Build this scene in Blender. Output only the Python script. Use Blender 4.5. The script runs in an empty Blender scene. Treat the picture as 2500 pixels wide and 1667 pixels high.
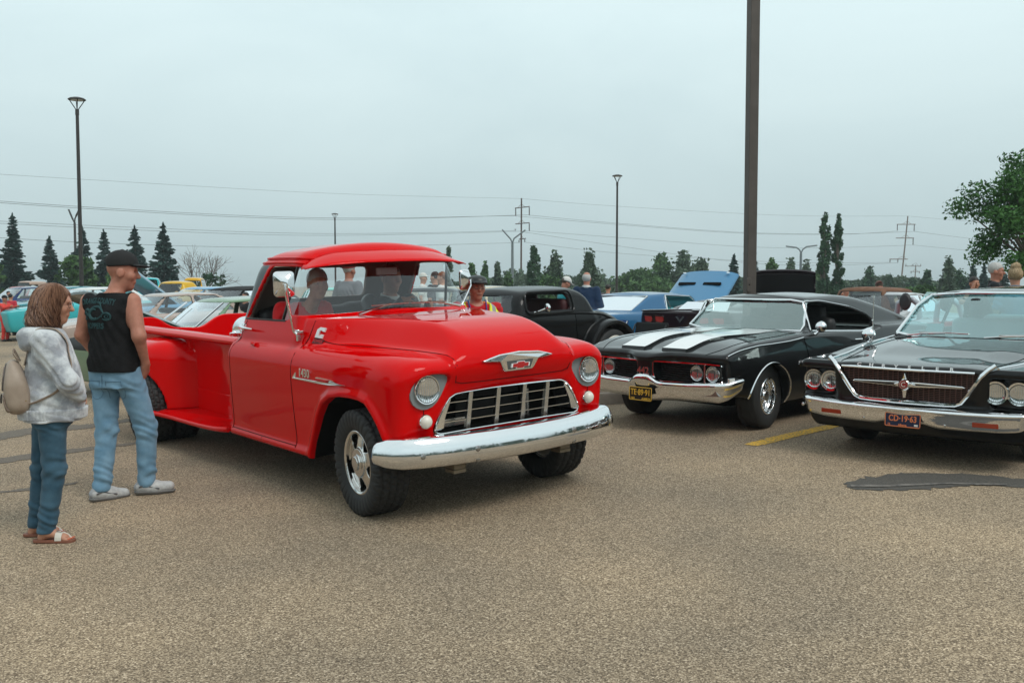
import bpy,math,random
import numpy as np
from mathutils import Vector,Matrix
from mathutils.bvhtree import BVHTree
R=math.radians
SC=bpy.context.scene
COL=SC.collection
random.seed(7)
RNG=np.random.default_rng(11)
# ---------------------------------------------------------------- camera
FPX,HZ,CAMH=2356.65,697.4,1.55
PITCH=math.atan((833.5-HZ)/FPX)
cam_d=bpy.data.cameras.new('camera')
cam=bpy.data.objects.new('camera',cam_d)
COL.objects.link(cam)
cam.location=(0,0,CAMH)
cam.rotation_euler=(math.pi/2-PITCH,0,0)
cam_d.sensor_width=36.0
cam_d.sensor_fit='HORIZONTAL'
cam_d.lens=36.0*FPX/2500.0
cam_d.clip_end=3000
cam_d.dof.use_dof=False
SC.camera=cam
# ---------------------------------------------------------------- world and sun
SUN_EL,SUN_AZ=R(52),R(135)
wd=bpy.data.worlds.new('World')
SC.world=wd
wd.use_nodes=True
nt=wd.node_tree
nt.nodes.clear()
def wn(t,**kw):
 n=nt.nodes.new(t)
 for k,v in kw.items():
  setattr(n,k,v)
 return n
sky=wn('ShaderNodeTexSky',sky_type='NISHITA',sun_disc=False)
sky.sun_elevation=SUN_EL
sky.sun_rotation=SUN_AZ
sky.air_density=1.0
sky.dust_density=4.0
tc=wn('ShaderNodeTexCoord')
mp=wn('ShaderNodeMapping')
mp.inputs['Scale'].default_value=(1.0,1.0,2.2)
mp.inputs['Location'].default_value=(0.3,0.1,0.2)
nz=wn('ShaderNodeTexNoise')
nz.inputs['Scale'].default_value=2.6
nz.inputs['Detail'].default_value=5.0
nz.inputs['Roughness'].default_value=0.55
nz.inputs['Distortion'].default_value=0.4
cr=wn('ShaderNodeValToRGB')
cr.color_ramp.elements[0].position=0.28
cr.color_ramp.elements[0].color=(.93,.945,.95,1)
cr.color_ramp.elements[1].position=0.74
cr.color_ramp.elements[1].color=(1.07,1.06,1.05,1)
mix=wn('ShaderNodeMix',data_type='RGBA')
mix.inputs[0].default_value=0.94
bg=wn('ShaderNodeBackground')
bg.inputs['Strength'].default_value=0.1
wo=wn('ShaderNodeOutputWorld')
L=nt.links.new
L(tc.outputs['Generated'],mp.inputs['Vector'])
L(mp.outputs['Vector'],nz.inputs['Vector'])
L(nz.outputs['Fac'],cr.inputs['Fac'])
L(sky.outputs['Color'],mix.inputs[6])
sx=wn('ShaderNodeSeparateXYZ')
el=wn('ShaderNodeValToRGB')
el.color_ramp.elements[0].position=0.0
el.color_ramp.elements[0].color=(5.1,6.3,6.55,1)
el.color_ramp.elements[1].position=1.0
el.color_ramp.elements[1].color=(8.4,9.5,9.7,1)
q=el.color_ramp.elements.new(0.26)
q.color=(7.9,9.6,9.85,1)
mu=wn('ShaderNodeMix',data_type='RGBA',blend_type='MULTIPLY')
mu.inputs[0].default_value=1.0
L(tc.outputs['Generated'],sx.inputs[0])
L(sx.outputs['Z'],el.inputs['Fac'])
L(el.outputs['Color'],mu.inputs[6])
L(cr.outputs['Color'],mu.inputs[7])
L(mu.outputs[2],mix.inputs[7])
L(mix.outputs[2],bg.inputs['Color'])
L(bg.outputs['Background'],wo.inputs['Surface'])
sd=bpy.data.lights.new('sun','SUN')
sd.energy=1.5
sd.angle=R(25)
sd.color=(1.0,0.965,0.91)
sun=bpy.data.objects.new('sun',sd)
COL.objects.link(sun)
sdir=Vector((math.sin(SUN_AZ)*math.cos(SUN_EL),math.cos(SUN_AZ)*math.cos(SUN_EL),math.sin(SUN_EL)))
sun.rotation_euler=sdir.to_track_quat('Z','Y').to_euler()
SC.view_settings.view_transform='Standard'
SC.view_settings.look='None'
SC.view_settings.exposure=0.0
SC.view_settings.gamma=1.0
SC.view_settings.use_curve_mapping=False
SC.render.engine='CYCLES'
SC.cycles.max_bounces=8
SC.cycles.transparent_max_bounces=12
SC.cycles.use_adaptive_sampling=True
SC.cycles.use_denoising=True
# ---------------------------------------------------------------- the lot's slope, and pixel -> place helpers
TX,TY,TTH=-0.3396,7.2014,0.6792
def ground(X,Y):
 l=(X-TX)*math.cos(TTH)+(Y-TY)*math.sin(TTH)
 f=(X-TX)*math.sin(TTH)-(Y-TY)*math.cos(TTH)
 return 0.0405*l/(1+np.abs(l/7.0)**3)-0.0062*4*np.tanh(f/4)
def gn(X,Y):
 e=1e-2
 n=Vector((-(ground(X+e,Y)-ground(X-e,Y))/2/e,-(ground(X,Y+e)-ground(X,Y-e))/2/e,1))
 return n.normalized()
_cs,_sn=math.cos(PITCH),math.sin(PITCH)
def ray(u,v):
 a=(u-1250)/FPX
 b=(833.5-v)/FPX
 return np.array([a,_cs+b*_sn,-_sn+b*_cs])
def atg(u,v):
 d=ray(u,v)
 lo,hi=1.0,300.0
 for _ in range(50):
  m=(lo+hi)/2
  if CAMH+d[2]*m-ground(d[0]*m,d[1]*m)>0:lo=m
  else:hi=m
 return d*lo+np.array([0,0,CAMH])
def at_d(u,v,Y):
 d=ray(u,v)
 return d*(Y/d[1])+np.array([0,0,CAMH])
def frame_matrix(X,Y,th,sc=1.0,dz=0.0):
 """local x = forward, y = left, z = up from the ground; forward = (sin th, -cos th)"""
 n=gn(X,Y)
 fw=Vector((math.sin(th),-math.cos(th),0))
 fw=(fw-n*fw.dot(n)).normalized()
 lf=n.cross(fw)
 M=Matrix((fw,lf,n)).transposed().to_4x4()
 return Matrix.Translation((X,Y,float(ground(X,Y))+dz))@M@Matrix.Scale(sc,4)
 # ---------------------------------------------------------------- materials
MATS={}
def pbr(name,col,rough=0.5,metal=0.0,coat=0.0,spec=0.5,trans=0.0,ior=1.45,emit=None,coat_rough=0.03,coat_ior=1.42,var=None,bump=None,subs=0.0,sheen=0.0,alpha=None):
 """var = (scale, second colour, sharpness[, detail]); bump = (scale, strength, distance)"""
 if name in MATS:return MATS[name]
 m=bpy.data.materials.new(name)
 m.use_nodes=True
 t=m.node_tree
 p=t.nodes['Principled BSDF']
 p.inputs['Base Color'].default_value=(*col,1)
 p.inputs['Roughness'].default_value=rough
 p.inputs['Metallic'].default_value=metal
 p.inputs['Coat Weight'].default_value=coat
 p.inputs['Coat Roughness'].default_value=coat_rough
 p.inputs['Coat IOR'].default_value=coat_ior
 p.inputs['Specular IOR Level'].default_value=spec
 p.inputs['Transmission Weight'].default_value=trans
 p.inputs['IOR'].default_value=ior
 p.inputs['Sheen Weight'].default_value=sheen
 if subs:
  p.inputs['Subsurface Weight'].default_value=subs
  p.inputs['Subsurface Radius'].default_value=(0.012,0.006,0.004)
  p.inputs['Subsurface Scale'].default_value=1.0
 if emit:
  p.inputs['Emission Color'].default_value=(*emit[:3],1)
  p.inputs['Emission Strength'].default_value=emit[3]
 tcn=None
 if var or bump:
  tcn=t.nodes.new('ShaderNodeTexCoord')
 if var:
  n=t.nodes.new('ShaderNodeTexNoise')
  n.inputs['Scale'].default_value=var[0]
  n.inputs['Detail'].default_value=var[3]if len(var)>3 else 4
  n.inputs['Roughness'].default_value=0.6
  r_=t.nodes.new('ShaderNodeValToRGB')
  s=var[2]
  r_.color_ramp.elements[0].position=0.5-s
  r_.color_ramp.elements[1].position=0.5+s
  r_.color_ramp.elements[0].color=(*col,1)
  r_.color_ramp.elements[1].color=(*var[1],1)
  t.links.new(tcn.outputs['Object'],n.inputs['Vector'])
  t.links.new(n.outputs['Fac'],r_.inputs['Fac'])
  t.links.new(r_.outputs['Color'],p.inputs['Base Color'])
 if bump:
  n=t.nodes.new('ShaderNodeTexNoise')
  n.inputs['Scale'].default_value=bump[0]
  n.inputs['Detail'].default_value=5
  b=t.nodes.new('ShaderNodeBump')
  b.inputs['Strength'].default_value=bump[1]
  b.inputs['Distance'].default_value=bump[2]
  t.links.new(tcn.outputs['Object'],n.inputs['Vector'])
  t.links.new(n.outputs['Fac'],b.inputs['Height'])
  t.links.new(b.outputs['Normal'],p.inputs['Normal'])
 MATS[name]=m
 return m
def glass_mat(name,tint=(1,1,1),refl=1.0,base=0.0,film=(0.95,0.97,1)):
 """thin window pane: see-through with a mirror film by Fresnel"""
 if name in MATS:return MATS[name]
 m=bpy.data.materials.new(name)
 m.use_nodes=True
 t=m.node_tree
 t.nodes.clear()
 o=t.nodes.new('ShaderNodeOutputMaterial')
 tr=t.nodes.new('ShaderNodeBsdfTransparent')
 tr.inputs['Color'].default_value=(*tint,1)
 gl=t.nodes.new('ShaderNodeBsdfGlossy')
 gl.inputs['Roughness'].default_value=0.01
 gl.inputs['Color'].default_value=(*film,1)
 fr=t.nodes.new('ShaderNodeFresnel')
 fr.inputs['IOR'].default_value=1.5
 mu=t.nodes.new('ShaderNodeMath')
 mu.operation='MULTIPLY'
 mu.operation='MULTIPLY_ADD'
 mu.inputs[1].default_value=1.7*refl
 mu.inputs[2].default_value=base
 mu.use_clamp=True
 mx=t.nodes.new('ShaderNodeMixShader')
 t.links.new(fr.outputs[0],mu.inputs[0])
 t.links.new(mu.outputs[0],mx.inputs[0])
 t.links.new(tr.outputs[0],mx.inputs[1])
 t.links.new(gl.outputs[0],mx.inputs[2])
 t.links.new(mx.outputs[0],o.inputs['Surface'])
 MATS[name]=m
 return m
CHROME=pbr('chrome',(0.82,0.83,0.84),0.06,1.0)
STEEL=pbr('brushed_steel',(0.62,0.62,0.61),0.25,1.0)
BLACK=pbr('black_rubber',(0.012,0.012,0.013),0.75)
TRIM=pbr('black_trim',(0.012,0.012,0.013),0.4)
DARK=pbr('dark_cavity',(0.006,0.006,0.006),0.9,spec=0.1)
TYRE=pbr('tyre_rubber',(0.021,0.021,0.021),0.68,bump=(90,0.25,0.002))
GLASS=glass_mat('clear_glass',(0.93,0.97,0.96))
LENS=pbr('lamp_lens',(0.95,0.96,0.96),0.03,0,spec=0.6,trans=1.0,ior=1.3)
# ---------------------------------------------------------------- objects
def set_props(o,label=None,cat=None,group=None,kind=None):
 if label:o['label']=label
 if cat:o['category']=cat
 if group:o['group']=group
 if kind:o['kind']=kind
 return o
def thing(name,label,cat,M=None,group=None):
 o=bpy.data.objects.new(name,None)
 o.empty_display_size=0.1
 COL.objects.link(o)
 if M is not None:o.matrix_world=M
 return set_props(o,label,cat,group)
def link(name,me,parent=None,mat=None,M=None):
 o=bpy.data.objects.new(name,me)
 COL.objects.link(o)
 if parent is not None:o.parent=parent
 if M is not None:o.matrix_local=M
 if mat is not None and not me.materials:me.materials.append(mat)
 return o
def mesh_np(name,V,F,mat=None,N=None,smooth=True):
 """V (n,3); F (m,k) one face size, or a list of such arrays"""
 me=bpy.data.meshes.new(name)
 V=np.asarray(V,np.float32)
 Fs=F if(isinstance(F,list)and len(F)and isinstance(F[0],np.ndarray))else[F]
 Fs=[np.asarray(f,np.int32)for f in Fs if len(f)]
 tot=[np.full(len(f),f.shape[1],np.int32)for f in Fs]
 if not Fs:
  return me
 loops=np.concatenate([f.ravel()for f in Fs])
 tot=np.concatenate(tot)
 st=np.concatenate([[0],np.cumsum(tot)[:-1]]).astype(np.int32)
 me.vertices.add(len(V))
 me.vertices.foreach_set('co',V.ravel())
 me.loops.add(len(loops))
 me.loops.foreach_set('vertex_index',loops)
 me.polygons.add(len(tot))
 me.polygons.foreach_set('loop_start',st)
 me.polygons.foreach_set('loop_total',tot)
 me.polygons.foreach_set('use_smooth',np.full(len(tot),smooth))
 me.update(calc_edges=True)
 if N is not None:
  me.normals_split_custom_set_from_vertices(np.asarray(N,np.float32))
 if mat is not None:me.materials.append(mat)
 return me
class MB:
 """collects simple shapes into one mesh"""
 def __init__(s):s.V=[];s.F=[]
 def add(s,V,F):
  b=len(s.V)
  s.V+=[tuple(map(float,v))for v in V]
  s.F+=[tuple(int(i)+b for i in f)for f in F]
  return s
 def box(s,c,d,rz=0.0,M=None):
  hx,hy,hz=d[0]/2,d[1]/2,d[2]/2
  P=[(-hx,-hy,-hz),(hx,-hy,-hz),(hx,hy,-hz),(-hx,hy,-hz),(-hx,-hy,hz),(hx,-hy,hz),(hx,hy,hz),(-hx,hy,hz)]
  ca,sa=math.cos(rz),math.sin(rz)
  P=[Vector((x*ca-y*sa,x*sa+y*ca,z))for x,y,z in P]
  if M is not None:P=[M@p for p in P]
  P=[p+Vector(c)for p in P]
  return s.add(P,[(0,3,2,1),(4,5,6,7),(0,1,5,4),(1,2,6,5),(2,3,7,6),(3,0,4,7)])
 def tube(s,pts,r,n=8,cap=True,flat=None):
  pts=[Vector(p)for p in pts]
  k=len(pts)
  rs=r if isinstance(r,(list,tuple))else[r]*k
  rings=[]
  up=None
  for i,p in enumerate(pts):
   d=(pts[min(i+1,k-1)]-pts[max(i-1,0)])
   if d.length<1e-9:d=Vector((0,0,1))
   d.normalize()
   if up is None:
    up=Vector((0,0,1))if abs(d.z)<0.9 else Vector((1,0,0))
   u=up-d*up.dot(d)
   if u.length<1e-6:u=d.orthogonal()
   u.normalize()
   up=u
   w=d.cross(u)
   fl=flat or(1,1)
   rings.append([p+(u*math.cos(2*math.pi*j/n)*fl[0]+w*math.sin(2*math.pi*j/n)*fl[1])*rs[i]for j in range(n)])
  V=[v for r_ in rings for v in r_]
  F=[(i*n+j,i*n+(j+1)%n,(i+1)*n+(j+1)%n,(i+1)*n+j)for i in range(k-1)for j in range(n)]
  if cap:
   F.append(tuple(range(n))[::-1])
   F.append(tuple((k-1)*n+j for j in range(n)))
  return s.add(V,F)
 def lathe(s,prof,c=(0,0,0),axis='z',n=24,M=None,a0=0.0):
  """prof = [(radius, height)]"""
  V=[]
  for r_,h in prof:
   for j in range(n):
    a=2*math.pi*j/n+a0
    x,y=r_*math.cos(a),r_*math.sin(a)
    p=Vector((x,y,h))if axis=='z' else(Vector((x,-h,y))if axis=='-y' else(Vector((x,h,y))if axis=='y' else Vector((h,x,y))))
    if M is not None:p=M@p
    V.append(p+Vector(c))
  k=len(prof)
  F=[]
  for i in range(k-1):
   for j in range(n):
    f=(i*n+j,i*n+(j+1)%n,(i+1)*n+(j+1)%n,(i+1)*n+j)
    F.append(f)
  if prof[0][0]>1e-5:F.append(tuple(range(n))[::-1])
  if prof[-1][0]>1e-5:F.append(tuple((k-1)*n+j for j in range(n)))
  return s.add(V,F)
 def prism(s,poly,fn0,fn1):
  """poly of 2D points; fn0/fn1 map a 2D point to the back and front 3D point"""
  n=len(poly)
  V=[fn0(*p)for p in poly]+[fn1(*p)for p in poly]
  F=[tuple(range(n))[::-1],tuple(range(n,2*n))]+[(i,(i+1)%n,n+(i+1)%n,n+i)for i in range(n)]
  return s.add(V,F)
 def mesh(s,name,mat=None,smooth=False,bevel=0.0,recalc=True,seg=2):
  import bmesh
  me=bpy.data.meshes.new(name)
  me.from_pydata(s.V,[],s.F)
  if recalc or bevel:
   bm=bmesh.new()
   bm.from_mesh(me)
   bmesh.ops.recalc_face_normals(bm,faces=bm.faces)
   if bevel:
    bmesh.ops.bevel(bm,geom=[e for e in bm.edges if len(e.link_faces)==2 and e.calc_face_angle(0)>0.6],offset=bevel,segments=seg,affect='EDGES',profile=0.5)
   bm.to_mesh(me)
   bm.free()
  if smooth:
   me.polygons.foreach_set('use_smooth',np.full(len(me.polygons),True))
   try:me.set_sharp_from_angle(angle=R(40))
   except Exception:pass
  if mat is not None:me.materials.append(mat)
  return me
 def obj(s,name,mat,parent=None,smooth=False,bevel=0.0,M=None,seg=2):
  return link(name,s.mesh(name,mat,smooth,bevel,seg=seg),parent,None,M)
def copy_tree(o,M=None):
 """a copy of a thing and its parts and sub-parts, sharing mesh data"""
 c=o.copy()
 COL.objects.link(c)
 if M is not None:c.matrix_world=M
 def rec(src,dst):
  for ch in list(src.children):
   d=ch.copy()
   COL.objects.link(d)
   d.parent=dst
   d.matrix_parent_inverse=ch.matrix_parent_inverse.copy()
   rec(ch,d)
 rec(o,c)
 return c
 # ---------------------------------------------------------------- signed-distance modelling
def pchip(xs,ys):
 xs=np.asarray(xs,float);ys=np.asarray(ys,float)
 h=np.diff(xs);d=np.diff(ys)/h
 m=np.zeros_like(xs)
 if len(xs)>2:
  w1=2*h[1:]+h[:-1];w2=h[1:]+2*h[:-1]
  with np.errstate(divide='ignore',invalid='ignore'):
   mm=(w1+w2)/(w1/d[:-1]+w2/d[1:])
  m[1:-1]=np.where(d[:-1]*d[1:]>0,mm,0)
 m[0]=d[0];m[-1]=d[-1]
 def f(x):
  x=np.clip(x,xs[0],xs[-1])
  i=np.clip(np.searchsorted(xs,x,side='right')-1,0,len(xs)-2)
  t=(x-xs[i])/h[i]
  t2=t*t;t3=t2*t
  return(2*t3-3*t2+1)*ys[i]+(t3-2*t2+t)*h[i]*m[i]+(-2*t3+3*t2)*ys[i+1]+(t3-t2)*h[i]*m[i+1]
 return f
def sstep(a,b,x):
 t=np.clip((x-a)/(b-a),0,1)
 return t*t*(3-2*t)
def smin(a,b,k):
 if k<=0:return np.minimum(a,b)
 h=np.maximum(k-np.abs(a-b),0)/k
 return np.minimum(a,b)-h*h*(k*0.25)
def smax(a,b,k):return-smin(-a,-b,k)
def poly_sd(P,X,Y):
 """signed distance (inside < 0) to a closed polygon"""
 P=np.asarray(P,float)
 X,Y=np.broadcast_arrays(X,Y)
 d=np.full(X.shape,1e9)
 s=np.ones(X.shape)
 n=len(P)
 for i in range(n):
  a=P[i];b=P[i-1]
  ex,ey=b[0]-a[0],b[1]-a[1]
  wx,wy=X-a[0],Y-a[1]
  t=np.clip((wx*ex+wy*ey)/(ex*ex+ey*ey+1e-12),0,1)
  bx,by=wx-ex*t,wy-ey*t
  d=np.minimum(d,bx*bx+by*by)
  c1=Y>=a[1];c2=Y<b[1];c3=ex*wy>ey*wx
  s=np.where((c1&c2&c3)|(~c1&~c2&~c3),-s,s)
 return s*np.sqrt(d)
def rpoly(P,r,n=5):
 """round a polygon's corners; r one radius or one per corner"""
 out=[]
 k=len(P)
 for i in range(k):
  p=Vector(P[i]);a=Vector(P[i-1])-p;b=Vector(P[(i+1)%k])-p
  ri=r[i]if isinstance(r,(list,tuple))else r
  q=min(ri,a.length*0.48,b.length*0.48)
  if q<1e-4:
   out.append(tuple(p));continue
  A=p+a.normalized()*q;B=p+b.normalized()*q
  for j in range(n+1):
   t=j/n
   out.append(tuple(A*(1-t)**2+p*2*t*(1-t)+B*t*t))
 return out
class Vol:
 def __init__(s,lo,hi,h,sym=False):
  s.h=h;s.sym=sym
  s.lo=np.array(lo,float)
  n=[int(math.ceil((hi[i]-lo[i])/h))+1 for i in range(3)]
  if sym:
   s.lo[1]=h/2
   n[1]=int(math.ceil((hi[1]-h/2)/h))+1
  s.ax=[(s.lo[i]+h*np.arange(n[i])).astype(np.float32)for i in range(3)]
  s.X=s.ax[0][:,None,None];s.Y=s.ax[1][None,:,None];s.Z=s.ax[2][None,None,:]
  s.f=np.full(n,0.5,np.float32)
 def sl(s,lo,hi):
  q=[]
  for i in range(3):
   a=int(np.clip(np.floor((lo[i]-s.lo[i])/s.h),0,s.f.shape[i]))
   b=int(np.clip(np.ceil((hi[i]-s.lo[i])/s.h)+1,0,s.f.shape[i]))
   q.append(slice(a,b))
  return tuple(q)
 def op(s,fn,lo,hi,k=0.0,mode='u'):
  """combine fn(X,Y,Z) inside a box; mode u = union, s = subtract"""
  q=s.sl(lo,hi)
  if any(t.stop<=t.start for t in q):return
  d=fn(s.X[q[0]],s.Y[:,q[1]],s.Z[:,:,q[2]])
  g=s.f[q]
  s.f[q]=smin(g,d,k)if mode=='u' else smax(g,-d,k)
 def cone(s,a,b,ra,rb,k=0.03,mode='u',fl=None):
  """round cone from a to b; fl=(axis vector, squash) thins it along one direction"""
  a=np.asarray(a,float);b=np.asarray(b,float)
  m=max(ra,rb)*1.15+k+3*s.h
  lo=np.minimum(a,b)-m;hi=np.maximum(a,b)+m
  ab=b-a;L2=float(ab@ab)+1e-9
  def fn(X,Y,Z):
   t=np.clip(((X-a[0])*ab[0]+(Y-a[1])*ab[1]+(Z-a[2])*ab[2])/L2,0,1)
   dx,dy,dz=X-a[0]-t*ab[0],Y-a[1]-t*ab[1],Z-a[2]-t*ab[2]
   q=dx*dx+dy*dy+dz*dz
   if fl is not None:
    e=np.asarray(fl[0],float);e=e/np.linalg.norm(e)
    c=dx*e[0]+dy*e[1]+dz*e[2]
    q=q+c*c*(1/fl[1]**2-1)
    return(np.sqrt(q)-(ra+(rb-ra)*t))*(fl[1]if fl[1]<1 else 1.0)
   return np.sqrt(q)-(ra+(rb-ra)*t)
  s.op(fn,lo,hi,k,mode)
 def ell(s,c,r,k=0.02,mode='u',M=None):
  c=np.asarray(c,float);r=np.asarray(r,float)
  m=r.max()*1.1+k+3*s.h
  def fn(X,Y,Z):
   x,y,z=X-c[0],Y-c[1],Z-c[2]
   if M is not None:
    x,y,z=(M[0][0]*x+M[1][0]*y+M[2][0]*z,M[0][1]*x+M[1][1]*y+M[2][1]*z,M[0][2]*x+M[1][2]*y+M[2][2]*z)
   k0=np.sqrt((x/r[0])**2+(y/r[1])**2+(z/r[2])**2)
   k1=np.sqrt((x/r[0]**2)**2+(y/r[1]**2)**2+(z/r[2]**2)**2)
   return k0*(k0-1)/(k1+1e-9)
  s.op(fn,c-m,c+m,k,mode)
 def rbox(s,c,d,r=0.02,k=0.0,mode='u',M=None):
  c=np.asarray(c,float);d=np.asarray(d,float)/2-r
  m=float(np.linalg.norm(d))+r+k+3*s.h
  def fn(X,Y,Z):
   x,y,z=X-c[0],Y-c[1],Z-c[2]
   if M is not None:
    x,y,z=(M[0][0]*x+M[1][0]*y+M[2][0]*z,M[0][1]*x+M[1][1]*y+M[2][1]*z,M[0][2]*x+M[1][2]*y+M[2][2]*z)
   qx,qy,qz=np.abs(x)-d[0],np.abs(y)-d[1],np.abs(z)-d[2]
   return np.sqrt(np.maximum(qx,0)**2+np.maximum(qy,0)**2+np.maximum(qz,0)**2)+np.minimum(np.maximum(np.maximum(qx,qy),qz),0)-r
  s.op(fn,c-m,c+m,k,mode)
 def nets(s):
  """naive surface nets -> verts, quads, normals"""
  f=s.f;lo=s.lo.copy();h=s.h
  if s.sym:
   f=np.concatenate([f[:,::-1,:],f],1)
   lo[1]=-s.ax[1][-1]
  f=np.pad(f,1,constant_values=0.5)
  lo=lo-h
  ins=f<0
  c=ins[:-1,:-1,:-1].astype(np.int8)
  for dx in(0,1):
   for dy in(0,1):
    for dz in(0,1):
     if dx or dy or dz:
      c=c+ins[dx:ins.shape[0]-1+dx,dy:ins.shape[1]-1+dy,dz:ins.shape[2]-1+dz]
  act=(c>0)&(c<8)
  idx=np.argwhere(act)
  n=len(idx)
  vid=np.full(act.shape,-1,np.int32)
  vid[act]=np.arange(n)
  cor=np.array([(a,b,d)for a in(0,1)for b in(0,1)for d in(0,1)])
  val=np.stack([f[idx[:,0]+a,idx[:,1]+b,idx[:,2]+d]for a,b,d in cor],1)
  acc=np.zeros((n,3));cnt=np.zeros(n)
  for i in range(8):
   for j in range(i+1,8):
    if np.abs(cor[i]-cor[j]).sum()==1:
     a,b=val[:,i],val[:,j]
     m=(a<0)!=(b<0)
     t=np.where(m,a/np.where(m,a-b,1),0)
     acc+=np.where(m[:,None],cor[i]+(cor[j]-cor[i])*t[:,None],0)
     cnt+=m
  P=idx+acc/cnt[:,None]
  def samp(A,P):
   i=np.clip(np.floor(P).astype(int),0,np.array(A.shape)-2)
   t=P-i
   r_=0
   for a in(0,1):
    for b in(0,1):
     for d in(0,1):
      w=(t[:,0]if a else 1-t[:,0])*(t[:,1]if b else 1-t[:,1])*(t[:,2]if d else 1-t[:,2])
      r_=r_+w*A[i[:,0]+a,i[:,1]+b,i[:,2]+d]
   return r_
  def grad(P):
   e=0.6
   g=np.stack([samp(f,P+o)-samp(f,P-o)for o in np.eye(3)*e],1)/(2*e)
   return g
  P0=P
  for _ in range(2):
   g=grad(P)
   v=samp(f,P)
   P=P-g*(v/(np.sum(g*g,1)+1e-9))[:,None]
   P=P0+np.clip(P-P0,-0.7,0.7)
  g=grad(P)
  N=g/(np.linalg.norm(g,axis=1)[:,None]+1e-12)
  quads=[]
  for ax in range(3):
   o=[i for i in range(3)if i!=ax]
   sl0=[slice(None)]*3;sl1=[slice(None)]*3
   sl0[ax]=slice(0,-1);sl1[ax]=slice(1,None)
   a=ins[tuple(sl0)];b=ins[tuple(sl1)]
   e=np.argwhere(a!=b)
   ok=np.all(e>0,1)if False else np.ones(len(e),bool)
   for k_ in o:ok&=(e[:,k_]>0)&(e[:,k_]<act.shape[k_])
   e=e[ok]
   fl=a[tuple(e.T)]
   d1=np.zeros(3,int);d2=np.zeros(3,int)
   d1[o[0]]=1;d2[o[1]]=1
   q=np.stack([vid[tuple((e-d1-d2).T)],vid[tuple((e-d2).T)],vid[tuple(e.T)],vid[tuple((e-d1).T)]],1)
   flip=fl if ax!=1 else~fl
   q[~flip]=q[~flip][:,::-1]
   quads.append(q)
  Q=np.concatenate(quads)
  return lo+P*h,Q,N
def split(V,Q,N,cls,parts,parent):
 """cls (per face int) -> one object per part; parts = {id: (name, material)}"""
 out={}
 for k,(name,mat)in parts.items():
  m=cls==k
  if not m.any():continue
  q=Q[m]
  u,inv=np.unique(q,return_inverse=True)
  out[k]=link(name,mesh_np(name,V[u],inv.reshape(q.shape),mat,N[u]),parent)
 return out
def bvh(V,Q):return BVHTree.FromPolygons([tuple(v)for v in V.tolist()],Q.tolist())
def drape(B,pts,d,off=0.002):
 """project 3D points onto a surface along direction d"""
 out=[]
 last=None
 for p in pts:
  h=B.ray_cast(Vector(p)-Vector(d)*2.0,Vector(d))
  if h[0]is not None:
   if last is not None and out and(h[0]-out[-1]).length>.35:continue
   last=h[0]+h[1]*(off if h[1].dot(Vector(d))<0 else-off)
   out.append(last)
  elif last is not None:
   out.append(last.copy())
 return out
def dens(pts,step=0.03,close=False):
 """resample a polyline smoothly (Catmull-Rom)"""
 P=[Vector(p)for p in pts]
 n=len(P)
 out=[]
 rng=range(n)if close else range(n-1)
 for i in rng:
  if close:a,b,c,d=P[i-1],P[i],P[(i+1)%n],P[(i+2)%n]
  else:a,b,c,d=P[max(i-1,0)],P[i],P[i+1],P[min(i+2,n-1)]
  m=max(1,int((c-b).length/step))
  for j in range(m):
   t=j/m
   out.append(0.5*((2*b)+(c-a)*t+(2*a-5*b+4*c-d)*t*t+(3*b-a-3*c+d)*t**3))
 out.append(P[0].copy()if close else P[-1].copy())
 return out
def text_mesh(body,size=1.0,ext=0.0,bold=0.0,spacing=1.0):
 cu=bpy.data.curves.new('text','FONT')
 cu.body=body
 cu.size=size
 cu.extrude=ext
 cu.offset=bold
 cu.space_character=spacing
 cu.align_x='CENTER';cu.align_y='CENTER'
 cu.resolution_u=3
 o=bpy.data.objects.new('text',cu)
 COL.objects.link(o)
 dg=bpy.context.evaluated_depsgraph_get()
 me=bpy.data.meshes.new_from_object(o.evaluated_get(dg))
 bpy.data.objects.remove(o)
 bpy.data.curves.remove(cu)
 me.materials.clear()
 return me
def lettering(name,body,size,mat,parent,M,ext=0.004,bold=0.0,spacing=1.0,xs=1.0):
 me=text_mesh(body,size,ext,bold,spacing)
 if xs!=1.0:
  me.transform(Matrix.Diagonal((xs,1,1,1)))
 return link(name,me,parent,mat,M)
def axes(o,x,y):
 """matrix with local x,y along given vectors"""
 x=Vector(x).normalized();y=Vector(y)
 z=x.cross(y).normalized();y=z.cross(x)
 return Matrix.Translation(Vector(o))@Matrix((x,y,z)).transposed().to_4x4()
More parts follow.
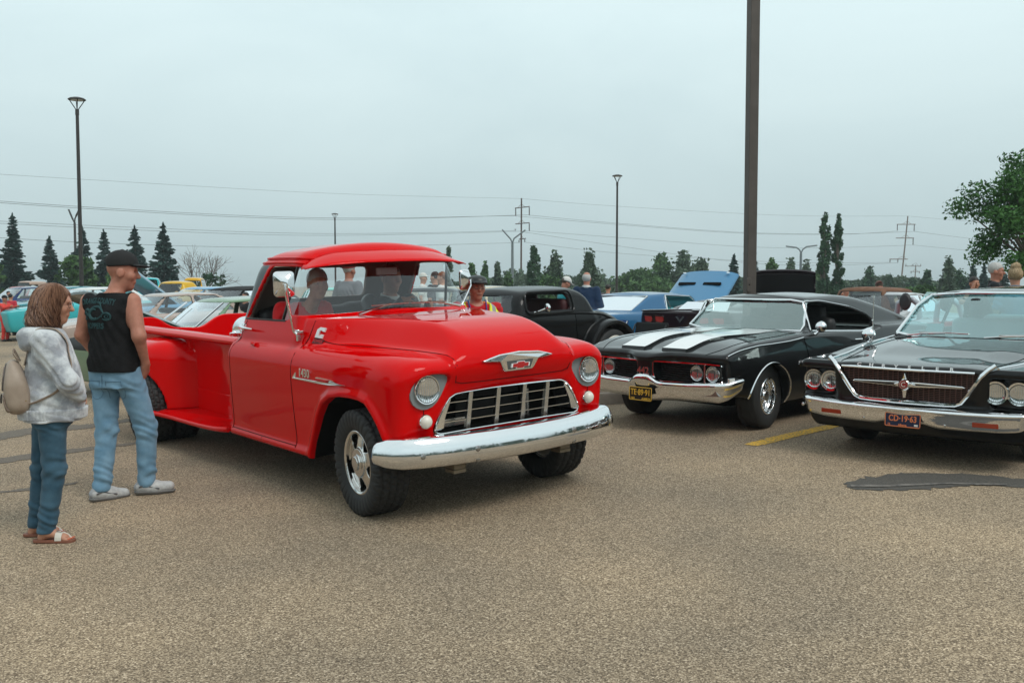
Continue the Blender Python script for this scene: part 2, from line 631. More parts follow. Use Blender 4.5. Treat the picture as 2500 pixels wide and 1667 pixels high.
 # ---------------------------------------------------------------- asphalt lot
def asphalt_mat():
 m=bpy.data.materials.new('asphalt')
 m.use_nodes=True
 t=m.node_tree
 p=t.nodes['Principled BSDF']
 p.inputs['Roughness'].default_value=0.85
 p.inputs['Specular IOR Level'].default_value=0.3
 g=t.nodes.new('ShaderNodeNewGeometry')
 def N(tp,**kw):
  n=t.nodes.new(tp)
  for k,v in kw.items():setattr(n,k,v)
  return n
 vor=N('ShaderNodeTexVoronoi',feature='F1')
 vor.inputs['Scale'].default_value=150
 vor.inputs['Randomness'].default_value=1
 n1=N('ShaderNodeTexNoise')
 n1 .inputs['Scale'].default_value=85;n1 .inputs['Detail'].default_value=3
 n2=N('ShaderNodeTexNoise')
 n2 .inputs['Scale'].default_value=0.55;n2 .inputs['Detail'].default_value=6
 r1=N('ShaderNodeValToRGB')
 e=r1 .color_ramp.elements
 e[0].position=0.10;e[0].color=(0.030,0.024,0.018,1)
 e[1].position=0.92;e[1].color=(0.92,0.76,0.58,1)
 q=e.new(0.38);q.color=(0.178,0.132,0.088,1)
 q=e.new(0.66);q.color=(0.40,0.312,0.216,1)
 mx=N('ShaderNodeMix',data_type='RGBA',blend_type='MULTIPLY')
 mx.inputs[0].default_value=1.0
 r2=N('ShaderNodeValToRGB')
 r2 .color_ramp.elements[0].position=0.3;r2 .color_ramp.elements[0].color=(0.66,0.67,0.69,1)
 r2 .color_ramp.elements[1].position=0.68;r2 .color_ramp.elements[1].color=(1.14,1.10,1.04,1)
 sepc=N('ShaderNodeSeparateColor')
 mth=N('ShaderNodeMath',operation='ADD')
 mth2=N('ShaderNodeMath',operation='MULTIPLY')
 mth2 .inputs[1].default_value=0.5
 l=t.links.new
 for n in(vor,n1,n2):l(g.outputs['Position'],n.inputs['Vector'])
 l(vor.outputs['Color'],sepc.inputs[0])
 l(sepc.outputs[0],mth.inputs[0]);l(n1 .outputs['Fac'],mth.inputs[1])
 l(mth.outputs[0],mth2 .inputs[0])
 l(mth2 .outputs[0],r1 .inputs['Fac'])
 l(n2 .outputs['Fac'],r2 .inputs['Fac'])
 l(r1 .outputs['Color'],mx.inputs[6]);l(r2 .outputs['Color'],mx.inputs[7])
 l(mx.outputs[2],p.inputs['Base Color'])
 b=N('ShaderNodeBump')
 b.inputs['Strength'].default_value=0.55
 b.inputs['Distance'].default_value=0.006
 l(mth2 .outputs[0],b.inputs['Height'])
 l(b.outputs['Normal'],p.inputs['Normal'])
 return m
ASPHALT=asphalt_mat()
def sheet(name,xs,ys,mat,off=0.0,kind='structure',keep=None):
 xs=np.asarray(xs);ys=np.asarray(ys)
 X,Y=np.meshgrid(xs,ys,indexing='ij')
 Z=ground(X,Y)+off
 V=np.stack([X,Y,Z],-1).reshape(-1,3)
 ny=len(ys)
 i,j=np.meshgrid(np.arange(len(xs)-1),np.arange(ny-1),indexing='ij')
 a=(i*ny+j).ravel()
 F=np.stack([a,a+ny,a+ny+1,a+1],1)
 o=link(name,mesh_np(name,V,F,mat))
 o['kind']=kind
 return o
near=lambda a,b,s:np.arange(a,b,s)
sheet('ground',np.concatenate([[-900,-400,-200,-100,-60,-40],near(-30,30,0.4),[30,40,60,100,200,400,900]]),np.concatenate([[-300,-100,-40,-15],near(-5,45,0.4),[46,60,90,140,240,500,1500]]),ASPHALT)
def decal(name,poly_uv,mat,off=0.004,jitter=0.0,seed=1,label=None):
 """flat marking on the ground: outline given where it is seen, laid on the slope as a thin sheet"""
 rg=np.random.default_rng(seed)
 P=[atg(*p)[:2]for p in poly_uv]
 out=[]
 for i in range(len(P)):
  a,b=P[i],P[(i+1)%len(P)]
  n=max(1,int(np.linalg.norm(b-a)/0.05))if jitter else max(1,int(np.linalg.norm(b-a)/0.3))
  for k in range(n):out.append(a+(b-a)*k/n+rg.normal(0,jitter,2))
 import bmesh
 bm=bmesh.new()
 vs=[bm.verts.new((p[0],p[1],0))for p in out]
 f=bm.faces.new(vs)
 bmesh.ops.triangulate(bm,faces=[f])
 bmesh.ops.subdivide_edges(bm,edges=[e for e in bm.edges if e.calc_length()>0.6],cuts=3,use_grid_fill=True)
 bmesh.ops.triangulate(bm,faces=bm.faces)
 for v in bm.verts:v.co.z=float(ground(v.co.x,v.co.y))+off
 bmesh.ops.recalc_face_normals(bm,faces=bm.faces)
 for f in bm.faces:
  if f.normal.z<0:f.normal_flip()
 me=bpy.data.meshes.new(name)
 bm.to_mesh(me);bm.free()
 o=link(name,me,None,mat)
 o['kind']='structure'
 if label:o['label']=label
 return o
YPAINT=pbr('yellow_paint',(0.30,0.21,0.09),0.7,var=(55,(0.85,0.47,0.03),0.07,8),bump=(120,0.4,0.003))
PATCH=pbr('tar_patch',(0.022,0.022,0.024),0.75,var=(85,(0.13,0.115,0.095),0.24,6),bump=(140,0.5,0.004))
STREAK=pbr('tar_streak',(0.04,0.038,0.036),0.8,var=(80,(0.22,0.175,0.13),0.2,6),bump=(140,0.5,0.004))
decal('parking_line',[(1812,1085),(1853,1089),(2054,1041),(2030,1035)],YPAINT,0.004,0.006,3)
decal('parking_line',[(1450,845+60),(1470,906),(1500,895),(1490,893)],YPAINT,0.004,0.0,3)
decal('tar_patch',[(2060,1180),(2120,1165),(2200,1155),(2330,1155),(2420,1160),(2540,1178),(2560,1200),(2480,1188),(2380,1184),(2250,1196),(2140,1197),(2075,1192)],PATCH,0.004,0.022,5)
decal('tar_patch',[(2075,1186),(2180,1186),(2300,1180),(2460,1183),(2460,1186),(2300,1184),(2180,1190),(2080,1190)],pbr('pale_crack',(0.19,0.17,0.15),0.8,var=(20,(0.08,0.075,0.07),0.12)),0.009,0.006,6)
for k,P in enumerate([[(-20,1060),(90,1042),(210,1036),(330,1020),(330,1027),(215,1046),(100,1056),(-20,1078)],[(-20,1122),(70,1108),(190,1095),(330,1080),(330,1084),(195,1103),(80,1120),(-20,1136)],[(-10,1200),(60,1192),(190,1176),(190,1180),(60,1199),(-10,1206)]]):
 decal('tar_streak',P,STREAK,0.004,0.016,20+k)
 # ---------------------------------------------------------------- wheels: local axis y, outer face towards +y
def tyre_mesh(Rt,Rr,W,tread='road',n=96,name='tyre'):
 hw=W/2
 prof=[(Rr*0.97,-hw*0.72),(Rr+0.004,-hw*0.86),(Rr+0.25*(Rt-Rr),-hw*0.98),(Rr+0.55*(Rt-Rr),-hw*1.0),(Rr+0.80*(Rt-Rr),-hw*0.97),(Rt-0.010,-hw*0.86)]
 m=26 if tread=='lug' else 12
 tr=[(Rt-0.004*abs(2*k/m-1)**3,hw*0.82*(2*k/m-1))for k in range(m+1)]
 prof=prof+tr+[(r_,-y)for r_,y in prof[::-1]]
 nn=n*4 if tread=='lug' else n
 A=np.linspace(0,2*np.pi,nn,endpoint=False)
 Rr_=np.array([p[0]for p in prof])[None,:]*np.ones((nn,1))
 Yy=np.array([p[1]for p in prof])[None,:]*np.ones((nn,1))
 if tread=='lug':
  u=Yy/hw
  ph=A[:,None]*24/(2*np.pi)
  zig=np.abs(((ph*2)%1)-0.5)*0.12
  g=np.zeros_like(Rr_)
  for c in(-0.62,-0.2,0.2,0.62):
   g=np.maximum(g,1-sstep(0.03,0.075,np.abs(u-c-zig+0.03)))
  row=np.floor((u+1.02)/0.41)
  cr_=np.abs(((ph*1.5+row*0.37+u*0.5)%1)-0.5)
  g=np.maximum(g,1-sstep(0.035,0.10,cr_))
  on=(np.abs(u)<0.90)&(Rr_>Rt-0.02)
  Rr_=Rr_-0.016*g*on
  sh=(np.abs(u)>=0.84)&(Rr_>Rt-0.09)
  Rr_=Rr_+0.006*sh*(np.abs(((ph*1.5+0.2)%1)-0.5)>0.16)
  Yy=Yy+np.sign(Yy)*0.006*sh*(np.abs(((ph*1.5+0.2)%1)-0.5)>0.16)
 elif tread=='road':
  u=Yy/hw
  g=np.zeros_like(Rr_)
  for c in(-0.5,-0.17,0.17,0.5):
   g=np.maximum(g,(np.abs(u-c)<0.07)*1.0)
  Rr_=Rr_-0.006*g*(np.abs(u)<0.8)*(Rr_>Rt-0.02)
 V=np.stack([Rr_*np.cos(A)[:,None],Yy,Rr_*np.sin(A)[:,None]],-1).reshape(-1,3)
 k=len(prof)
 i,j=np.meshgrid(np.arange(nn),np.arange(k-1),indexing='ij')
 a=(i*k+j).ravel();b=(((i+1)%nn)*k+j).ravel()
 return mesh_np(name,V,np.stack([a,a+1,b+1,b],1),TYRE)
def rim_sdf(Rr,kind,W):
 """rim as a solid of revolution with its spokes"""
 h=0.0055
 v=Vol((-Rr-.02,-0.12,-Rr-.02),(Rr+.02,0.14,Rr+.02),h)
 def barrel(X,Y,Z):
  r=np.sqrt(X*X+Z*Z)
  ring=np.maximum(np.abs(r-(Rr-0.012))-0.010,np.abs(Y-0.01)-0.085)
  lip=np.sqrt((r-(Rr-0.006))**2+(Y-0.09)**2)-0.011
  back=np.maximum(r-Rr,np.abs(Y+0.06)-0.008)
  return np.minimum(np.minimum(ring,back),lip)
 lo=(-9,-9,-9);hi=(9,9,9)
 v.op(barrel,lo,hi,0)
 if kind=='star':
  def sp(X,Y,Z):
   r=np.sqrt(X*X+Z*Z);a=np.arctan2(Z,X)
   q=np.abs(((a*5/(2*np.pi)+0.25)%1)-0.5)*(2*np.pi/5)
   w=r*np.sin(np.minimum(q,1.2))
   half=0.046+0.006*np.clip((r-0.07)/(Rr-0.07),0,1)+0.03*sstep(Rr*.72,Rr,r)+0.02*(1-sstep(.08,.13,r))
   return np.maximum(np.maximum(w-half,r-(Rr-0.008)),np.abs(Y-(0.062-0.02*sstep(0.08,Rr,r)))-0.016)*0.8
  v.op(sp,lo,hi,0.012)
  v.op(lambda X,Y,Z:np.maximum(np.sqrt(X*X+Z*Z)-0.098,np.abs(Y-0.06)-0.035),lo,hi,0.012)
  v.op(lambda X,Y,Z:np.maximum(np.sqrt(X*X+Z*Z)-0.048,np.abs(Y-0.09)-0.030),lo,hi,0.015)
 elif kind=='magnum':
  def sp(X,Y,Z):
   r=np.sqrt(X*X+Z*Z);a=np.arctan2(Z,X)
   q=np.abs(((a*5/(2*np.pi)+0.25)%1)-0.5)*(2*np.pi/5)
   w=r*np.sin(np.minimum(q,1.2))
   return np.maximum(np.maximum(w-0.022-0.012*np.clip(r/Rr,0,1),r-Rr*0.83),np.abs(Y-(0.045-0.05*(r/Rr)**2))-0.014)*0.8
  v.op(sp,lo,hi,0.012)
  v.op(lambda X,Y,Z:np.maximum(np.sqrt(X*X+Z*Z)-0.055,np.abs(Y-0.045)-0.03),lo,hi,0.02)
  for rr,yy in((Rr*0.84,0.035),(Rr*0.75,0.01)):
   v.op(lambda X,Y,Z,rr=rr,yy=yy:np.sqrt((np.sqrt(X*X+Z*Z)-rr)**2+(Y-yy)**2)-0.011,lo,hi,0.004)
 else:
  v.op(lambda X,Y,Z:np.maximum(np.sqrt(X*X+Z*Z)-Rr*0.7,np.abs(Y-0.03*(1-(X*X+Z*Z)/Rr**2)-0.02)-0.012),lo,hi,0.02)
 V,Q,N=v.nets()
 return mesh_np('rim',V,Q,None,N)
WCACHE={}
def wheel(parent,pos,Rt,Rr,W,side,kind='cap',tread='road',rim_mat=None,steer=0.0,whitewall=0.0,name='wheel',dish=0.0):
 """side +1: outer face to local +y"""
 key=(Rt,Rr,W,kind,tread)
 if key not in WCACHE:
  WCACHE[key]=(tyre_mesh(Rt,Rr,W,tread),rim_sdf(Rr,kind,W)if kind!='hub' else None)
 tm,rm=WCACHE[key]
 M=Matrix.Translation(pos)@Matrix.Rotation(steer,4,'Z')@(Matrix.Identity(4)if side>0 else Matrix.Rotation(math.pi,4,'Z'))
 w=bpy.data.objects.new(name,tm)
 COL.objects.link(w)
 w.parent=parent
 w.matrix_local=M
 rim_mat=rim_mat or CHROME
 r_=bpy.data.objects.new('rim',rm)
 COL.objects.link(r_)
 r_.parent=w
 r_.matrix_local=Matrix.Translation((0,W/2-0.115-dish,0))
 if not rm.materials:rm.materials.append(rim_mat)
 if r_.material_slots and rm.materials[0]!=rim_mat:
  r_.material_slots[0].link='OBJECT'
  r_.material_slots[0].material=rim_mat
 mb=MB().lathe([(0.0,-0.062),(Rr-0.01,-0.062),(Rr-0.01,-0.055),(0,-0.055)],axis='y',n=24)
 d=mb.obj('brake_disc',DARK,w,M=Matrix.Translation((0,W/2-0.115,0)))
 if whitewall:
  MB().lathe([(Rr+0.004,W/2*0.92+0.012),(Rr+0.02,W/2+0.008),(Rr+whitewall*0.5,W/2+0.012),(Rr+whitewall,W/2+0.009)],axis='y',n=48).obj('whitewall',pbr('whitewall',(0.75,0.72,0.64),0.6),w,True)
 return w
 # ================================================================ red pickup
RED=pbr('red_paint',(0.62,0.0002,0.001),0.6,coat=0.9,coat_rough=0.012,coat_ior=1.27,spec=0.0)
SEAM=pbr('panel_gap',(0.03,0.002,0.002),0.8,spec=0.1)
GREYP=pbr('grey_bezel',(0.19,0.205,0.21),0.45,bump=(60,0.1,0.002))
INT=pbr('beige_headliner',(0.12,0.10,0.085),0.8)
SEATM=pbr('black_leather',(0.015,0.015,0.016),0.5)
def seams(name,lines,B,d,mat,parent,r=0.0035,off=0.0):
 mb=MB()
 for ln in lines:
  p=drape(B,dens(ln,0.04),d,off)
  if len(p)>1:mb.tube(p,r,5)
 return mb.obj(name,mat,parent,smooth=True)
def strip_on(mb,B,pts,d,r,flat=(1,1),off=0.002,n=6,step=0.03,close=False):
 p=drape(B,dens(pts,step,close),d,off)
 if len(p)>1:mb.tube(p,r,n,flat=flat)
 return p
def build_truck():
 M=frame_matrix(TX,TY,TTH)
 T=thing('pickup_truck','shiny red vintage pickup truck with chrome bumper, two people inside','pickup truck',M)
 h=0.0115
 v=Vol((-2.27,0,0.26),(0.78,1.03,1.97),h,sym=True)
 X,Y,Z=v.X,v.Y,v.Z
 fw_x=pchip([-2.3,-.9,-.3,.3,.5,.62,.75],[0,0,.012,.012,-.01,-.05,-.12])(X)
 wz=pchip([.28,.34,.42,.55,.75,.95,1.2],[.905,.932,.924,.930,.938,.940,.936])(Z)
 side=Y-(wz+fw_x)
 ztop=pchip([-2.3,-.9,-.2,.2,.45,.6,.75],[1.135,1.137,1.137,1.130,1.112,1.08,1.02])(X)
 top=Z-ztop+0*Y
 xF=pchip([.28,.45,.55,.7,.9,1.0,1.05,1.1],[.44,.51,.535,.558,.588,.622,.628,.61])(Z)
 front=X-xF+0.05*np.maximum(Y-.6,0)**2*4
 low=smax(side,top,.20)
 low=smax(low,front,.075)
 zb=pchip([-2.3,-.05,.05,.3,.8],[.305,.305,.42,.50,.50])(X)
 low=smax(low,zb-Z,.02)
 low=smax(low,(-2.19-X)+0.0*Y,.09)
 wU=pchip([1.0,1.13,1.3,1.5,1.72,1.95],[.862,.850,.810,.778,.735,.69])(Z)
 sideU=Y-wU
 xw=pchip([1.0,1.1,1.33,1.45,1.7,1.83,1.95],[-.80,-.83,-.885,-.925,-1.0,-1.03,-1.06])(Z)
 frontU=X-(xw-.16*Y*Y)
 xr=pchip([.9,1.25,1.5,1.73,1.85,1.95],[-2.19,-2.15,-2.06,-1.96,-1.92,-1.9])(Z)
 rearU=(xr-.02*Y)-X
 zr=pchip([-2.1,-1.95,-1.6,-1.25,-1.05,-.9],[1.85,1.875,1.905,1.907,1.885,1.84])(X)-.085*(Y/.7)**2
 U=smax(smax(sideU,frontU,.10),rearU,.2)
 U=smax(U,Z-zr,.13)
 U=smax(U,0.6-Z,0)
 inner=smax(smax(smax(sideU,frontU,.1),rearU,.2),Z-zr,.13)+.05
 inner=np.maximum(inner,.72-Z)
 inner=smax(inner,np.minimum(X+1.10,1.31-Z)*-1*0+np.minimum(X+1.12,1.30-Z),0.0)
 wh=pchip([-.95,-.6,0,.3,.66],[.81,.765,.655,.585,.50])(X)
 zc=pchip([-1.0,-.88,-.4,0,.25,.42,.6],[1.325,1.325,1.325,1.318,1.300,1.275,1.24])(X)
 u=Y/wh
 s0=pchip([-.95,-.72,-.45,-.1,.66],[.93,.90,.74,.64,.60])(X)
 hz_=1.118+(zc-1.118)*(1-sstep(s0,1.05,u))+.012*(1-u*u)
 xf=pchip([.85,.92,.98,1.03,1.08,1.14,1.2,1.26,1.32],[.575,.605,.640,.655,.650,.618,.560,.455,.28])(Z)-.09*Y*Y
 hood=smax((Z-hz_)*.85,X-xf,.09)
 hood=smax(hood,Y-wh-.02,.02)
 hood=smax(hood,.90-Z,.01)
 hood=smax(hood,-.99-X,0)
 f=smin(low,hood,.035)
 f=smin(f,U,.018)
 arch=[(-.70,.1),(-.655,.338),(-.62,.426),(-.56,.522),(-.49,.640),(-.41,.735),(-.30,.792),(-.15,.815),(0,.82),(.12,.815),(.2,.80),(.25,.766),(.307,.714),(.343,.666),(.38,.607),(.404,.564),(.43,.5),(.46,.1)]
 ad=poly_sd(arch,v.ax[0][:,None],v.ax[2][None,:]).astype(np.float32)[:,None,:]
 lip=np.sqrt((ad-.016)**2+(Y-(wz+fw_x)+.006)**2)-.026
 lip=np.maximum(lip,zb+.005-Z)
 f=smin(f,lip,.05)
 sill=np.sqrt((Y-.922)**2+(Z-.335)**2)-.030
 sill=np.maximum(np.maximum(sill,X+.66),-2.13-X)
 f=smin(f,sill,.02)
 ws_cut=np.maximum(-ad-0*Y,0)
 well=np.maximum(ad+0*Y,.42-Y)
 f=smax(f,-well,.012)
 gp=[(.632,.602),(.645,.625),(.629,.668),(.598,.728),(.556,.79),(.525,.826),(.476,.848),(.379,.855),(.128,.86),(-.128,.86),(-.379,.855),(-.476,.848),(-.525,.826),(-.556,.79),(-.598,.728),(-.629,.668),(-.645,.625),(-.632,.602),(-.6,.592),(-.3,.594),(.3,.594),(.6,.592)]
 gd=poly_sd(gp,v.ax[1][:,None],v.ax[2][None,:]).astype(np.float32)[None]
 f=smax(f,-np.maximum(gd+0*X,.33-X),.028)
 bz=[(.681,1.004),(.622,1.0),(.57,.992),(.546,.972),(.552,.942),(.576,.904),(.605,.857),(.637,.817),(.675,.789),(.72,.776),(.761,.778),(.796,.793),(.824,.817),(.843,.853),(.845,.885),(.832,.925),(.805,.962),(.767,.988),(.726,1.0)]
 bd=poly_sd(bz,v.ax[1][:,None],v.ax[2][None,:]).astype(np.float32)[None]
 f=smax(f,-np.maximum(bd+0*X,.572-X),.012)
 fo=f.copy()
 f=np.maximum(f,-inner)
 ws=rpoly([(-.715,1.725),(-.825,1.345),(-.5,1.347),(0,1.363),(.5,1.347),(.825,1.345),(.715,1.725),(.4,1.765),(0,1.78),(-.4,1.765)],[.06,.05,0,0,0,.05,.06,0,0,0])
 wd_=poly_sd(ws,v.ax[1][:,None],v.ax[2][None,:]).astype(np.float32)[None]
 dwin=rpoly([(-1.63,1.728),(-.975,1.715),(-.975,1.665),(-1.16,1.34),(-1.24,1.298),(-1.99,1.294)],[.07,.05,.03,.06,.05,.03])
 sd_=poly_sd(dwin,v.ax[0][:,None],v.ax[2][None,:]).astype(np.float32)[:,None,:]
 rw=rpoly([(-.38,1.44),(.38,1.44),(.36,1.70),(-.36,1.70)],.05)
 rd=poly_sd(rw,v.ax[1][:,None],v.ax[2][None,:]).astype(np.float32)[None]
 f=smax(f,-np.maximum(wd_+0*X,np.maximum(-1.5-X,X+.7)),.008)
 f=smax(f,-np.maximum(sd_+0*Y,.5-Y),.008)
 f=smax(f,-np.maximum(rd+0*X,X+1.8),.008)
 v.f=f.astype(np.float32)
 V,Q,N=v.nets()
 B=bvh(V,Q)
 C=V[Q].mean(1);FN=N[Q].mean(1)
 ya=np.abs(C[:,1])
 def tri(A,P,ax=v.ax):
  return None
 x,z=C[:,0],C[:,2]
 cls=np.zeros(len(Q),int)
 wu_c=pchip([1.0,1.13,1.3,1.5,1.72,1.95],[.862,.850,.810,.778,.735,.69])(z)
 hw_c=pchip([-.95,-.6,0,.3,.66],[.81,.765,.655,.585,.50])(x)
 cls[(x>-.885)&(ya<hw_c+.004)&(z>.915)]=1
 cls[(x<=-.885)&(z>1.10)]=2
 cls[(x<=-.885)]=2
 cls[(x>-.92)&(cls==0)&(C[:,1]<0)]=3
 cls[(x>-.92)&(cls==0)&(C[:,1]>=0)]=4
 fr=(cls>=3)&(ya<.655)&(x>.3)&(z<.93)
 cls[fr]=5
 dsf=np.interp(z,[.3,.6,.86,.95,1.066,1.13,1.3,1.8],[-.906,-.92,-.935,-.93,-.921,-.893,-.93,-.93])
 dsr=np.interp(z,[.3,.5,.9,1.02,1.06,1.13,1.25,1.3,1.73],[-2.10,-2.09,-2.085,-2.095,-2.085,-2.03,-2.0,-2.0,-1.66])
 door=(ya>.55)&(x<dsf)&(x>dsr)&(z>.37)&(z<1.745)&((z<1.30)|(ya>wu_c-.045))
 cls[door&(C[:,1]<0)]=6
 cls[door&(C[:,1]>=0)]=7
 band=poly_sd([(-1.665,1.738),(-2.3,1.738),(-2.5,1.30),(-2.0,1.30)],x,z)
 cls[(band<0)&(ya>.44)&(C[:,1]<0)]=8
 cls[(band<0)&(ya>.44)&(C[:,1]>0)]=11
 ic=(z>.73)&(z<1.87)&(x<-.96)&(x>-2.12)&(ya<.79)
 toin=(Vector((-1.5,0,1.45)))
 dirs=np.array([-1.5,0,1.4])-C
 facing=np.sum(dirs*FN,1)>0
 deep=(ya<wu_c-.02)&ic&facing
 cls[deep]=9
 arc_c=poly_sd(arch,x,z)
 cls[(arc_c<.02)&(ya<.905)&(ya>.3)]=10
 cls[(poly_sd(gp,ya,z)<.006)&(x<.545)&(x>.2)&(ya<.7)]=10
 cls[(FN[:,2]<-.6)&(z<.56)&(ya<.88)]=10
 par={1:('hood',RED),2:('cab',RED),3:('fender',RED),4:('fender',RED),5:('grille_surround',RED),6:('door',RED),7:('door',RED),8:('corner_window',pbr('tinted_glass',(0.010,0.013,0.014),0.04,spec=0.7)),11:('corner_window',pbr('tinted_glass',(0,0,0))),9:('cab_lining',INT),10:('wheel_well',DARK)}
 P=split(V,Q,N,cls,par,T)
 DR=P[6]
 sl=[]
 for s in(-1,):
  sl+=[[(-.893,s,1.13),(-.905,s,1.115),(-.921,s,1.066),(-.932,s,.95),(-.935,s,.86),(-.92,s,.6),(-.906,s,.35)],[(-1.96,s,1.28),(-2.0,s,1.22),(-2.03,s,1.14),(-2.08,s,1.07),(-2.095,s,1.02),(-2.088,s,.9),(-2.09,s,.5),(-2.10,s,.36)],[(-2.1,s,.368),(-1.5,s,.365),(-.91,s,.365)],[(-.895,s,1.135),(-.872,s,1.18),(-.858,s,1.25),(-.852,s,1.31)],[(-1.505,s,.31),(-1.505,s,.335),(-1.505,s,.36)]]
 seams('panel_seam',sl,B,(0,1,0),SEAM,T)
 seams('panel_seam',[[(.635,y*.503,2),(.5,y*.55,2),(.174,y*.622,2),(-.2,y*.70,2),(-.59,y*.765,2),(-.80,y*.79,2)]for y in(-1,1)],B,(0,0,-1),SEAM,T)
 seams('panel_seam',[[(2,-.50,.935),(2,-.45,.922),(2,0,.921),(2,.45,.922),(2,.50,.935)],[(2,-.5,.93),(2,-.507,.97),(2,-.52,1.04)],[(2,.5,.93),(2,.507,.97),(2,.52,1.04)],[(2,-.735,.775),(2,-.735,.745)],[(2,-.56,.595),(2,-.54,.55)],[(2,.735,.775),(2,.735,.745)]],B,(-1,0,0),SEAM,T)
 for s in(-1,1):
  mb=MB()
  for dz,r in((.035,.012),(0,.010)):
   strip_on(mb,B,[(-1.95,s,1.752+dz),(-1.5,s,1.755+dz),(-1.2,s,1.75+dz),(-1.06,s,1.735+dz),(-1.0,s,1.712+dz*.6)],(0,-s,0),r,off=.004)
  mb.obj('drip_rail',RED,T,smooth=True)
 rub=MB()
 strip_on(rub,B,[(0,a*1.0,b)for a,b in[(.722,1.70),(.835,1.345),(.8,1.326),(.5,1.333),(0,1.349),(-.5,1.333),(-.8,1.326),(-.835,1.345),(-.722,1.70)]],(-1,0,0),.015,step=.05)
 for s in(-1,):
  pass
 rub.obj('windshield_seal',TRIM,T,smooth=True)
 wp=[(y,z_)for z_ in np.linspace(1.33,1.80,14)for y in np.linspace(-.80,.80,41)]
 def wx(y,z_):return float(np.interp(z_,[1.0,1.1,1.33,1.45,1.7,1.83],[-.80,-.83,-.885,-.925,-1.0,-1.03]))-.16*y*y-.022-0.35*max(abs(y)-.70,0)
 WV=[(wx(y,z_),y*(1-.13*(z_-1.33)/.4),z_)for y,z_ in wp]
 WF=[(i*41+j,i*41+j+1,(i+1)*41+j+1,(i+1)*41+j)for i in range(13)for j in range(40)]
 link('windshield',mesh_np('windshield',WV,WF,GLASS),T)
 for s in(-1,1):
  vt=[(-.985,1.70),(-1.175,1.725),(-1.335,1.305),(-1.24,1.30),(-1.16,1.345),(-.98,1.66)]
  yy=lambda z_:s*(float(np.interp(z_,[1.13,1.3,1.5,1.72],[.850,.810,.778,.735]))-.022)
  n=len(vt)
  link('vent_window',mesh_np('vent_window',[(a,yy(b),b)for a,b in vt],[list(range(n))],GLASS,smooth=False),P[6]if s<0 else P[7])
  mb=MB()
  mb.tube([(-1.18,yy(1.725),1.725),(-1.335,yy(1.30),1.30)],.012,6)
  mb.obj('vent_bar',TRIM,P[6]if s<0 else P[7],smooth=True)
  mb=MB()
  mb.tube(dens([(-1.18,yy(1.727),1.725),(-1.6,yy(1.727),1.724),(-1.68,yy(1.69),1.69),(-1.83,yy(1.5),1.5),(-1.985,yy(1.3),1.30)],.05),.006,6)
  mb.obj('window_frame',CHROME,P[6]if s<0 else P[7],smooth=True)
  mb=MB()
  mb.tube([(-2.0,yy(1.297)+s*.018,1.294),(-1.25,yy(1.297)+s*.018,1.297)],.009,6)
  mb.obj('window_felt',TRIM,P[6]if s<0 else P[7],smooth=True)
 ys=np.linspace(-1,1,33)
 A,E=[],[]
 for t in ys:
  a=abs(t)
  ya_=.765*t
  zs=float(np.interp(abs(ya_),[0,.3,.46,.59,.67,.72,.765],[1.842,1.836,1.828,1.798,1.765,1.735,1.700]))
  hit=B.ray_cast(Vector((0,ya_*.985,zs)),Vector((-1,0,0)))[0]
  A.append((hit.x+.004 if hit else-1.05,ya_*.985,zs))
  ze=float(np.interp(a,[0,.4,.75,.95,1],[1.744,1.742,1.728,1.712,1.700]))
  E.append((-.815-.15*a**2.6,ya_*1.0,ze))
 VV,FF=[],[]
 for i in range(33):
  for k in range(7):
   q=k/6
   a,e=Vector(A[i]),Vector(E[i])
   p=a.lerp(e,q)+Vector((.006,0,.006))*math.sin(math.pi*q)
   VV.append(p)
 for i in range(32):
  for k in range(6):
   FF.append((i*7+k,i*7+k+1,(i+1)*7+k+1,(i+1)*7+k))
 o=link('sun_visor',mesh_np('sun_visor',VV,FF,RED),T)
 so=o.modifiers.new('solid','SOLIDIFY');so.thickness=.006;so.offset=0
 for s in(-1,1):
  n=len(bz)
  mb=MB()
  mb.prism([(y*s,z_)for y,z_ in bz],lambda a,b:(.560,a,b),lambda a,b:(.579,a,b))
  bzo=mb.obj('headlight_bezel',GREYP,T)
  c=(0,s*.722,.906)
  mb=MB().lathe([(.095,.578),(.098,.592),(.094,.600),(.088,.598),(.086,.588)],c=c,axis='x',n=40)
  ring=mb.obj('headlight',CHROME,T,smooth=True)
  MB().lathe([(.088,.588)]+[(.088*math.cos(t),.588+.030*math.sin(t))for t in np.linspace(.1,math.pi/2-.001,9)],c=c,axis='x',n=40).obj('lens',LENS,ring,True)
  MB().lathe([(.087,.590),(.07,.565),(.04,.545),(.0001,.540)],c=c,axis='x',n=40).obj('reflector',CHROME,ring,True)
  mb=MB()
  for k in range(-5,6):
   w=math.sqrt(max(.080**2-(k*.0145)**2,0))
   mb.box((.5895,s*.722+k*.0145,.906),(.002,.0035,2*w))
  mb.obj('lens_flute',pbr('lamp_flute',(.55,.56,.57),.15,0.6),ring)
  c=(0,s*.729,.695)
  pl=MB().lathe([(.050,.545),(.050,.575),(.046,.582),(.042,.582)],c=c,axis='x',n=32).obj('parking_lamp',CHROME,T,True)
  MB().lathe([(.043,.578)]+[(.043*math.cos(t),.578+.04*math.sin(t))for t in np.linspace(.1,math.pi/2-.001,8)],c=c,axis='x',n=32).obj('lens',pbr('milky_lens',(.72,.68,.60),.15,spec=.6),pl,True)
 mb=MB()
 gpp=dens([(.556+.03*(z_-.7),y,z_)for y,z_ in gp],.04,True)
 mb.tube(gpp+[gpp[0]],.007,8)
 mb.obj('grille_frame',CHROME,T,smooth=True)
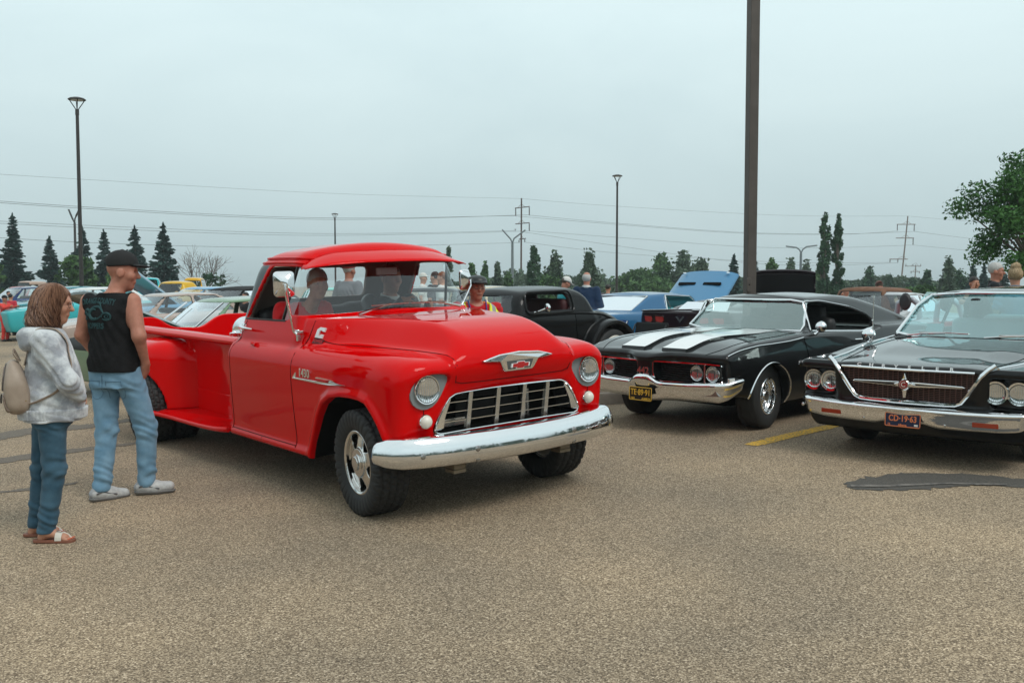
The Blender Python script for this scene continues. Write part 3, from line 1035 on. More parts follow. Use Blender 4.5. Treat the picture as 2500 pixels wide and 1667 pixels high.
 for yt,yb in((-.344,-.374),(-.102,-.13),(.132,.104),(.348,.320)):
  mb=MB()
  mb.add([(.566,yt-.017,.856),(.566,yt+.017,.856),(.556,yb+.017,.60),(.556,yb-.017,.60),(.535,yt-.017,.856),(.535,yt+.017,.856),(.525,yb+.017,.60),(.525,yb-.017,.60)],[(0,1,2,3),(4,7,6,5),(0,4,5,1),(1,5,6,2),(2,6,7,3),(3,7,4,0)])
  mb.obj('grille_upright',STEEL,T,bevel=.003)
 for z_ in(.665,.727,.792):
  hw=float(np.interp(z_,[.602,.665,.727,.79,.826],[.635,.63,.6,.555,.525]))
  MB().tube([(.535,-hw,z_),(.545,-hw*.5,z_),(.548,0,z_),(.545,hw*.5,z_),(.535,hw,z_)],.0065,6,flat=(.8,1.5)).obj('grille_bar',CHROME,T,True)
 for s in(-1,1):
  mb=MB()
  mb.prism([(s*y,z_)for y,z_ in[(.645,.61),(.625,.68),(.585,.765),(.535,.835),(.50,.845),(.52,.79),(.56,.70),(.575,.63)]],lambda a,b:(.43,a*.93,b),lambda a,b:(.555,a,b))
  mb.obj('grille_end_panel',CHROME,T)
 mb=MB()
 mb.box((.36,0,.73),(.02,1.25,.30))
 mb.obj('radiator_backing',DARK,T)
 mb=MB()
 for k in range(64):
  y=-.36+k*.0088
  for z0 in(.62,.70,.78):
   mb.box((.40,y,z0+.035),(.01,.003,.062))
 mb.obj('radiator_fin',pbr('radiator',(.045,.047,.048),.5,.6),T)
 for c_,d_ in(((.44,.205,.73),(.03,.03,.25)),((.44,.245,.70),(.02,.02,.2)),((.43,-.45,.64),(.04,.3,.05))):MB().box(c_,d_).obj('radiator_bracket',STEEL,T)
 mb=MB()
 bowl=[(-.315,1.060),(-.25,1.078),(-.17,1.096),(-.10,1.10),(0,1.107),(.10,1.10),(.17,1.096),(.25,1.078),(.315,1.060),(.25,1.050),(.17,1.044),(.135,.985),(.115,.972),(-.115,.972),(-.135,.985),(-.17,1.044),(-.25,1.050)]
 def bx(y,z_):return .656-.09*y*y+(.0 if z_>1.0 else-.012)
 mb.prism(bowl,lambda a,b:(bx(a,b)-.03,a,b),lambda a,b:(bx(a,b)+.022,a,b))
 em=mb.obj('hood_emblem',CHROME,T,bevel=.007,seg=3)
 tra=[(-.118,1.045),(.118,1.045),(.10,.985),(-.10,.985)]
 MB().prism(tra,lambda a,b:(bx(a,b)+.018,a,b),lambda a,b:(bx(a,b)+.0235,a,b)).obj('emblem_field',pbr('emblem_silver',(.10,.11,.11),.5,.2,bump=(220,.8,.003)),em)
 bow=[(-.072,1.024),(-.03,1.024),(-.03,1.034),(.03,1.034),(.03,1.024),(.072,1.024),(.072,.999),(.03,.999),(.03,.990),(-.03,.990),(-.03,.999),(-.072,.999)]
 sh=lambda P_,k,sl_:[((a*k)+sl_*(b-1.012),1.012+(b-1.012)*k)for a,b in P_]
 MB().prism(sh(bow,1.12,.25),lambda a,b:(.672,a,b),lambda a,b:(.6815,a,b)).obj('bowtie_border',pbr('white_enamel',(.75,.75,.75),.3),em)
 MB().prism(sh(bow,.95,.25),lambda a,b:(.676,a,b),lambda a,b:(.6845,a,b)).obj('bowtie',pbr('red_enamel',(.42,.004,.008),.3,coat=1),em)
 for s in(-1,1):
  def sp(px,pz):
   hit=B.ray_cast(Vector((px,s*2,pz)),Vector((0,-s,0)))[0]
   return hit.y if hit else s*.945
  mb=MB()
  lo=[(-.895,.886),(-.86,.897),(-.50,.899),(-.28,.912),(-.05,.9025),(-.28,.884),(-.5,.882)]
  mb.prism(lo,lambda a,b:(a,sp(a,b)-s*.006,b),lambda a,b:(a,sp(a,b)+s*.014,b))
  spr=mb.obj('fender_spear',CHROME,T,bevel=.003)
  mb=MB()
  mb.prism([(-.50,.921),(-.47,.929),(-.26,.924),(-.20,.915),(-.25,.915),(-.49,.919)],lambda a,b:(a,sp(a,b)-s*.006,b),lambda a,b:(a,sp(a,b)+s*.012,b))
  mb.obj('spear_edge',CHROME,spr)
  mb=MB()
  mb.prism([(-.893,.888),(-.84,.935),(-.83,.930),(-.84,.892)],lambda a,b:(a,sp(a,b)-s*.004,b),lambda a,b:(a,sp(a,b)+s*.010,b))
  mb.obj('spear_edge',CHROME,spr)
  lettering('badge_number','1430',.085,CHROME,spr,axes((-.685,sp(-.685,.935)+s*.008,.937),(-s,0,0)if s>0 else(1,0,0),(0,0,1)),.006,.002,1.05)
  lettering('badge_lettering','CHEVROLET',.026,pbr('red_letter',(.5,.02,.02),.4),spr,axes((-.385,sp(-.385,.906)+s*.016,.9085),(-s,0,0)if s>0 else(1,0,0),(0,0,1)),.003,.0008,1.35)
  hy=sp(-.75,1.235)
  cl=[(-.045,-.036),(.036,-.036),(.040,-.008),(.010,-.008),(.004,-.017),(-.012,-.017),(-.010,.012),(.0,.018),(.016,.018),(.020,.012),(.044,.012),(.047,.040),(-.01,.040),(-.038,.022)]
  cb=MB()
  hit=B.ray_cast(Vector((-.745,s*2,1.22)),Vector((0,-s,0)))
  n_=hit[1]
  if n_.y*s<0:n_=-n_
  xa=Vector((1,0,0))-n_*n_.x
  if s>0:xa=-xa
  MX=axes(hit[0]+n_*.006,xa,n_.cross(xa)if n_.cross(xa).z>0 else-n_.cross(xa))
  cb.prism([(a*1.1,b*1.1)for a,b in cl],lambda a,b:MX@Vector((a,b,-.012)),lambda a,b:MX@Vector((a,b,.004)))
  cbo=cb.obj('engine_badge',pbr('badge_white',(.78,.78,.78),.25,.3),T)
  MB().prism([(-.07,-.085),(.055,-.085),(.065,-.048),(-.055,-.048)],lambda a,b:MX@Vector((a,b,-.02)),lambda a,b:MX@Vector((a,b,.003))).obj('badge_plate',pbr('badge_dark',(.06,.003,.004),.4),cbo)
  lettering('badge_lettering','POWER',.034,pbr('red_letter2',(.45,.015,.02),.4),cbo,MX@Matrix.Translation((-.003,-.067,.0035)),.001,.0008)
 def bcurve(y):
  a=abs(y)
  return float(np.interp(a,[0,.3,.6,.8,.9,.95,.98,.995],[.765,.755,.725,.680,.630,.580,.530,.480]))
 prof=[(-.03,.600),(.0,.600),(.020,.594),(.036,.578),(.049,.553),(.058,.522),(.064,.485),(.063,.452),(.050,.422),(.024,.403),(-.02,.400)]
 bys=np.concatenate([np.linspace(-.995,-.9,9),np.linspace(-.86,.86,30),np.linspace(.9,.995,9)])
 VV=[]
 for y in bys:
  dx=.012
  t=Vector((bcurve(y+.01)-bcurve(y-.01),.02 if abs(y)<.985 else .008,0)).normalized()
  nrm=Vector((t.y,-t.x,0))
  e=float(np.interp(abs(y),[.9,.97,.995],[1,.93,.72]))
  c=Vector((bcurve(y)-.066,y,0))
  for d,z_ in prof:
   p=c+nrm*d
   VV.append((p.x,p.y,.50+(z_-.50)*e-.005*math.cos(y*3)))
 k=len(prof);n=len(bys)
 FF=[(i*k+j,(i+1)*k+j,(i+1)*k+j+1,i*k+j+1)for i in range(n-1)for j in range(k-1)]
 bo=link('front_bumper',mesh_np('front_bumper',VV,FF,CHROME),T)
 m_=bo.modifiers.new('sub','SUBSURF');m_.levels=2;m_.render_levels=2
 so=bo.modifiers.new('solid','SOLIDIFY');so.thickness=.006;so.offset=-1
 for y,z_ in((-.82,.490),(-.434,.497),(.43,.507),(.72,.505),(-.426,.425),(.436,.425)):
  nx=bcurve(y)
  big=z_>.45
  c=(nx-(.003 if big else .020),y,z_)
  MB().lathe([(.021,-.004),(.021,.004),(.015,.013),(.0005,.016)],axis='x',n=16,c=c).obj('bumper_bolt',pbr('bolt_steel',(.38,.38,.38),.3,1.0),bo,True)
 mb=MB()
 mb.box((.55,0,.512),(.22,1.3,.012))
 for k in range(5):mb.box((.60,-.5+k*.25,.535),(.10,.16,.02))
 mb.obj('bumper_filler',TRIM,T)
 for y in(-.52,.42):
  mb=MB()
  mb.box((.55,y,.375),(.20,.09,.03));mb.box((.60,y,.345),(.10,.10,.022));mb.box((.5,y,.42),(.3,.05,.07))
  mb.obj('tow_bracket',pbr('dirty_steel',(.20,.16,.11),.6,.6),T)
 for s in(-1,1):
  c=Vector((-.745,s*1.05,1.60))if s<0 else Vector((-1.41,1.07,1.55))
  if s>0:c=Vector((-1.40,1.06,1.555))
  foot=Vector((-.96,s*.845,1.215))if s<0 else Vector((-1.36,.86,1.20))
  wv,hv=.076,.094
  yaw=Matrix.Rotation(R(-22*-s)+(0 if s<0 else 0),4,'Z')
  MX=Matrix.Translation(c)@yaw
  mb=MB()
  out=rpoly([(-wv,-hv),(wv,-hv),(wv,hv),(-wv,hv)],.035,5)
  inn=[(a*.35,b*.35)for a,b in out]
  n=len(out)
  Vv=[MX@Vector((-.012,a,b))for a,b in out]+[MX@Vector((.004,a,b))for a,b in out]+[MX@Vector((.010,a*.95,b*.95))for a,b in out]+[MX@Vector((.055,a,b))for a,b in inn]
  Ff=[tuple(range(n))[::-1]]+[(r0*n+i,r0*n+(i+1)%n,(r0+1)*n+(i+1)%n,(r0+1)*n+i)for r0 in range(3)for i in range(n)]+[tuple(3*n+i for i in range(n))]
  mb.add(Vv,Ff)
  mo=mb.obj('door_mirror',CHROME,T,smooth=True)
  MB().prism(out,lambda a,b:MX@Vector((-.0125,a*.92,b*.92)),lambda a,b:MX@Vector((-.0145,a*.92,b*.92))).obj('mirror_glass',pbr('mirror',(.85,.88,.88),.01,1.0),mo)
  a0=MX@Vector((.06,0,0))
  MB().tube([a0+Vector((0,0,.0)),a0+Vector((.01,0,-.05)),foot+Vector((.02,s*.05,.02)),foot+Vector((.03,s*.03,0))],[.014,.012,.011,.014],10).obj('mirror_arm',CHROME,mo,True)
  mb=MB()
  mb.box(foot+Vector((0,0,.01)),(.075,.05,.022));mb.box(foot+Vector((.005,s*.005,-.035)),(.03,.03,.05));mb.tube([foot+Vector((-.03,s*.02,.015)),foot+Vector((.045,s*.02,.022))],.012,8)
  mb.obj('mirror_bracket',STEEL,mo,bevel=.004)
 for s in(-1,1):
  d=P[6]if s<0 else P[7]
  y=s*.845
  MB().tube([(-2.03,y,1.228),(-1.98,y+s*.03,1.226),(-1.88,y+s*.045,1.222),(-1.72,y+s*.04,1.218)],[.016,.018,.013,.006],10).obj('door_handle',CHROME,d,True)
  MB().lathe([(.03,-.01),(.03,.006),(.02,.010),(.0005,.011)],c=(-1.985,s*.842,1.225),axis='-y' if s<0 else 'y',n=20).obj('handle_boss',CHROME,d,True)
  hit=B.ray_cast(Vector((-1.64,s*2,1.09)),Vector((0,-s,0)))
  MB().tube([hit[0]+Vector((-.10,s*.0,.012)),hit[0]+Vector((.0,s*.004,.006))],[.016,.022],10,flat=(.7,1)).obj('fuel_cover',RED,T,True)
 for pts in([(-.835,-.40,1.338),(-.865,-.22,1.375),(-.880,-.07,1.405)],[(-.86,.60,1.350),(-.875,.42,1.39),(-.885,.24,1.405)]):
  MB().tube([Vector(p)+Vector((.02,0,0))for p in pts],[.012,.007,.005],6).obj('wiper_arm',CHROME,T,True)
 for a,b in(((-.880,-.25,1.398),(-.880,.10,1.404)),((-.880,.12,1.402),(-.89,.48,1.395))):
  MB().tube([Vector(a)+Vector((.016,0,0)),Vector(b)+Vector((.016,0,0))],.006,6).obj('wiper_blade',STEEL,T,True)
 mb=MB()
 mb.tube([(-1.06,.045,1.74),(-1.10,.045,1.69)],.006,6)
 im=mb.obj('rear_view_mirror',TRIM,T)
 MB().box((-1.10,.045,1.662),(.025,.20,.062)).obj('mirror_shell',pbr('mirror_grey',(.42,.40,.40),.35),im,bevel=.01)
 mb=MB()
 a=Vector((-.35,0,.94)).normalized()
 cW=Vector((-1.33,.35,1.24))
 e1=Vector((0,1,0));e2=a.cross(e1)
 ringp=[cW+(e1*math.cos(t)+e2*math.sin(t))*.21 for t in np.linspace(0,2*math.pi,33)]
 mb.tube(ringp,.013,8,cap=False)
 for t in(0.3,2.8,4.7):mb.tube([cW,cW+(e1*math.cos(t)+e2*math.sin(t))*.21],.01,6)
 mb.tube([cW,cW-a*.3],.02,8)
 mb.obj('steering_wheel',TRIM,T,smooth=True)
 v2=Vol((-2.05,-.78,.7),(-1.2,.78,1.42),.02)
 v2 .rbox((-1.72,0,.93),(.55,1.42,.20),.07)
 v2 .rbox((-1.98,0,1.12),(.16,1.42,.50),.07,.03)
 v2 .rbox((-1.96,-.36,1.18),(.17,.55,.42),.08,.02);v2 .rbox((-1.96,.36,1.18),(.17,.55,.42),.08,.02)
 a_,b_,c_=v2 .nets()
 link('bench_seat',mesh_np('bench_seat',a_,b_,SEATM,c_),T)
 MB().box((-1.03,0,1.25),(.18,1.30,.10)).obj('dashboard',pbr('dash',(.05,.05,.05),.5),T,bevel=.03)
 xb0,xb1=-2.24,-5.42
 for s in(-1,1):
  mb=MB()
  mb.box(((xb0+xb1)/2,s*.665,.74),(xb0-xb1,.035,.66))
  mb.box(((xb0+xb1)/2,s*.675,.43),(xb0-xb1,.03,.24))
  mb.obj('bed_side',RED,T,bevel=.006)
  mb=MB()
  mb.tube([(xb0+.02,s*.765,1.075),(xb1,s*.765,1.085)],.075,14,flat=(.55,1.0))
  mb.obj('bed_rail',RED,T,smooth=True)
  for px in(-3.62,-5.3):
   MB().box((px,s*.70,.99),(.10,.06,.11)).obj('stake_post',RED,T,bevel=.008)
 MB().box(((xb0+xb1)/2,0,.60),(xb0-xb1,1.32,.04)).obj('bed_floor',pbr('bed_red',(.30,.01,.012),.6),T)
 MB().box((xb0-.01,0,.80),(.03,1.36,.5)).obj('bed_header',RED,T,bevel=.01)
 tg=rpoly([(-.80,.55),(.80,.55),(.80,1.155),(.34,1.165),(.10,1.02),(-.24,1.045),(-.42,1.175),(-.80,1.185)],[.02,.02,.03,.10,.08,.08,.08,.03],6)
 MB().prism(tg,lambda a,b:(xb1-.03,a,b),lambda a,b:(xb1+.03,a,b)).obj('tailgate',RED,T,bevel=.012)
 v2=Vol((-2.95,-.72,.85),(-2.25,.72,1.35),.014)
 v2 .op(lambda X,Y,Z:smax(np.sqrt((X+2.57)**2+(Z-1.09)**2)-.19,np.abs(Y)-.66,.10),(-9,-9,-9),(9,9,9))
 a_,b_,c_=v2 .nets()
 tank=link('fuel_tank',mesh_np('fuel_tank',a_,b_,CHROME,c_),T)
 MB().lathe([(.03,0),(.03,.03),(.012,.05),(.012,.07),(.0005,.071)],c=(-2.57,-.655,1.13),axis='-y',n=16).obj('tank_valve',CHROME,tank,True)
 for s in(-1,1):
  pts=[(-2.17,.95),(-2.24,.975),(-2.45,.985),(-2.8,.99),(-3.15,.995),(-3.4,1.01),(-3.6,1.05),(-4.0,1.10),(-4.4,1.10),(-4.4,.66),(-2.17,.66)]
  zt=lambda xx:float(np.interp(-xx,[2.17,2.5,3.0,3.4,3.7,4.4],[.352,.335,.325,.330,.345,.352]))
  mb=MB()
  mb.prism(pts,lambda a,b:(a,s*b,zt(a)-.03),lambda a,b:(a,s*b,zt(a)))
  mb.obj('running_board',RED,T,bevel=.004)
  MB().tube(dens([(a,s*b,zt(a)-.018)for a,b in pts[:9]],.08),.024,10).obj('board_edge',RED,T,True)
  for k in range(9):
   yk=.70+k*.025
   MB().box((-2.80,s*yk,zt(-2.8)+.003),(1.15,.008,.007)).obj('board_rib',RED,T)
 v2=Vol((-5.0,.60,.30),(-3.35,1.2,1.08),.0145)
 XX,YY,ZZ=v2 .X,v2 .Y,v2 .Z
 plan=poly_sd(rpoly([(-3.46,.5),(-3.56,.80),(-3.68,.98),(-3.85,1.10),(-4.15,1.15),(-4.5,1.12),(-4.8,.95),(-4.9,.5)],[.02,.15,.15,.15,.2,.2,.15,.02]),v2 .ax[0][:,None],v2 .ax[1][None,:]).astype(np.float32)[:,:,None]
 ztp=pchip([-4.95,-4.6,-4.2,-3.85,-3.62,-3.5,-3.42],[.80,.97,1.035,1.03,.985,.93,.86])(XX)-.35*np.maximum(YY-.70,0)**2-.0*ZZ
 fd=smax(plan+0*ZZ,ZZ-ztp,.16)
 fd=np.maximum(fd,.355-ZZ)
 fd=smax(fd,-np.maximum(np.sqrt((XX+4.12)**2+(ZZ-.37)**2)-.44,YY-9),.01)
 v2 .f=fd.astype(np.float32)
 a_,b_,c_=v2 .nets()
 m1=mesh_np('rear_fender',a_,b_,RED,c_)
 link('rear_fender',m1,T)
 a2=a_*np.array([1,-1,1]);c2=c_*np.array([1,-1,1])
 link('rear_fender',mesh_np('rear_fender',a2,b_[:,::-1],RED,c2),T)
 mb=MB()
 for y in(-.42,.42):mb.box((-2.3,y,.50),(5.6,.09,.16))
 mb.box((0,0,.40),(.10,1.5,.10));mb.box((-4.12,0,.40),(.13,1.5,.13));mb.lathe([(.17,-.15),(.17,.15)],c=(-4.12,0,.4),n=16);mb.box((-.3,0,.55),(.9,.7,.3))
 mb.obj('chassis',pbr('chassis_black',(.012,.012,.012),.7),T)
 RM=pbr('polished_alloy',(.70,.69,.67),.16,1.0)
 for s in(-1,1):
  wheel(T,(0,s*.815,.365),.372,.224,.255,s,'star','lug',RM,steer=R(-6),dish=0.005)
  wheel(T,(-4.10,s*.975,.365),.40,.224,.235,s,'star','lug',RM,dish=.09)
  wheel(T,(-4.10,s*.695,.365),.40,.224,.235,s,'hub2','lug',STEEL)
 return T,B
TRUCK,TRUCK_B=build_truck()
# ================================================================ a general car builder (used for every saloon, coupe and truck behind)
BLACKP=pbr('black_paint',(0.0045,0.0045,0.005),0.35,coat=1.0,coat_rough=0.015,spec=0.1,coat_ior=1.36)
CLOTH=pbr('seat_vinyl',(0.02,0.02,0.021),0.55)
LINING=pbr('dark_lining',(0.035,0.034,0.033),0.8)
def paint(name,col,rough=0.4):
 return pbr(name,col,rough,coat=1.0,coat_rough=0.03,spec=0.1,coat_ior=1.36)
def P2(t):return pchip([a for a,b in t],[b for a,b in t])
def car(name,label,M,sp,group=None,cat='car'):
 T=thing(name,label,cat,M,group)
 h=sp.get('h',.03)
 x0,x1=sp['len']
 W=sp.get('W',1.03)
 v=Vol((x0-.05,0,sp.get('z0',.12)),(x1+.08,W,sp['H']+.05),h,sym=True)
 X,Y,Z=v.X,v.Y,v.Z
 hwf=P2(sp['hw']);plf=P2(sp['plan'])
 side=Y-(hwf(Z)+plf(X))
 edge=P2(sp['edge'])(X)
 bul=P2(sp.get('bulge',[(x0,0),(x1,0)]))(X)
 bw=sp.get('bw',.85)
 top=Z-(edge+bul*(1-sstep(sp.get('bs',.55),1.0,Y/bw)))
 body=smax(side,top,sp.get('kst',.08))
 xF=P2(sp['xF'])(Z)-sp.get('fplan',.05)*(Y/.9)**2
 if 'nose' in sp:xF=xF+sp['nose'](Y,Z)
 body=smax(body,X-xF,sp.get('kf',.05))
 xR=P2(sp['xR'])(Z)+sp.get('rplan',.05)*(Y/.9)**2
 body=smax(body,xR-X,sp.get('krr',.06))
 zb=P2(sp['bot'])(X)if isinstance(sp['bot'],list)else sp['bot']
 body=smax(body,zb-Z,.04)
 f=body
 if 'pre' in sp:f=sp['pre'](v,f)
 wUf=P2(sp['wU']);fUf=P2(sp['fU']);wrap=sp.get('wrap',.15)
 U=None
 if sp.get('cabin',True):
  uside=Y-wUf(Z)-P2(sp['uplan'])(X)if 'uplan' in sp else Y-wUf(Z)
  ufront=(X-(fUf(Z)-wrap*Y*Y))*sp.get('fsl',.8)
  urear=((P2(sp['rU'])(Z)+sp.get('rwrap',.12)*Y*Y)-X)*.8
  uroof=(Z-(P2(sp['roof'])(X)-sp.get('crown',.05)*(Y/.6)**2))*.92
  U=smax(smax(uside,ufront,sp.get('kp',.06)),urear,sp.get('kp',.06))
  U=smax(U,uroof,sp.get('kr',.07))
  U=np.maximum(U,sp.get('ub',.7)-Z)
  f=smin(f,U,sp.get('ku',.03))
 for ax_,az,r in sp['arches']:
  rx=r if not isinstance(r,tuple)else r[0]
  rz_=r if not isinstance(r,tuple)else r[1]
  q=(np.sqrt(((X-ax_)/rx)**2+((Z-az)/rz_)**2)-1)*min(rx,rz_)
  f=smax(f,-np.maximum(q+0*Y,sp.get('wy',.5)-Y),.015)
 inner=None
 if U is not None and sp.get('hollow',True):
  th=sp.get('th',.045)
  inner=np.maximum(U+th,sp.get('zi',.45)-Z)
  inner=np.maximum(inner,np.minimum(X-sp.get('xdash',-1.0),sp.get('zdash',.86)-Z))
  f=np.maximum(f,-inner)
  big=9.0
  if sp.get('ws'):
   d=poly_sd(sp['ws'],v.ax[1][:,None],v.ax[2][None,:]).astype(np.float32)[None]
   f=smax(f,-np.maximum(d+0*X,np.maximum(sp['wsx'][0]-X,X-sp['wsx'][1])),.006)
  if sp.get('rw'):
   d=poly_sd(sp['rw'],v.ax[1][:,None],v.ax[2][None,:]).astype(np.float32)[None]
   f=smax(f,-np.maximum(d+0*X,np.maximum(sp['rwx'][0]-X,X-sp['rwx'][1])),.006)
  for S in sp.get('sw',[]):
   d=poly_sd(S,v.ax[0][:,None],v.ax[2][None,:]).astype(np.float32)[:,None,:]
   f=smax(f,-np.maximum(d+0*Y,sp.get('swy',.35)-Y),.006)
 if 'post' in sp:f=sp['post'](v,f)
 v.f=(f+np.zeros(v.f.shape)).astype(np.float32)
 V,Q,N=v.nets()
 B=bvh(V,Q)
 C=V[Q].mean(1);FN=N[Q].mean(1)
 x,y,z=C.T
 ya=np.abs(y)
 cls=np.zeros(len(Q),int)
 zbelt=sp.get('zbelt',.9)
 xc=sp['xcowl']
 d0,d1=sp['door']
 hw_in=sp.get('hoodw',.74)
 cls[(x>xc)&(ya<hw_in)&(z>sp.get('zhood',.7))]=1
 cls[(x>xc)&(cls==0)&(y>=0)]=2
 cls[(x>xc)&(cls==0)&(y<0)]=3
 dm=(x<d1)&(x>d0)&(ya>.5)&(z>.25)&(z<zbelt+.03)&(cls==0)|((x<d1)&(x>d0)&(ya>.5)&(z<zbelt)&(z>.25))
 cls[dm&(y>=0)]=4
 cls[dm&(y<0)]=5
 cls[(z>zbelt+.02)&(x<xc)&(x>sp['rU'][0][1]-.1)&(cls==0)]=6
 if 'rwp' in sp:
  d=poly_sd(sp['rwp'],x,ya)
  cls[(d<0)&(z>zbelt)]=9
 if inner is not None:
  pc=np.array([(d0+d1)/2-.2,0,(sp['H']+.55)/2])
  facing=((pc-C)*FN).sum(1)>0
  wu=wUf(z)
  cls[facing&(ya<wu-.015)&(z>sp.get('zi',.45)-.02)&(z<sp['H']-.02)&(x<xc-.06)&(x>sp['rU'][0][1]+.02)]=7
 for ax_,az,r in sp['arches']:
  rx=r if not isinstance(r,tuple)else max(r)
  q=np.sqrt((x-ax_)**2+(z-az)**2)-rx
  cls[(q<.02)&(ya<hwf(z)+plf(x)-.03)&(ya>sp.get('wy',.5)-.06)]=8
 cls[(FN[:,2]<-.7)&(z<.4)]=8
 pm=sp['paint']
 par={0:('body',pm),1:('hood',sp.get('hoodpaint',pm)),2:('fender',pm),3:('fender',pm),4:('door',pm),5:('door',pm),6:('roof',sp.get('roofpaint',pm)),7:('cabin_lining',sp.get('lining',LINING)),8:('wheel_well',DARK),9:('rear_window',pbr('tinted_glass',(0.010,0.013,0.014),0.04,spec=0.7))}
 if 'cls' in sp:cls=sp['cls'](cls,C,FN,par)
 P=split(V,Q,N,cls,par,T)
 gm=sp.get('glass',GLASS)
 if inner is not None:
  for key,nm in(('ws','windshield'),('rw','rear_window')):
   if not sp.get(key):continue
   pl=sp[key]
   zs=[p[1]for p in pl];z0_,z1_=min(zs)-.015,max(zs)+.015
   nz,ny=9,17
   GV=[]
   for i in range(nz):
    zz=z0_+(z1_-z0_)*i/(nz-1)
    xs_=[abs(p[0])for p in pl]
    lo_=max(abs(a)for a,b in pl if b<(z0_+z1_)/2);hi_=max(abs(a)for a,b in pl if b>=(z0_+z1_)/2)
    ym=lo_+(hi_-lo_)*i/(nz-1)+.012
    for j in range(ny):
     yy=ym*(2*j/(ny-1)-1)
     xx=float(fUf(zz))-wrap*yy*yy-.022 if key=='ws' else float(P2(sp['rU'])(zz))+sp.get('rwrap',.12)*yy*yy+.022
     GV.append((xx,yy,zz))
   GF=[(i*ny+j,i*ny+j+1,(i+1)*ny+j+1,(i+1)*ny+j)for i in range(nz-1)for j in range(ny-1)]
   link(nm,mesh_np(nm,GV,GF,gm),T)
  if sp.get('sideglass',True):
   for k,S in enumerate(sp.get('sw',[])):
    if k in sp.get('openwin',()):continue
    for s in(-1,1):
     GV=[(a,s*(float(wUf(b))-.02),b)for a,b in S]
     par_=P.get(4 if s>0 else 5)if k==0 else None
     link('side_window',mesh_np('side_window',GV,[list(range(len(GV)))],gm,smooth=False),par_ or T)
  if sp.get('seats',True):
   zi=sp.get('zseat',.55)
   v2=Vol((d0-.9,-.66,zi-.15),(d1,.66,zi+.75),.035)
   for xx in sp.get('seatx',(d0+.35,d0-.55)):
    if xx<d0-.8:continue
    v2 .rbox((xx+.22,0,zi),(.5,1.25,.18),.06)
    v2 .rbox((xx-.05,0,zi+.22),(.16,1.25,.5),.06,.03)
    if sp.get('headrest'):
     for s in(-.36,.36):v2 .rbox((xx-.06,s,zi+.52),(.10,.30,.20),.05,.02)
   a_,b_,c_=v2 .nets()
   if len(b_):link('seat',mesh_np('seat',a_,b_,sp.get('seatmat',CLOTH),c_),T)
   mb=MB()
   cW=Vector((sp.get('xdash',-1.0)-.25,.36,sp.get('zdash',.86)-.06))
   a=Vector((-.45,0,.9)).normalized();e1=Vector((0,1,0));e2=a.cross(e1)
   mb.tube([cW+(e1*math.cos(t)+e2*math.sin(t))*.19 for t in np.linspace(0,2*math.pi,25)],.011,6,cap=False)
   mb.tube([cW-e1*.19,cW+e1*.19],.012,6)
   mb.obj('steering_wheel',sp.get('wheelmat',TRIM),T,smooth=True)
 for w in sp['wheels']:
  for s in(-1,1):
   wheel(T,(w['x'],s*(w['y']-w['W']/2),w['R']),w['R'],w['r'],w['W'],s,w.get('kind','cap'),w.get('tread','road'),w.get('mat',CHROME),w.get('steer',0),w.get('ww',0),dish=w.get('dish',0))
 return T,B,P,v
def bumper(T,name,path,prof,mat=CHROME,sub=2,end=.75):
 """path (x,y) list from one end to the other; prof (out, z) list"""
 VV=[]
 n=len(path);k=len(prof)
 zc=sum(p[1]for p in prof)/k
 for i,(px,py)in enumerate(path):
  a=path[max(i-1,0)];b=path[min(i+1,n-1)]
  t=Vector((b[0]-a[0],b[1]-a[1],0)).normalized()
  nr=Vector((t.y,-t.x,0))
  e=end if i in(0,n-1)else 1.0
  for d,z_ in prof:
   VV.append((px+nr.x*d*e,py+nr.y*d*e,zc+(z_-zc)*e))
 FF=[(i*k+j,(i+1)*k+j,(i+1)*k+j+1,i*k+j+1)for i in range(n-1)for j in range(k-1)]
 o=link(name,mesh_np(name,VV,FF,mat),T)
 if sub:
  m=o.modifiers.new('sub','SUBSURF');m.levels=sub;m.render_levels=sub
 m=o.modifiers.new('solid','SOLIDIFY');m.thickness=.006;m.offset=-1
 return o
def headlamp(T,c,r,rimr=None,M=None,name='headlight',fl=True):
 """round lamp facing local +x"""
 rimr=rimr or r*1.12
 t=MB().lathe([(rimr,-.03),(rimr,.006),(rimr*.97,.014),(r*1.02,.012),(r,.002)],c=c,axis='x',n=32).obj(name,CHROME,T,True)
 MB().lathe([(r,.003)]+[(r*math.cos(a),.003+.026*math.sin(a))for a in np.linspace(.1,math.pi/2-.001,7)],c=c,axis='x',n=32).obj('lens',LENS,t,True)
 MB().lathe([(r*.98,.001),(r*.75,-.02),(r*.4,-.036),(.0001,-.042)],c=c,axis='x',n=24).obj('reflector',CHROME,t,True)
 if fl:
  mb=MB()
  for k in range(-4,5):
   w=math.sqrt(max((r*.9)**2-(k*r*.2)**2,0))
   mb.box((c[0]+.004,c[1]+k*r*.2,c[2]),(.002,.003,2*w))
  mb.obj('lens_flute',pbr('lamp_flute',(.55,.56,.57),.15,0.6),t)
 return t
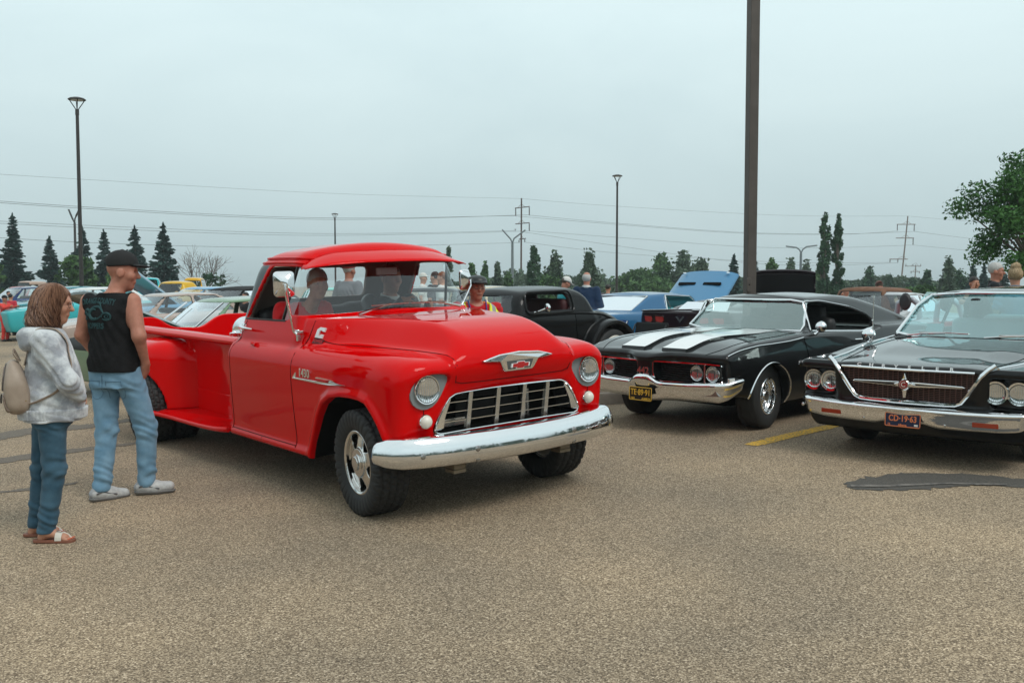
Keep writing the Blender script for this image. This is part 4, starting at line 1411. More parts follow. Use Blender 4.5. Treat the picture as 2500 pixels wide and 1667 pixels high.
def plate(T,c,w,h,face,ink,big,small,left=None,tilt=0.0,name='license_plate',frame=None,sticker=None):
 """plate facing local +x"""
 mb=MB()
 out=rpoly([(-w/2,-h/2),(w/2,-h/2),(w/2,h/2),(-w/2,h/2)],.012,3)
 Mx=Matrix.Translation(c)@Matrix.Rotation(tilt,4,'Y')
 mb.prism(out,lambda a,b:Mx@Vector((-.004,a,b)),lambda a,b:Mx@Vector((.002,a,b)))
 p=mb.obj(name,face,T)
 MB().tube([Mx@Vector((.003,a*.97,b*.95))for a,b in out+[out[0]]],.0035,5,cap=False).obj('plate_border',frame or ink,p)
 MX=Mx@Matrix(((0,0,1,0),(1,0,0,0),(0,1,0,0),(0,0,0,1)))
 def tx(body,size,y,z_,b_=0.0,xs=1.0):
  lettering('plate_lettering',body,size,ink,p,MX@Matrix.Translation((y,z_,.0032)),.0008,b_,1.02,xs)
 tx(big,h*.62,0,h*.09,h*.012,.82)
 tx(small[0],h*.20,small[1],-h*.36,h*.006)
 if left:tx(left[0],h*.19,left[1],-h*.36,h*.006)
 if sticker:
  MB().box((.003,sticker[0],sticker[1]),(.001,.03,.016),M=None).obj('plate_sticker',pbr('sticker',(.7,.68,.65),.5),p,M=Mx)
 return p
 # ================================================================ black muscle coupe with white hood stripes
def build_muscle():
 M=frame_matrix(1.97,10.15,-.812,.97)
 def nose(Y,Z):
  return .10*(1-sstep(.05,.30,Y))*sstep(.45,.6,Z)+0.03*sstep(.72,.78,Z)
 def post(v,f):
  X,Y,Z=v.X,v.Y,v.Z
  g=[(.10,.712),(.10,.60),(.135,.53),(.80,.527),(.838,.56),(.832,.705),(.66,.714)]
  gd=poly_sd(g,v.ax[1][:,None],v.ax[2][None,:]).astype(np.float32)[None]
  f=smax(f,-np.maximum(gd+0*X,.68-X),.01)
  bl=smax(smax(np.abs(Y)-.50,np.abs(X+3.05)-.36,.05),.98-Z,0)
  f=smax(f,-bl,.01)
  return f
 gx=[(-.985,.945),(-1.045,1.258),(-1.41,1.258),(-2.02,1.172),(-2.33,1.085),(-2.47,1.0),(-2.42,.915),(-2.12,.885)]
 sp=dict(len=(-4.25,1.0),H=1.36,h=.0135,W=1.0,z0=.16,hw=[(.16,.78),(.24,.85),(.36,.915),(.5,.945),(.62,.952),(.74,.940),(.85,.915),(.96,.885)],plan=[(-4.3,-.10),(-3.6,-.02),(-2.8,.01),(-1.5,0),(.2,0),(.6,-.02),(.85,-.055),(1.0,-.10)],edge=[(-4.3,.84),(-3.7,.90),(-3.0,.935),(-2.4,.945),(-1.8,.925),(-.65,.938),(-.31,.925),(.18,.907),(.42,.886),(.755,.812),(.9,.765),(.98,.70)],bulge=[(-4.3,0),(-.9,.02),(-.4,.018),(.4,.018),(.7,.012),(.9,.03)],bw=.80,bs=.45,kst=.045,kf=.035,fplan=.07,xF=[(.16,.80),(.34,.86),(.5,.84),(.70,.835),(.74,.835),(.80,.82),(.9,.75)],nose=nose,xR=[(.16,-4.0),(.4,-4.15),(.8,-4.18),(.95,-4.1)],bot=[(-4.3,.22),(.2,.22),(.42,.34),(1.0,.42)],wU=[(.85,.80),(.94,.765),(1.1,.705),(1.267,.625),(1.36,.56)],fU=[(.85,-.68),(.943,-.77),(1.267,-1.115),(1.33,-1.20),(1.4,-1.3)],wrap=.155,fsl=.7,rU=[(.8,-4.0),(.9,-3.95),(1.4,-3.2)],roof=[(-4.1,.90),(-3.6,1.0),(-3.1,1.13),(-2.6,1.245),(-2.2,1.315),(-1.8,1.340),(-1.4,1.338),(-1.2,1.322),(-1.0,1.28)],crown=.035,kr=.055,kp=.03,ku=.05,ub=.85,ws=rpoly([(-.745,.965),(.745,.965),(.602,1.262),(-.602,1.262)],.03),wsx=(-1.5,-.5),sw=[rpoly(gx,[.03,.05,.1,.1,.1,.06,.1,.05])],swy=.45,sideglass=False,arches=[(.045,.30,.375),(-2.845,.30,.37)],wy=.55,xcowl=-.72,door=(-1.98,-.665),zbelt=.93,hoodw=.765,zhood=.7,xdash=-1.0,zdash=.90,zi=.45,th=.035,seats=True,seatx=(-1.75,),zseat=.58,headrest=True,post=post,paint=BLACKP,glass=glass_mat('green_glass',(.80,.93,.90),1.6,.16,(.85,1,.98)),wheels=[dict(x=0,y=.872,R=.335,r=.19,W=.235,kind='magnum',dish=-.01,steer=R(8)),dict(x=-2.845,y=.875,R=.34,r=.19,W=.25,kind='magnum')])
 T,B,P,v=car('muscle_car','black muscle coupe with two white hood stripes, parked beside the red pickup',M,sp)
 dn=(0,0,-1)
 WH=pbr('white_stripe',(.74,.75,.75),.35,coat=1.0,coat_rough=.03,spec=.2)
 for s in(-1,1):
  for xa,xb,nm in((.775,-.52,'hood_stripe'),(-.535,-.72,'cowl_stripe')):
   nx,ny=26,9
   VV=[]
   for i in range(nx):
    xx=xa+(xb-xa)*i/(nx-1)
    q=(xx+.6)/1.38
    ya_,yb_=.115+.02*(1-q),.415+.14*(1-q)*.8
    for j in range(ny):
     yy=s*(ya_+(yb_-ya_)*j/(ny-1))
     hit=B.ray_cast(Vector((xx,yy,2)),Vector(dn))
     zz=hit[0].z if hit[0]else .9
     VV.append((xx,yy,zz+.004+(.022 if xa>0 else 0)*sstep(-.5,.3,xx)))
   FF=[(i*ny+j,i*ny+j+1,(i+1)*ny+j+1,(i+1)*ny+j)for i in range(nx-1)for j in range(ny-1)]
   FF=[f[::-1]for f in FF]if s>0 else FF
   o=link(nm,mesh_np(nm,VV,FF,WH),P[1])
   if xa>0:
    edge=[VV[j]for j in range(ny)]
    mb=MB()
    mb.add(edge+[(a+.035,b*1.0,c-.062)for a,b,c in edge],[(j,j+1,ny+j+1,ny+j)for j in range(ny-1)])
    sd=[VV[i*ny+(ny-1)]for i in range(nx)];s2=[VV[i*ny]for i in range(nx)]
    for L_ in(sd,s2):
     mb.add(L_+[(a,b,c-.035)for a,b,c in L_],[(i,i+1,nx+i+1,nx+i)for i in range(nx-1)])
    mb.obj('hood_scoop',BLACKP,P[1])
 seamk=pbr('black_gap',(.001,.001,.001),.9,spec=0)
 seams('panel_seam',[[(-.70,s*.765,2),(-.3,s*.77,2),(.3,s*.765,2),(.6,s*.74,2),(.80,s*.66,2)]for s in(-1,1)]+[[(-.70,-.765,2),(-.66,0,2),(-.70,.765,2)]],B,dn,seamk,T,r=.004)
 for s in(-1,1):
  seams('panel_seam',[[(-.63,s*2,.935),(-.64,s*2,.8),(-.67,s*2,.6),(-.66,s*2,.3)],[(-1.98,s*2,.9),(-1.99,s*2,.6),(-1.97,s*2,.3)]],B,(0,-s,0),seamk,T,r=.004)
  mb=MB()
  strip_on(mb,B,[(.93,s*.855,2),(.90,s*.868,2),(.755,s*.885,2),(.42,s*.905,2),(.18,s*.91,2),(-.31,s*.908,2),(-.62,s*.902,2)],dn,.009,off=.003)
  mb.obj('fender_trim',CHROME,T,smooth=True)
  mb=MB()
  for cx in(.045,-2.845):
   strip_on(mb,B,[(cx+.385*math.cos(a),s*2,.30+.385*math.sin(a))for a in np.linspace(-.15,math.pi+.15,18)],(0,-s,0),.011,off=.003)
   mb.obj('arch_trim',CHROME,T,smooth=True)
   mb=MB()
  mb=MB()
  dr=P[4]if s>0 else P[5]
  yy=lambda b:s*(float(np.interp(b,[.85,.94,1.1,1.267],[.80,.765,.705,.625]))+.012)
  pts=[(a,yy(b),b)for a,b in dens([(p[0],p[1],0)for p in gx],.06,True)for b in[b]]if False else[(p.x,yy(p.y),p.y)for p in[Vector((q[0],q[1],0))for q in rpoly(gx,[.03,.05,.1,.1,.1,.06,.1,.05])]]
  mb.tube(pts+[pts[0]],.012,6,cap=False)
  mb.obj('window_trim',CHROME,dr,smooth=True)
  MB().tube([(-1.02,yy(.945)-s*.015,.945),(-1.09,yy(1.25)-s*.015,1.25)],.012,6).obj('window_post',BLACKP,dr)
  mb=MB();mb.tube([(-1.65,s*.955,.82),(-1.82,s*.957,.815)],.009,8);mb.box((-1.845,s*.945,.812),(.045,.03,.025))
  mb.obj('door_handle',CHROME,dr,smooth=True)
  hit=B.ray_cast(Vector((-.52,s*2,.635)),Vector((0,-s,0)))[0]
  lettering('side_badge','442',.095,CHROME,T,axes(hit+Vector((0,s*.004,0)),(-s,0,0),(.12,0,1)),.005,.003)
  hit=B.ray_cast(Vector((.74,s*2,.56)),Vector((0,-s,0)))[0]
  mk=MB().box((.74,hit.y+s*.004,.562),(.10,.018,.052)).obj('marker_lamp',CHROME,T,bevel=.005)
  MB().box((.74,hit.y+s*.012,.562),(.085,.006,.038)).obj('lens',pbr('white_lens',(.6,.6,.56),.2),mk)
  if s>0:
   c=Vector((-.93,.935,1.0))
   mb=MB();mb.lathe([(.001,.05),(.03,.046),(.052,.03),(.062,0),(.058,-.015),(.05,-.018)],c=c,axis='x',n=24)
   mo=mb.obj('door_mirror',CHROME,dr,smooth=True)
   MB().tube([c,c+Vector((.02,-.03,-.06)),c+Vector((.04,-.05,-.085))],[.014,.012,.02],8).obj('mirror_arm',CHROME,mo,True)
 mb=MB()
 wsp=rpoly([(-.765,.950),(.765,.950),(.615,1.275),(-.615,1.275)],.03)
 fx=lambda b:float(np.interp(b,[.85,.943,1.267,1.33],[-.68,-.77,-1.115,-1.2]))
 pts=[]
 for i in range(len(wsp)):
  a,b=wsp[i],wsp[(i+1)%len(wsp)]
  for k in range(8):
   q0=a[0]+(b[0]-a[0])*k/8;q1=a[1]+(b[1]-a[1])*k/8
   pts.append((fx(q1)-.155*q0*q0+.010,q0,q1))
 pts=[q for i,q in enumerate(pts)if(Vector(q)-Vector(pts[i-1])).length>.012]
 mb.tube(pts+[pts[0]],.013,8,cap=False)
 mb.obj('windshield_trim',CHROME,T,smooth=True)
 MB().box((-1.17,0,1.20),(.03,.22,.06)).obj('rear_view_mirror',pbr('mirror_grey',(.42,.40,.40),.35),T,bevel=.012)
 rp=P2([(-4.1,.90),(-3.6,1.0),(-3.1,1.13),(-2.6,1.245),(-2.2,1.315)])
 RV=[(xx,yy*.54,float(rp(xx))-.02-.035*(yy*.54/.6)**2)for xx in np.linspace(-3.46,-2.66,7)for yy in np.linspace(-1,1,9)]
 link('rear_window',mesh_np('rear_window',RV,[(i*9+k,i*9+k+1,(i+1)*9+k+1,(i+1)*9+k)for i in range(6)for k in range(8)],MATS['green_glass']),T)
 v2=Vol((-3.0,-.66,.45),(-2.3,.66,.98),.014)
 v2 .op(lambda X,Y,Z:np.maximum(np.maximum(np.abs(X+2.62+.35*(Z-.7))-.09-.008*np.abs(np.sin(Y*40)),np.abs(Y)-.62),np.abs(Z-.70)-.21),(-9,-9,-9),(9,9,9))
 a_,b_,c_=v2 .nets()
 link('rear_seat',mesh_np('rear_seat',a_,b_,pbr('ribbed_vinyl',(.03,.03,.031),.3),c_),T)
 gt=pbr('grille_black',(.008,.008,.008),.45)
 for s in(-1,1):
  out=rpoly([(s*.095,.718),(s*.095,.60),(s*.13,.523),(s*.80,.518),(s*.846,.555),(s*.838,.708),(s*.66,.716)],.015)
  gx_=lambda y:.855-.07*(y/.9)**2+.10*(1-float(sstep(.05,.30,abs(y))))*.6
  mb=MB()
  pts=[(gx_(a),a,b)for a,b in out]
  mb.tube(pts+[pts[0]],.010,6,cap=False)
  gf=mb.obj('grille_frame',CHROME,T,smooth=True)
  for k in range(8):
   z_=.540+k*.022
   ye=.50 if True else .6
   MB().box((.785,s*(.125+.505)/2,z_),(.05,.38,.008)).obj('grille_bar',gt,gf)
  MB().box((.72,s*.47,.62),(.02,.74,.19)).obj('grille_backing',DARK,gf)
  MB().box((.80,s*.655,.617),(.02,.018,.175)).obj('lamp_divider',STEEL,gf)
  for yl in(.564,.749):
   headlamp(T,(.800,s*yl,.619),.070,.078)
   MB().lathe([(.088,0),(.079,.02),(.079,.024)],c=(.775,s*yl,.619),axis='x',n=32).obj('lamp_bezel',gt,T,True)
 lettering('grille_badge','442',.10,STEEL,T,axes((.945,0,.618),(0,1,0),(0,0,1)),.006,.003)
 def pth():
  q=[]
  for yy in list(np.linspace(-.965,-.80,6))+list(np.linspace(-.7,.7,29))+list(np.linspace(.80,.965,6)):
   a=abs(yy)
   xx=float(np.interp(a,[0,.10,.2,.5,.8,.88,.93,.965],[.955,.95,.905,.895,.865,.82,.74,.62]))
   q.append((xx,yy))
  return q
 ph=pth()
 VV=[]
 for i,(px,py)in enumerate(ph):
  a=abs(py)
  zt=float(np.interp(a,[0,.085,.12,.16,.5,.9,.965],[.588,.586,.56,.515,.520,.545,.575]))
  zl=float(np.interp(a,[0,.15,.3,.85,.93,.965],[.320,.322,.335,.345,.365,.43]))
  j0=ph[max(i-1,0)];j1=ph[min(i+1,len(ph)-1)]
  t=Vector((j1[0]-j0[0],j1[1]-j0[1],0)).normalized();nr=Vector((t.y,-t.x,0))
  for d,q in((-.07,1.0),(-.012,1.0),(.014,.96),(.022,.87),(.018,.74),(.002,.64),(-.002,.5),(-.014,.3),(-.034,.12),(-.06,.0),(-.10,-.02)):
   VV.append((px+nr.x*d,py+nr.y*d,zl+(zt-zl)*q))
 k=11
 o=link('front_bumper',mesh_np('front_bumper',VV,[(i*k+j,(i+1)*k+j,(i+1)*k+j+1,i*k+j+1)for i in range(len(ph)-1)for j in range(k-1)],CHROME),T)
 m=o.modifiers.new('sub','SUBSURF');m.levels=2;m.render_levels=2
 m=o.modifiers.new('solid','SOLIDIFY');m.thickness=.006;m.offset=-1
 for s in(-1,1):
  slot=[(s*.16,.458),(s*.36,.466),(s*.40,.43),(s*.16,.428)]
  MB().prism(slot,lambda a,b:(.84,a,b),lambda a,b:(.892,a,b)).obj('bumper_slot',DARK,o)
  rec=[(s*.62,.452),(s*.82,.465),(s*.86,.415),(s*.67,.402)]
  MB().prism(rec,lambda a,b:(.80,a,b),lambda a,b:(.874-.05*(abs(a)-.62),a,b)).obj('bumper_lamp',pbr('dull_chrome',(.45,.44,.42),.3,1.0),o)
  MB().lathe([(.014,-.004),(.012,.005),(.0005,.009)],c=(.845,s*.84,.535),axis='x',n=12).obj('bumper_bolt',STEEL,o,True)
 plate(T,(.990,.0,.386),.292,.136,pbr('plate_black',(.012,.011,.010),.4),pbr('plate_yellow',(.75,.46,.05),.4),'TE\u00b789\u00b791',('ALBERTA',.075),('1969',-.10),tilt=R(-3))
 MB().box((-1.9,0,.28),(3.9,1.2,.10)).obj('underbody',DARK,T)
 MB().box((.55,0,.47),(.4,1.3,.14)).obj('radiator_support',DARK,T)
 hit=B.ray_cast(Vector((-.12,.62,2)),Vector(dn))[0]
 MB().prism([(-.03,.56),(-.16,.55),(-.10,.66)],lambda a,b:(a,b,hit.z-.005),lambda a,b:(a,b,hit.z+.004)).obj('hood_tach',TRIM,P[1])
 return T,B
MUSCLE,MUSCLE_B=build_muscle()
# ================================================================ black hardtop with a big trapezoid grille
def build_hardtop():
 M=frame_matrix(3.824,8.429,-.768,.987)
 def pre(v,f):
  X,Y,Z=v.X,v.Y,v.Z
  brow=smax(smax(np.abs(Y-.80)-.145,np.abs(Z-.765)-.045,.05),X-(.90-.25*(Y-.66)**2),.02)
  brow=np.maximum(brow,.2-X)
  f=smin(f,brow,.04)
  lampbay=smax(np.abs(Y-.79)-.16,np.abs(Z-.625)-.115,.05)
  f=smax(f,-np.maximum(lampbay,.815-X),.03)
  return f
 def post(v,f):
  X,Y,Z=v.X,v.Y,v.Z
  g=rpoly([(0,.775),(.54,.772),(.57,.74),(.43,.545),(.37,.525),(0,.522),(-.1,.522),(-.1,.775)],.01)
  gd=poly_sd(g,v.ax[1][:,None],v.ax[2][None,:]).astype(np.float32)[None]
  return smax(f,-np.maximum(gd+0*X,.855-X),.008)
 def nose(Y,Z):
  return .03*(1-sstep(.0,.5,Y))+.02*(1-sstep(.55,.66,Y))
 sp=dict(len=(-4.5,1.02),H=1.42,h=.014,W=1.06,z0=.16,hw=[(.16,.80),(.26,.90),(.4,.955),(.55,.975),(.7,.965),(.8,.945),(.9,.91),(1.0,.88)],plan=[(-4.5,-.08),(-3.5,0),(-1.5,.015),(.2,.0),(.6,-.005),(.85,-.03),(1.0,-.07)],edge=[(-4.6,.90),(-3.5,.93),(-2.5,.93),(-1.1,.922),(-.58,.903),(0,.868),(.5,.815),(.8,.80),(1.0,.78)],bulge=[(-4.6,0),(-1.0,.03),(-.5,.035),(.3,.032),(.8,.025),(1.0,.02)],bw=.80,bs=.5,kst=.04,kf=.03,fplan=.03,xF=[(.16,.80),(.4,.86),(.52,.885),(.7,.915),(.77,.92),(.82,.90),(.9,.80)],nose=nose,xR=[(.16,-4.2),(.4,-4.4),(.9,-4.45),(1.0,-4.4)],bot=.22,wU=[(.85,.86),(.92,.835),(1.1,.765),(1.30,.690),(1.42,.64)],fU=[(.85,-.70),(.92,-.775),(1.1,-.965),(1.30,-1.165),(1.36,-1.25),(1.45,-1.4)],wrap=.165,fsl=.75,rU=[(.85,-3.4),(1.0,-3.2),(1.4,-2.6)],roof=[(-3.4,1.2),(-2.8,1.36),(-2.2,1.40),(-1.6,1.392),(-1.35,1.375),(-1.15,1.33)],crown=.045,kr=.04,kp=.02,ku=.03,ub=.80,ws=rpoly([(-.82,.940),(.82,.940),(.675,1.305),(.3,1.335),(-.3,1.335),(-.675,1.305)],[.03,.03,.06,.02,.02,.06]),wsx=(-1.6,-.5),rw=rpoly([(-.6,1.0),(.6,1.0),(.55,1.32),(-.55,1.32)],.05),rwx=(-3.4,-2.4),sw=[rpoly([(-1.05,.95),(-1.42,1.315),(-2.0,1.33),(-2.0,.95)],.03),rpoly([(-2.03,.95),(-2.03,1.33),(-2.5,1.31),(-2.75,1.0),(-2.7,.95)],.03)],swy=.4,sideglass=False,arches=[(0,.31,.39),(-3.1,.31,.39)],wy=.55,xcowl=-.74,door=(-2.0,-.72),zbelt=.935,hoodw=.69,zhood=.78,xdash=-1.1,zdash=.92,zi=.45,th=.035,seatx=(-1.8,-2.75),zseat=.60,seatmat=pbr('light_vinyl',(.42,.45,.45),.5),lining=pbr('pale_lining',(.20,.23,.23),.7),pre=pre,post=post,paint=BLACKP,glass=glass_mat('aqua_glass',(.52,.86,.90),1.6,.22,(.80,1,1)),wheels=[dict(x=.0,y=.865,R=.335,r=.19,W=.205,kind='cap'),dict(x=-3.1,y=.865,R=.335,r=.19,W=.205,kind='cap')])
 T,B,P,v=car('hardtop_car','black full-size hardtop with trapezoid mesh grille and four headlights, nearest on the right',M,sp)
 dn=(0,0,-1)
 seamk=MATS['black_gap']
 seams('panel_seam',[[(-.70,s*.705,2),(-.2,s*.70,2),(.4,s*.665,2),(.86,s*.585,2)]for s in(-1,1)]+[[(-.70,-.70,2),(-.66,0,2),(-.70,.70,2)]],B,dn,seamk,T,r=.004)
 for s in(-1,1):
  seams('panel_seam',[[(-.72,s*2,.91),(-.74,s*2,.7),(-.72,s*2,.3)],[(-2.0,s*2,.9),(-2.0,s*2,.3)]],B,(0,-s,0),seamk,T,r=.004)
  mb=MB()
  strip_on(mb,B,[(.88,s*.69,2),(.80,s*.70,2),(.5,s*.745,2),(0,s*.79,2),(-.5,s*.82,2),(-1.0,s*.845,2)],dn,.011,off=.004)
  mb.obj('hood_trim',CHROME,T,smooth=True)
  for yl in(.674,.837):
   headlamp(T,(.870-(.02 if yl>.8 else 0),s*yl,.632),.074,.093)
 gx=lambda y,z_:.925+.01-.03*(y/.9)**2+.03*(1-float(sstep(0,.5,abs(y))))+.02*(1-float(sstep(.55,.66,abs(y))))-(.10 if False else 0)+float(np.interp(z_,[.5,.7,.82,.9],[-.035,-.008,-.01,-.05]))
 half=[(.0,.512),(.30,.512),(.385,.516),(.43,.535),(.48,.60),(.53,.68),(.575,.75),(.625,.805),(.675,.845)]
 ring=[(-a,b)for a,b in half[::-1]]+half[1:]
 pts=dens([(gx(a,b),a,b)for a,b in ring],.05)
 gf=MB().tube(pts,.017,8,flat=(1,1)).obj('grille_frame',CHROME,T,True)
 mb=MB()
 mb.tube(dens([(gx(a,.778)+.012,a,.778)for a in np.linspace(-.54,.54,13)],.08),.011,8)
 mb.obj('grille_top_bar',CHROME,gf,smooth=True)
 gm_=pbr('grille_mesh',(.16,.085,.070),.4,.6)
 hw_=lambda z_:float(np.interp(z_,[.52,.54,.60,.68,.75,.775],[.37,.42,.475,.525,.565,.555]))
 MB().prism([(-.37,.52),(.37,.52),(.42,.54),(.57,.755),(.55,.775),(-.55,.775),(-.57,.755),(-.42,.54)],lambda a,b:(.84,a,b),lambda a,b:(.866,a,b)).obj('grille_backing',pbr('grille_dark',(.012,.008,.007),.7),gf)
 hb=MB();n_=0
 for k in range(17):
  z_=.535+k*.0145
  MB().box((.893,0,z_),(.008,2*hw_(z_),.0042)).obj('grille_bar',gm_,gf)
 for k in range(-13,14):
  yk=k*.042
  zlo=.525 if abs(yk)<.40 else .525+(abs(yk)-.40)*1.35
  MB().box((.885,yk,(zlo+.772)/2),(.012,.005,.772-zlo)).obj('grille_rib',gm_,gf)
 sil=lambda t:t
 mb=MB()
 mb.prism([(-.455,.655),(-.44,.668),(-.06,.678),(.06,.678),(.44,.668),(.47,.655),(.44,.648),(.06,.634),(-.06,.634),(-.44,.648)],lambda a,b:(.905,a,b),lambda a,b:(.948-.03*(a/.5)**2,a,b))
 spr=mb.obj('grille_spear',CHROME,gf,bevel=.006)
 mb=MB()
 mb.prism([(-.40,.657),(-.07,.664),(-.07,.650)],lambda a,b:(.93,a,b),lambda a,b:(.9505-.03*(a/.5)**2,a,b));mb.prism([(.07,.664),(.41,.657),(.07,.650)],lambda a,b:(.93,a,b),lambda a,b:(.9505-.03*(a/.5)**2,a,b))
 for q in(0,1):
  m2=MB();m2 .V=mb.V[q*6:q*6+6];m2 .F=[tuple(i-q*6 for i in f)for f in mb.F[q*5:q*5+5]]
  m2 .obj('spear_inlay',TRIM,spr)
 star=[(0,.757),(.018,.70),(.048,.675),(.10,.656),(.048,.637),(.018,.60),(.012,.545),(-.012,.545),(-.018,.60),(-.048,.637),(-.10,.656),(-.048,.675),(-.018,.70)]
 MB().prism(star,lambda a,b:(.91,a,b),lambda a,b:(.962,a,b)).obj('star_emblem',CHROME,spr,bevel=.007)
 MB().lathe([(.046,.955),(.046,.975),(.040,.982),(.036,.976)],c=(0,0,.656),axis='x',n=28).obj('medallion_ring',CHROME,spr,True)
 MB().lathe([(.037,.970),(.03,.982),(.0005,.986)],c=(0,0,.656),axis='x',n=24).obj('medallion',pbr('red_medallion',(.28,.015,.02),.15,coat=1),spr,True)
 lettering('medallion_letter','C',.055,pbr('pale_enamel',(.7,.62,.55),.3),spr,axes((.988,0,.656),(0,1,0),(0,0,1)),.002)
 for i,ch in enumerate('CHRYSLER'):
  yy=-.395+i*.108
  hit=B.ray_cast(Vector((2,yy,.797)),Vector((-1,0,0)))[0]
  lettering('hood_letter',ch,.034,pbr('letter_chrome',(.85,.80,.77),.2,1.0),P[1],axes((hit.x+.004,yy,.797),(0,1,0),(-.15,0,1)),.004,.0012,1.0,1.45)
 ph=[]
 for yy in list(np.linspace(-.975,-.86,5))+list(np.linspace(-.75,.75,25))+list(np.linspace(.86,.975,5)):
  a=abs(yy)
  ph.append((float(np.interp(a,[0,.4,.7,.86,.94,.975],[1.005,.995,.965,.925,.86,.74])),yy))
 VV=[]
 for i,(px,py)in enumerate(ph):
  a=abs(py)
  zl=float(np.interp(a,[0,.17,.22,.5,.8,.9,.975],[.345,.345,.318,.320,.328,.345,.40]))
  zt=float(np.interp(a,[0,.5,.9,.975],[.470,.474,.485,.470]))
  j0=ph[max(i-1,0)];j1=ph[min(i+1,len(ph)-1)]
  t=Vector((j1[0]-j0[0],j1[1]-j0[1],0)).normalized();nr=Vector((t.y,-t.x,0))
  for d,q in((-.17,1.12),(-.08,1.08),(-.03,1.03),(.0,.95),(.008,.86),(-.006,.74),(-.016,.5),(-.022,.25),(-.04,.05),(-.07,.0),(-.11,.0)):
   VV.append((px+nr.x*d,py+nr.y*d,zl+(zt-zl)*q))
 k=11
 o=link('front_bumper',mesh_np('front_bumper',VV,[(i*k+j,(i+1)*k+j,(i+1)*k+j+1,i*k+j+1)for i in range(len(ph)-1)for j in range(k-1)],CHROME),T)
 m=o.modifiers.new('sub','SUBSURF');m.levels=2;m.render_levels=2
 m=o.modifiers.new('solid','SOLIDIFY');m.thickness=.006;m.offset=-1
 for s in(-1,1):
  xx=lambda a:float(np.interp(abs(a),[.4,.7,.86],[.995,.965,.925]))
  MB().prism([(s*.535,.363),(s*.72,.363),(s*.72,.402),(s*.535,.402)],lambda a,b:(xx(a)-.06,a,b),lambda a,b:(xx(a)-.007,a,b)).obj('turn_signal',pbr('amber_lens',(.30,.035,.012),.15,spec=.6),o,bevel=.004)
  for yb,zb in((.33,.355),(.95,.40)):
   MB().lathe([(.016,-.006),(.014,.004),(.0005,.009)],c=(float(np.interp(yb,[0,.4,.7,.86,.94],[1.005,.995,.965,.925,.86]))-.022,s*yb,zb),axis='x',n=14).obj('bumper_bolt',STEEL,o,True)
 plate(T,(.998,.006,.368),.292,.112,pbr('plate_navy',(.008,.014,.045),.4),pbr('plate_orange',(.72,.20,.07),.4),'CD\u00b719\u00b763',('Alberta',.0),('73',-.11),tilt=R(-5),sticker=(.11,-.035))
 wsp=rpoly([(-.845,.922),(.845,.922),(.695,1.318),(.3,1.350),(-.3,1.350),(-.695,1.318)],[.03,.03,.07,.02,.02,.07])
 fx=lambda b:float(np.interp(b,[.85,.92,1.1,1.30,1.36],[-.70,-.775,-.965,-1.165,-1.25]))
 pts=[]
 for i in range(len(wsp)):
  a,b=wsp[i],wsp[(i+1)%len(wsp)]
  for k in range(8):
   q0=a[0]+(b[0]-a[0])*k/8;q1=a[1]+(b[1]-a[1])*k/8
   pts.append((fx(q1)-.165*q0*q0+.010,q0,q1))
 pts=[q for i,q in enumerate(pts)if(Vector(q)-Vector(pts[i-1])).length>.012]
 MB().tube(pts+[pts[0]],.016,8,cap=False).obj('windshield_frame',CHROME,T,True)
 for(a,b)in((-.70,-.10),(.05,.66)):
  mb=MB()
  f_=lambda y,dz:Vector((fx(.945+dz)-.165*y*y+.035,y,.945+dz))
  mb.tube([f_(a,-.01),f_(a+.2,.012),f_(a+.38,.02)],[.011,.008,.006],6)
  wa=mb.obj('wiper_arm',CHROME,T,smooth=True)
  MB().tube([f_(a+.12,.018),f_(a+.38,.026),f_(b,.022)],.007,6).obj('wiper_blade',STEEL,wa,True)
 c=Vector((-.27,-.845,.965))
 mo=MB().lathe([(.001,.055),(.035,.05),(.058,.03),(.066,0),(.062,-.014)],c=c,axis='x',n=28).obj('fender_mirror',CHROME,T,True)
 MB().tube([c+Vector((.01,0,-.05)),c+Vector((.03,.02,-.08)),c+Vector((.04,.03,-.11))],[.012,.012,.02],8).obj('mirror_arm',CHROME,mo,True)
 MB().tube([(-.256,-.80,.90),(-.258,-.80,1.10),(-.25,-.79,1.36)],[.006,.0045,.0035],6).obj('antenna',STEEL,T,True)
 mb=MB();mb.tube([(-1.31,-.40,1.325),(-1.20,-.30,1.29),(-1.18,-.22,1.275)],.008,6)
 ar=mb.obj('rear_view_mirror',TRIM,T)
 MB().lathe([(.001,.02),(.03,.016),(.045,0),(.03,-.012),(.001,-.015)],c=(-1.18,-.17,1.265),axis='x',n=20,M=Matrix.Diagonal((1,1.5,.75,1))).obj('mirror_shell',TRIM,ar,True)
 for yy in(-.5,):MB().box((-1.02,yy,1.0),(.02,.16,.10),M=Matrix.Rotation(R(-35),3,'Y')).obj('dash_card',pbr('card_white',(.7,.7,.7),.7),T)
 MB().box((-2.0,0,.26),(4.4,1.3,.12)).obj('underbody',DARK,T)
 MB().box((.6,0,.33),(.4,1.4,.15)).obj('radiator_support',DARK,T)
 return T,B
HARDTOP,HARDTOP_B=build_hardtop()
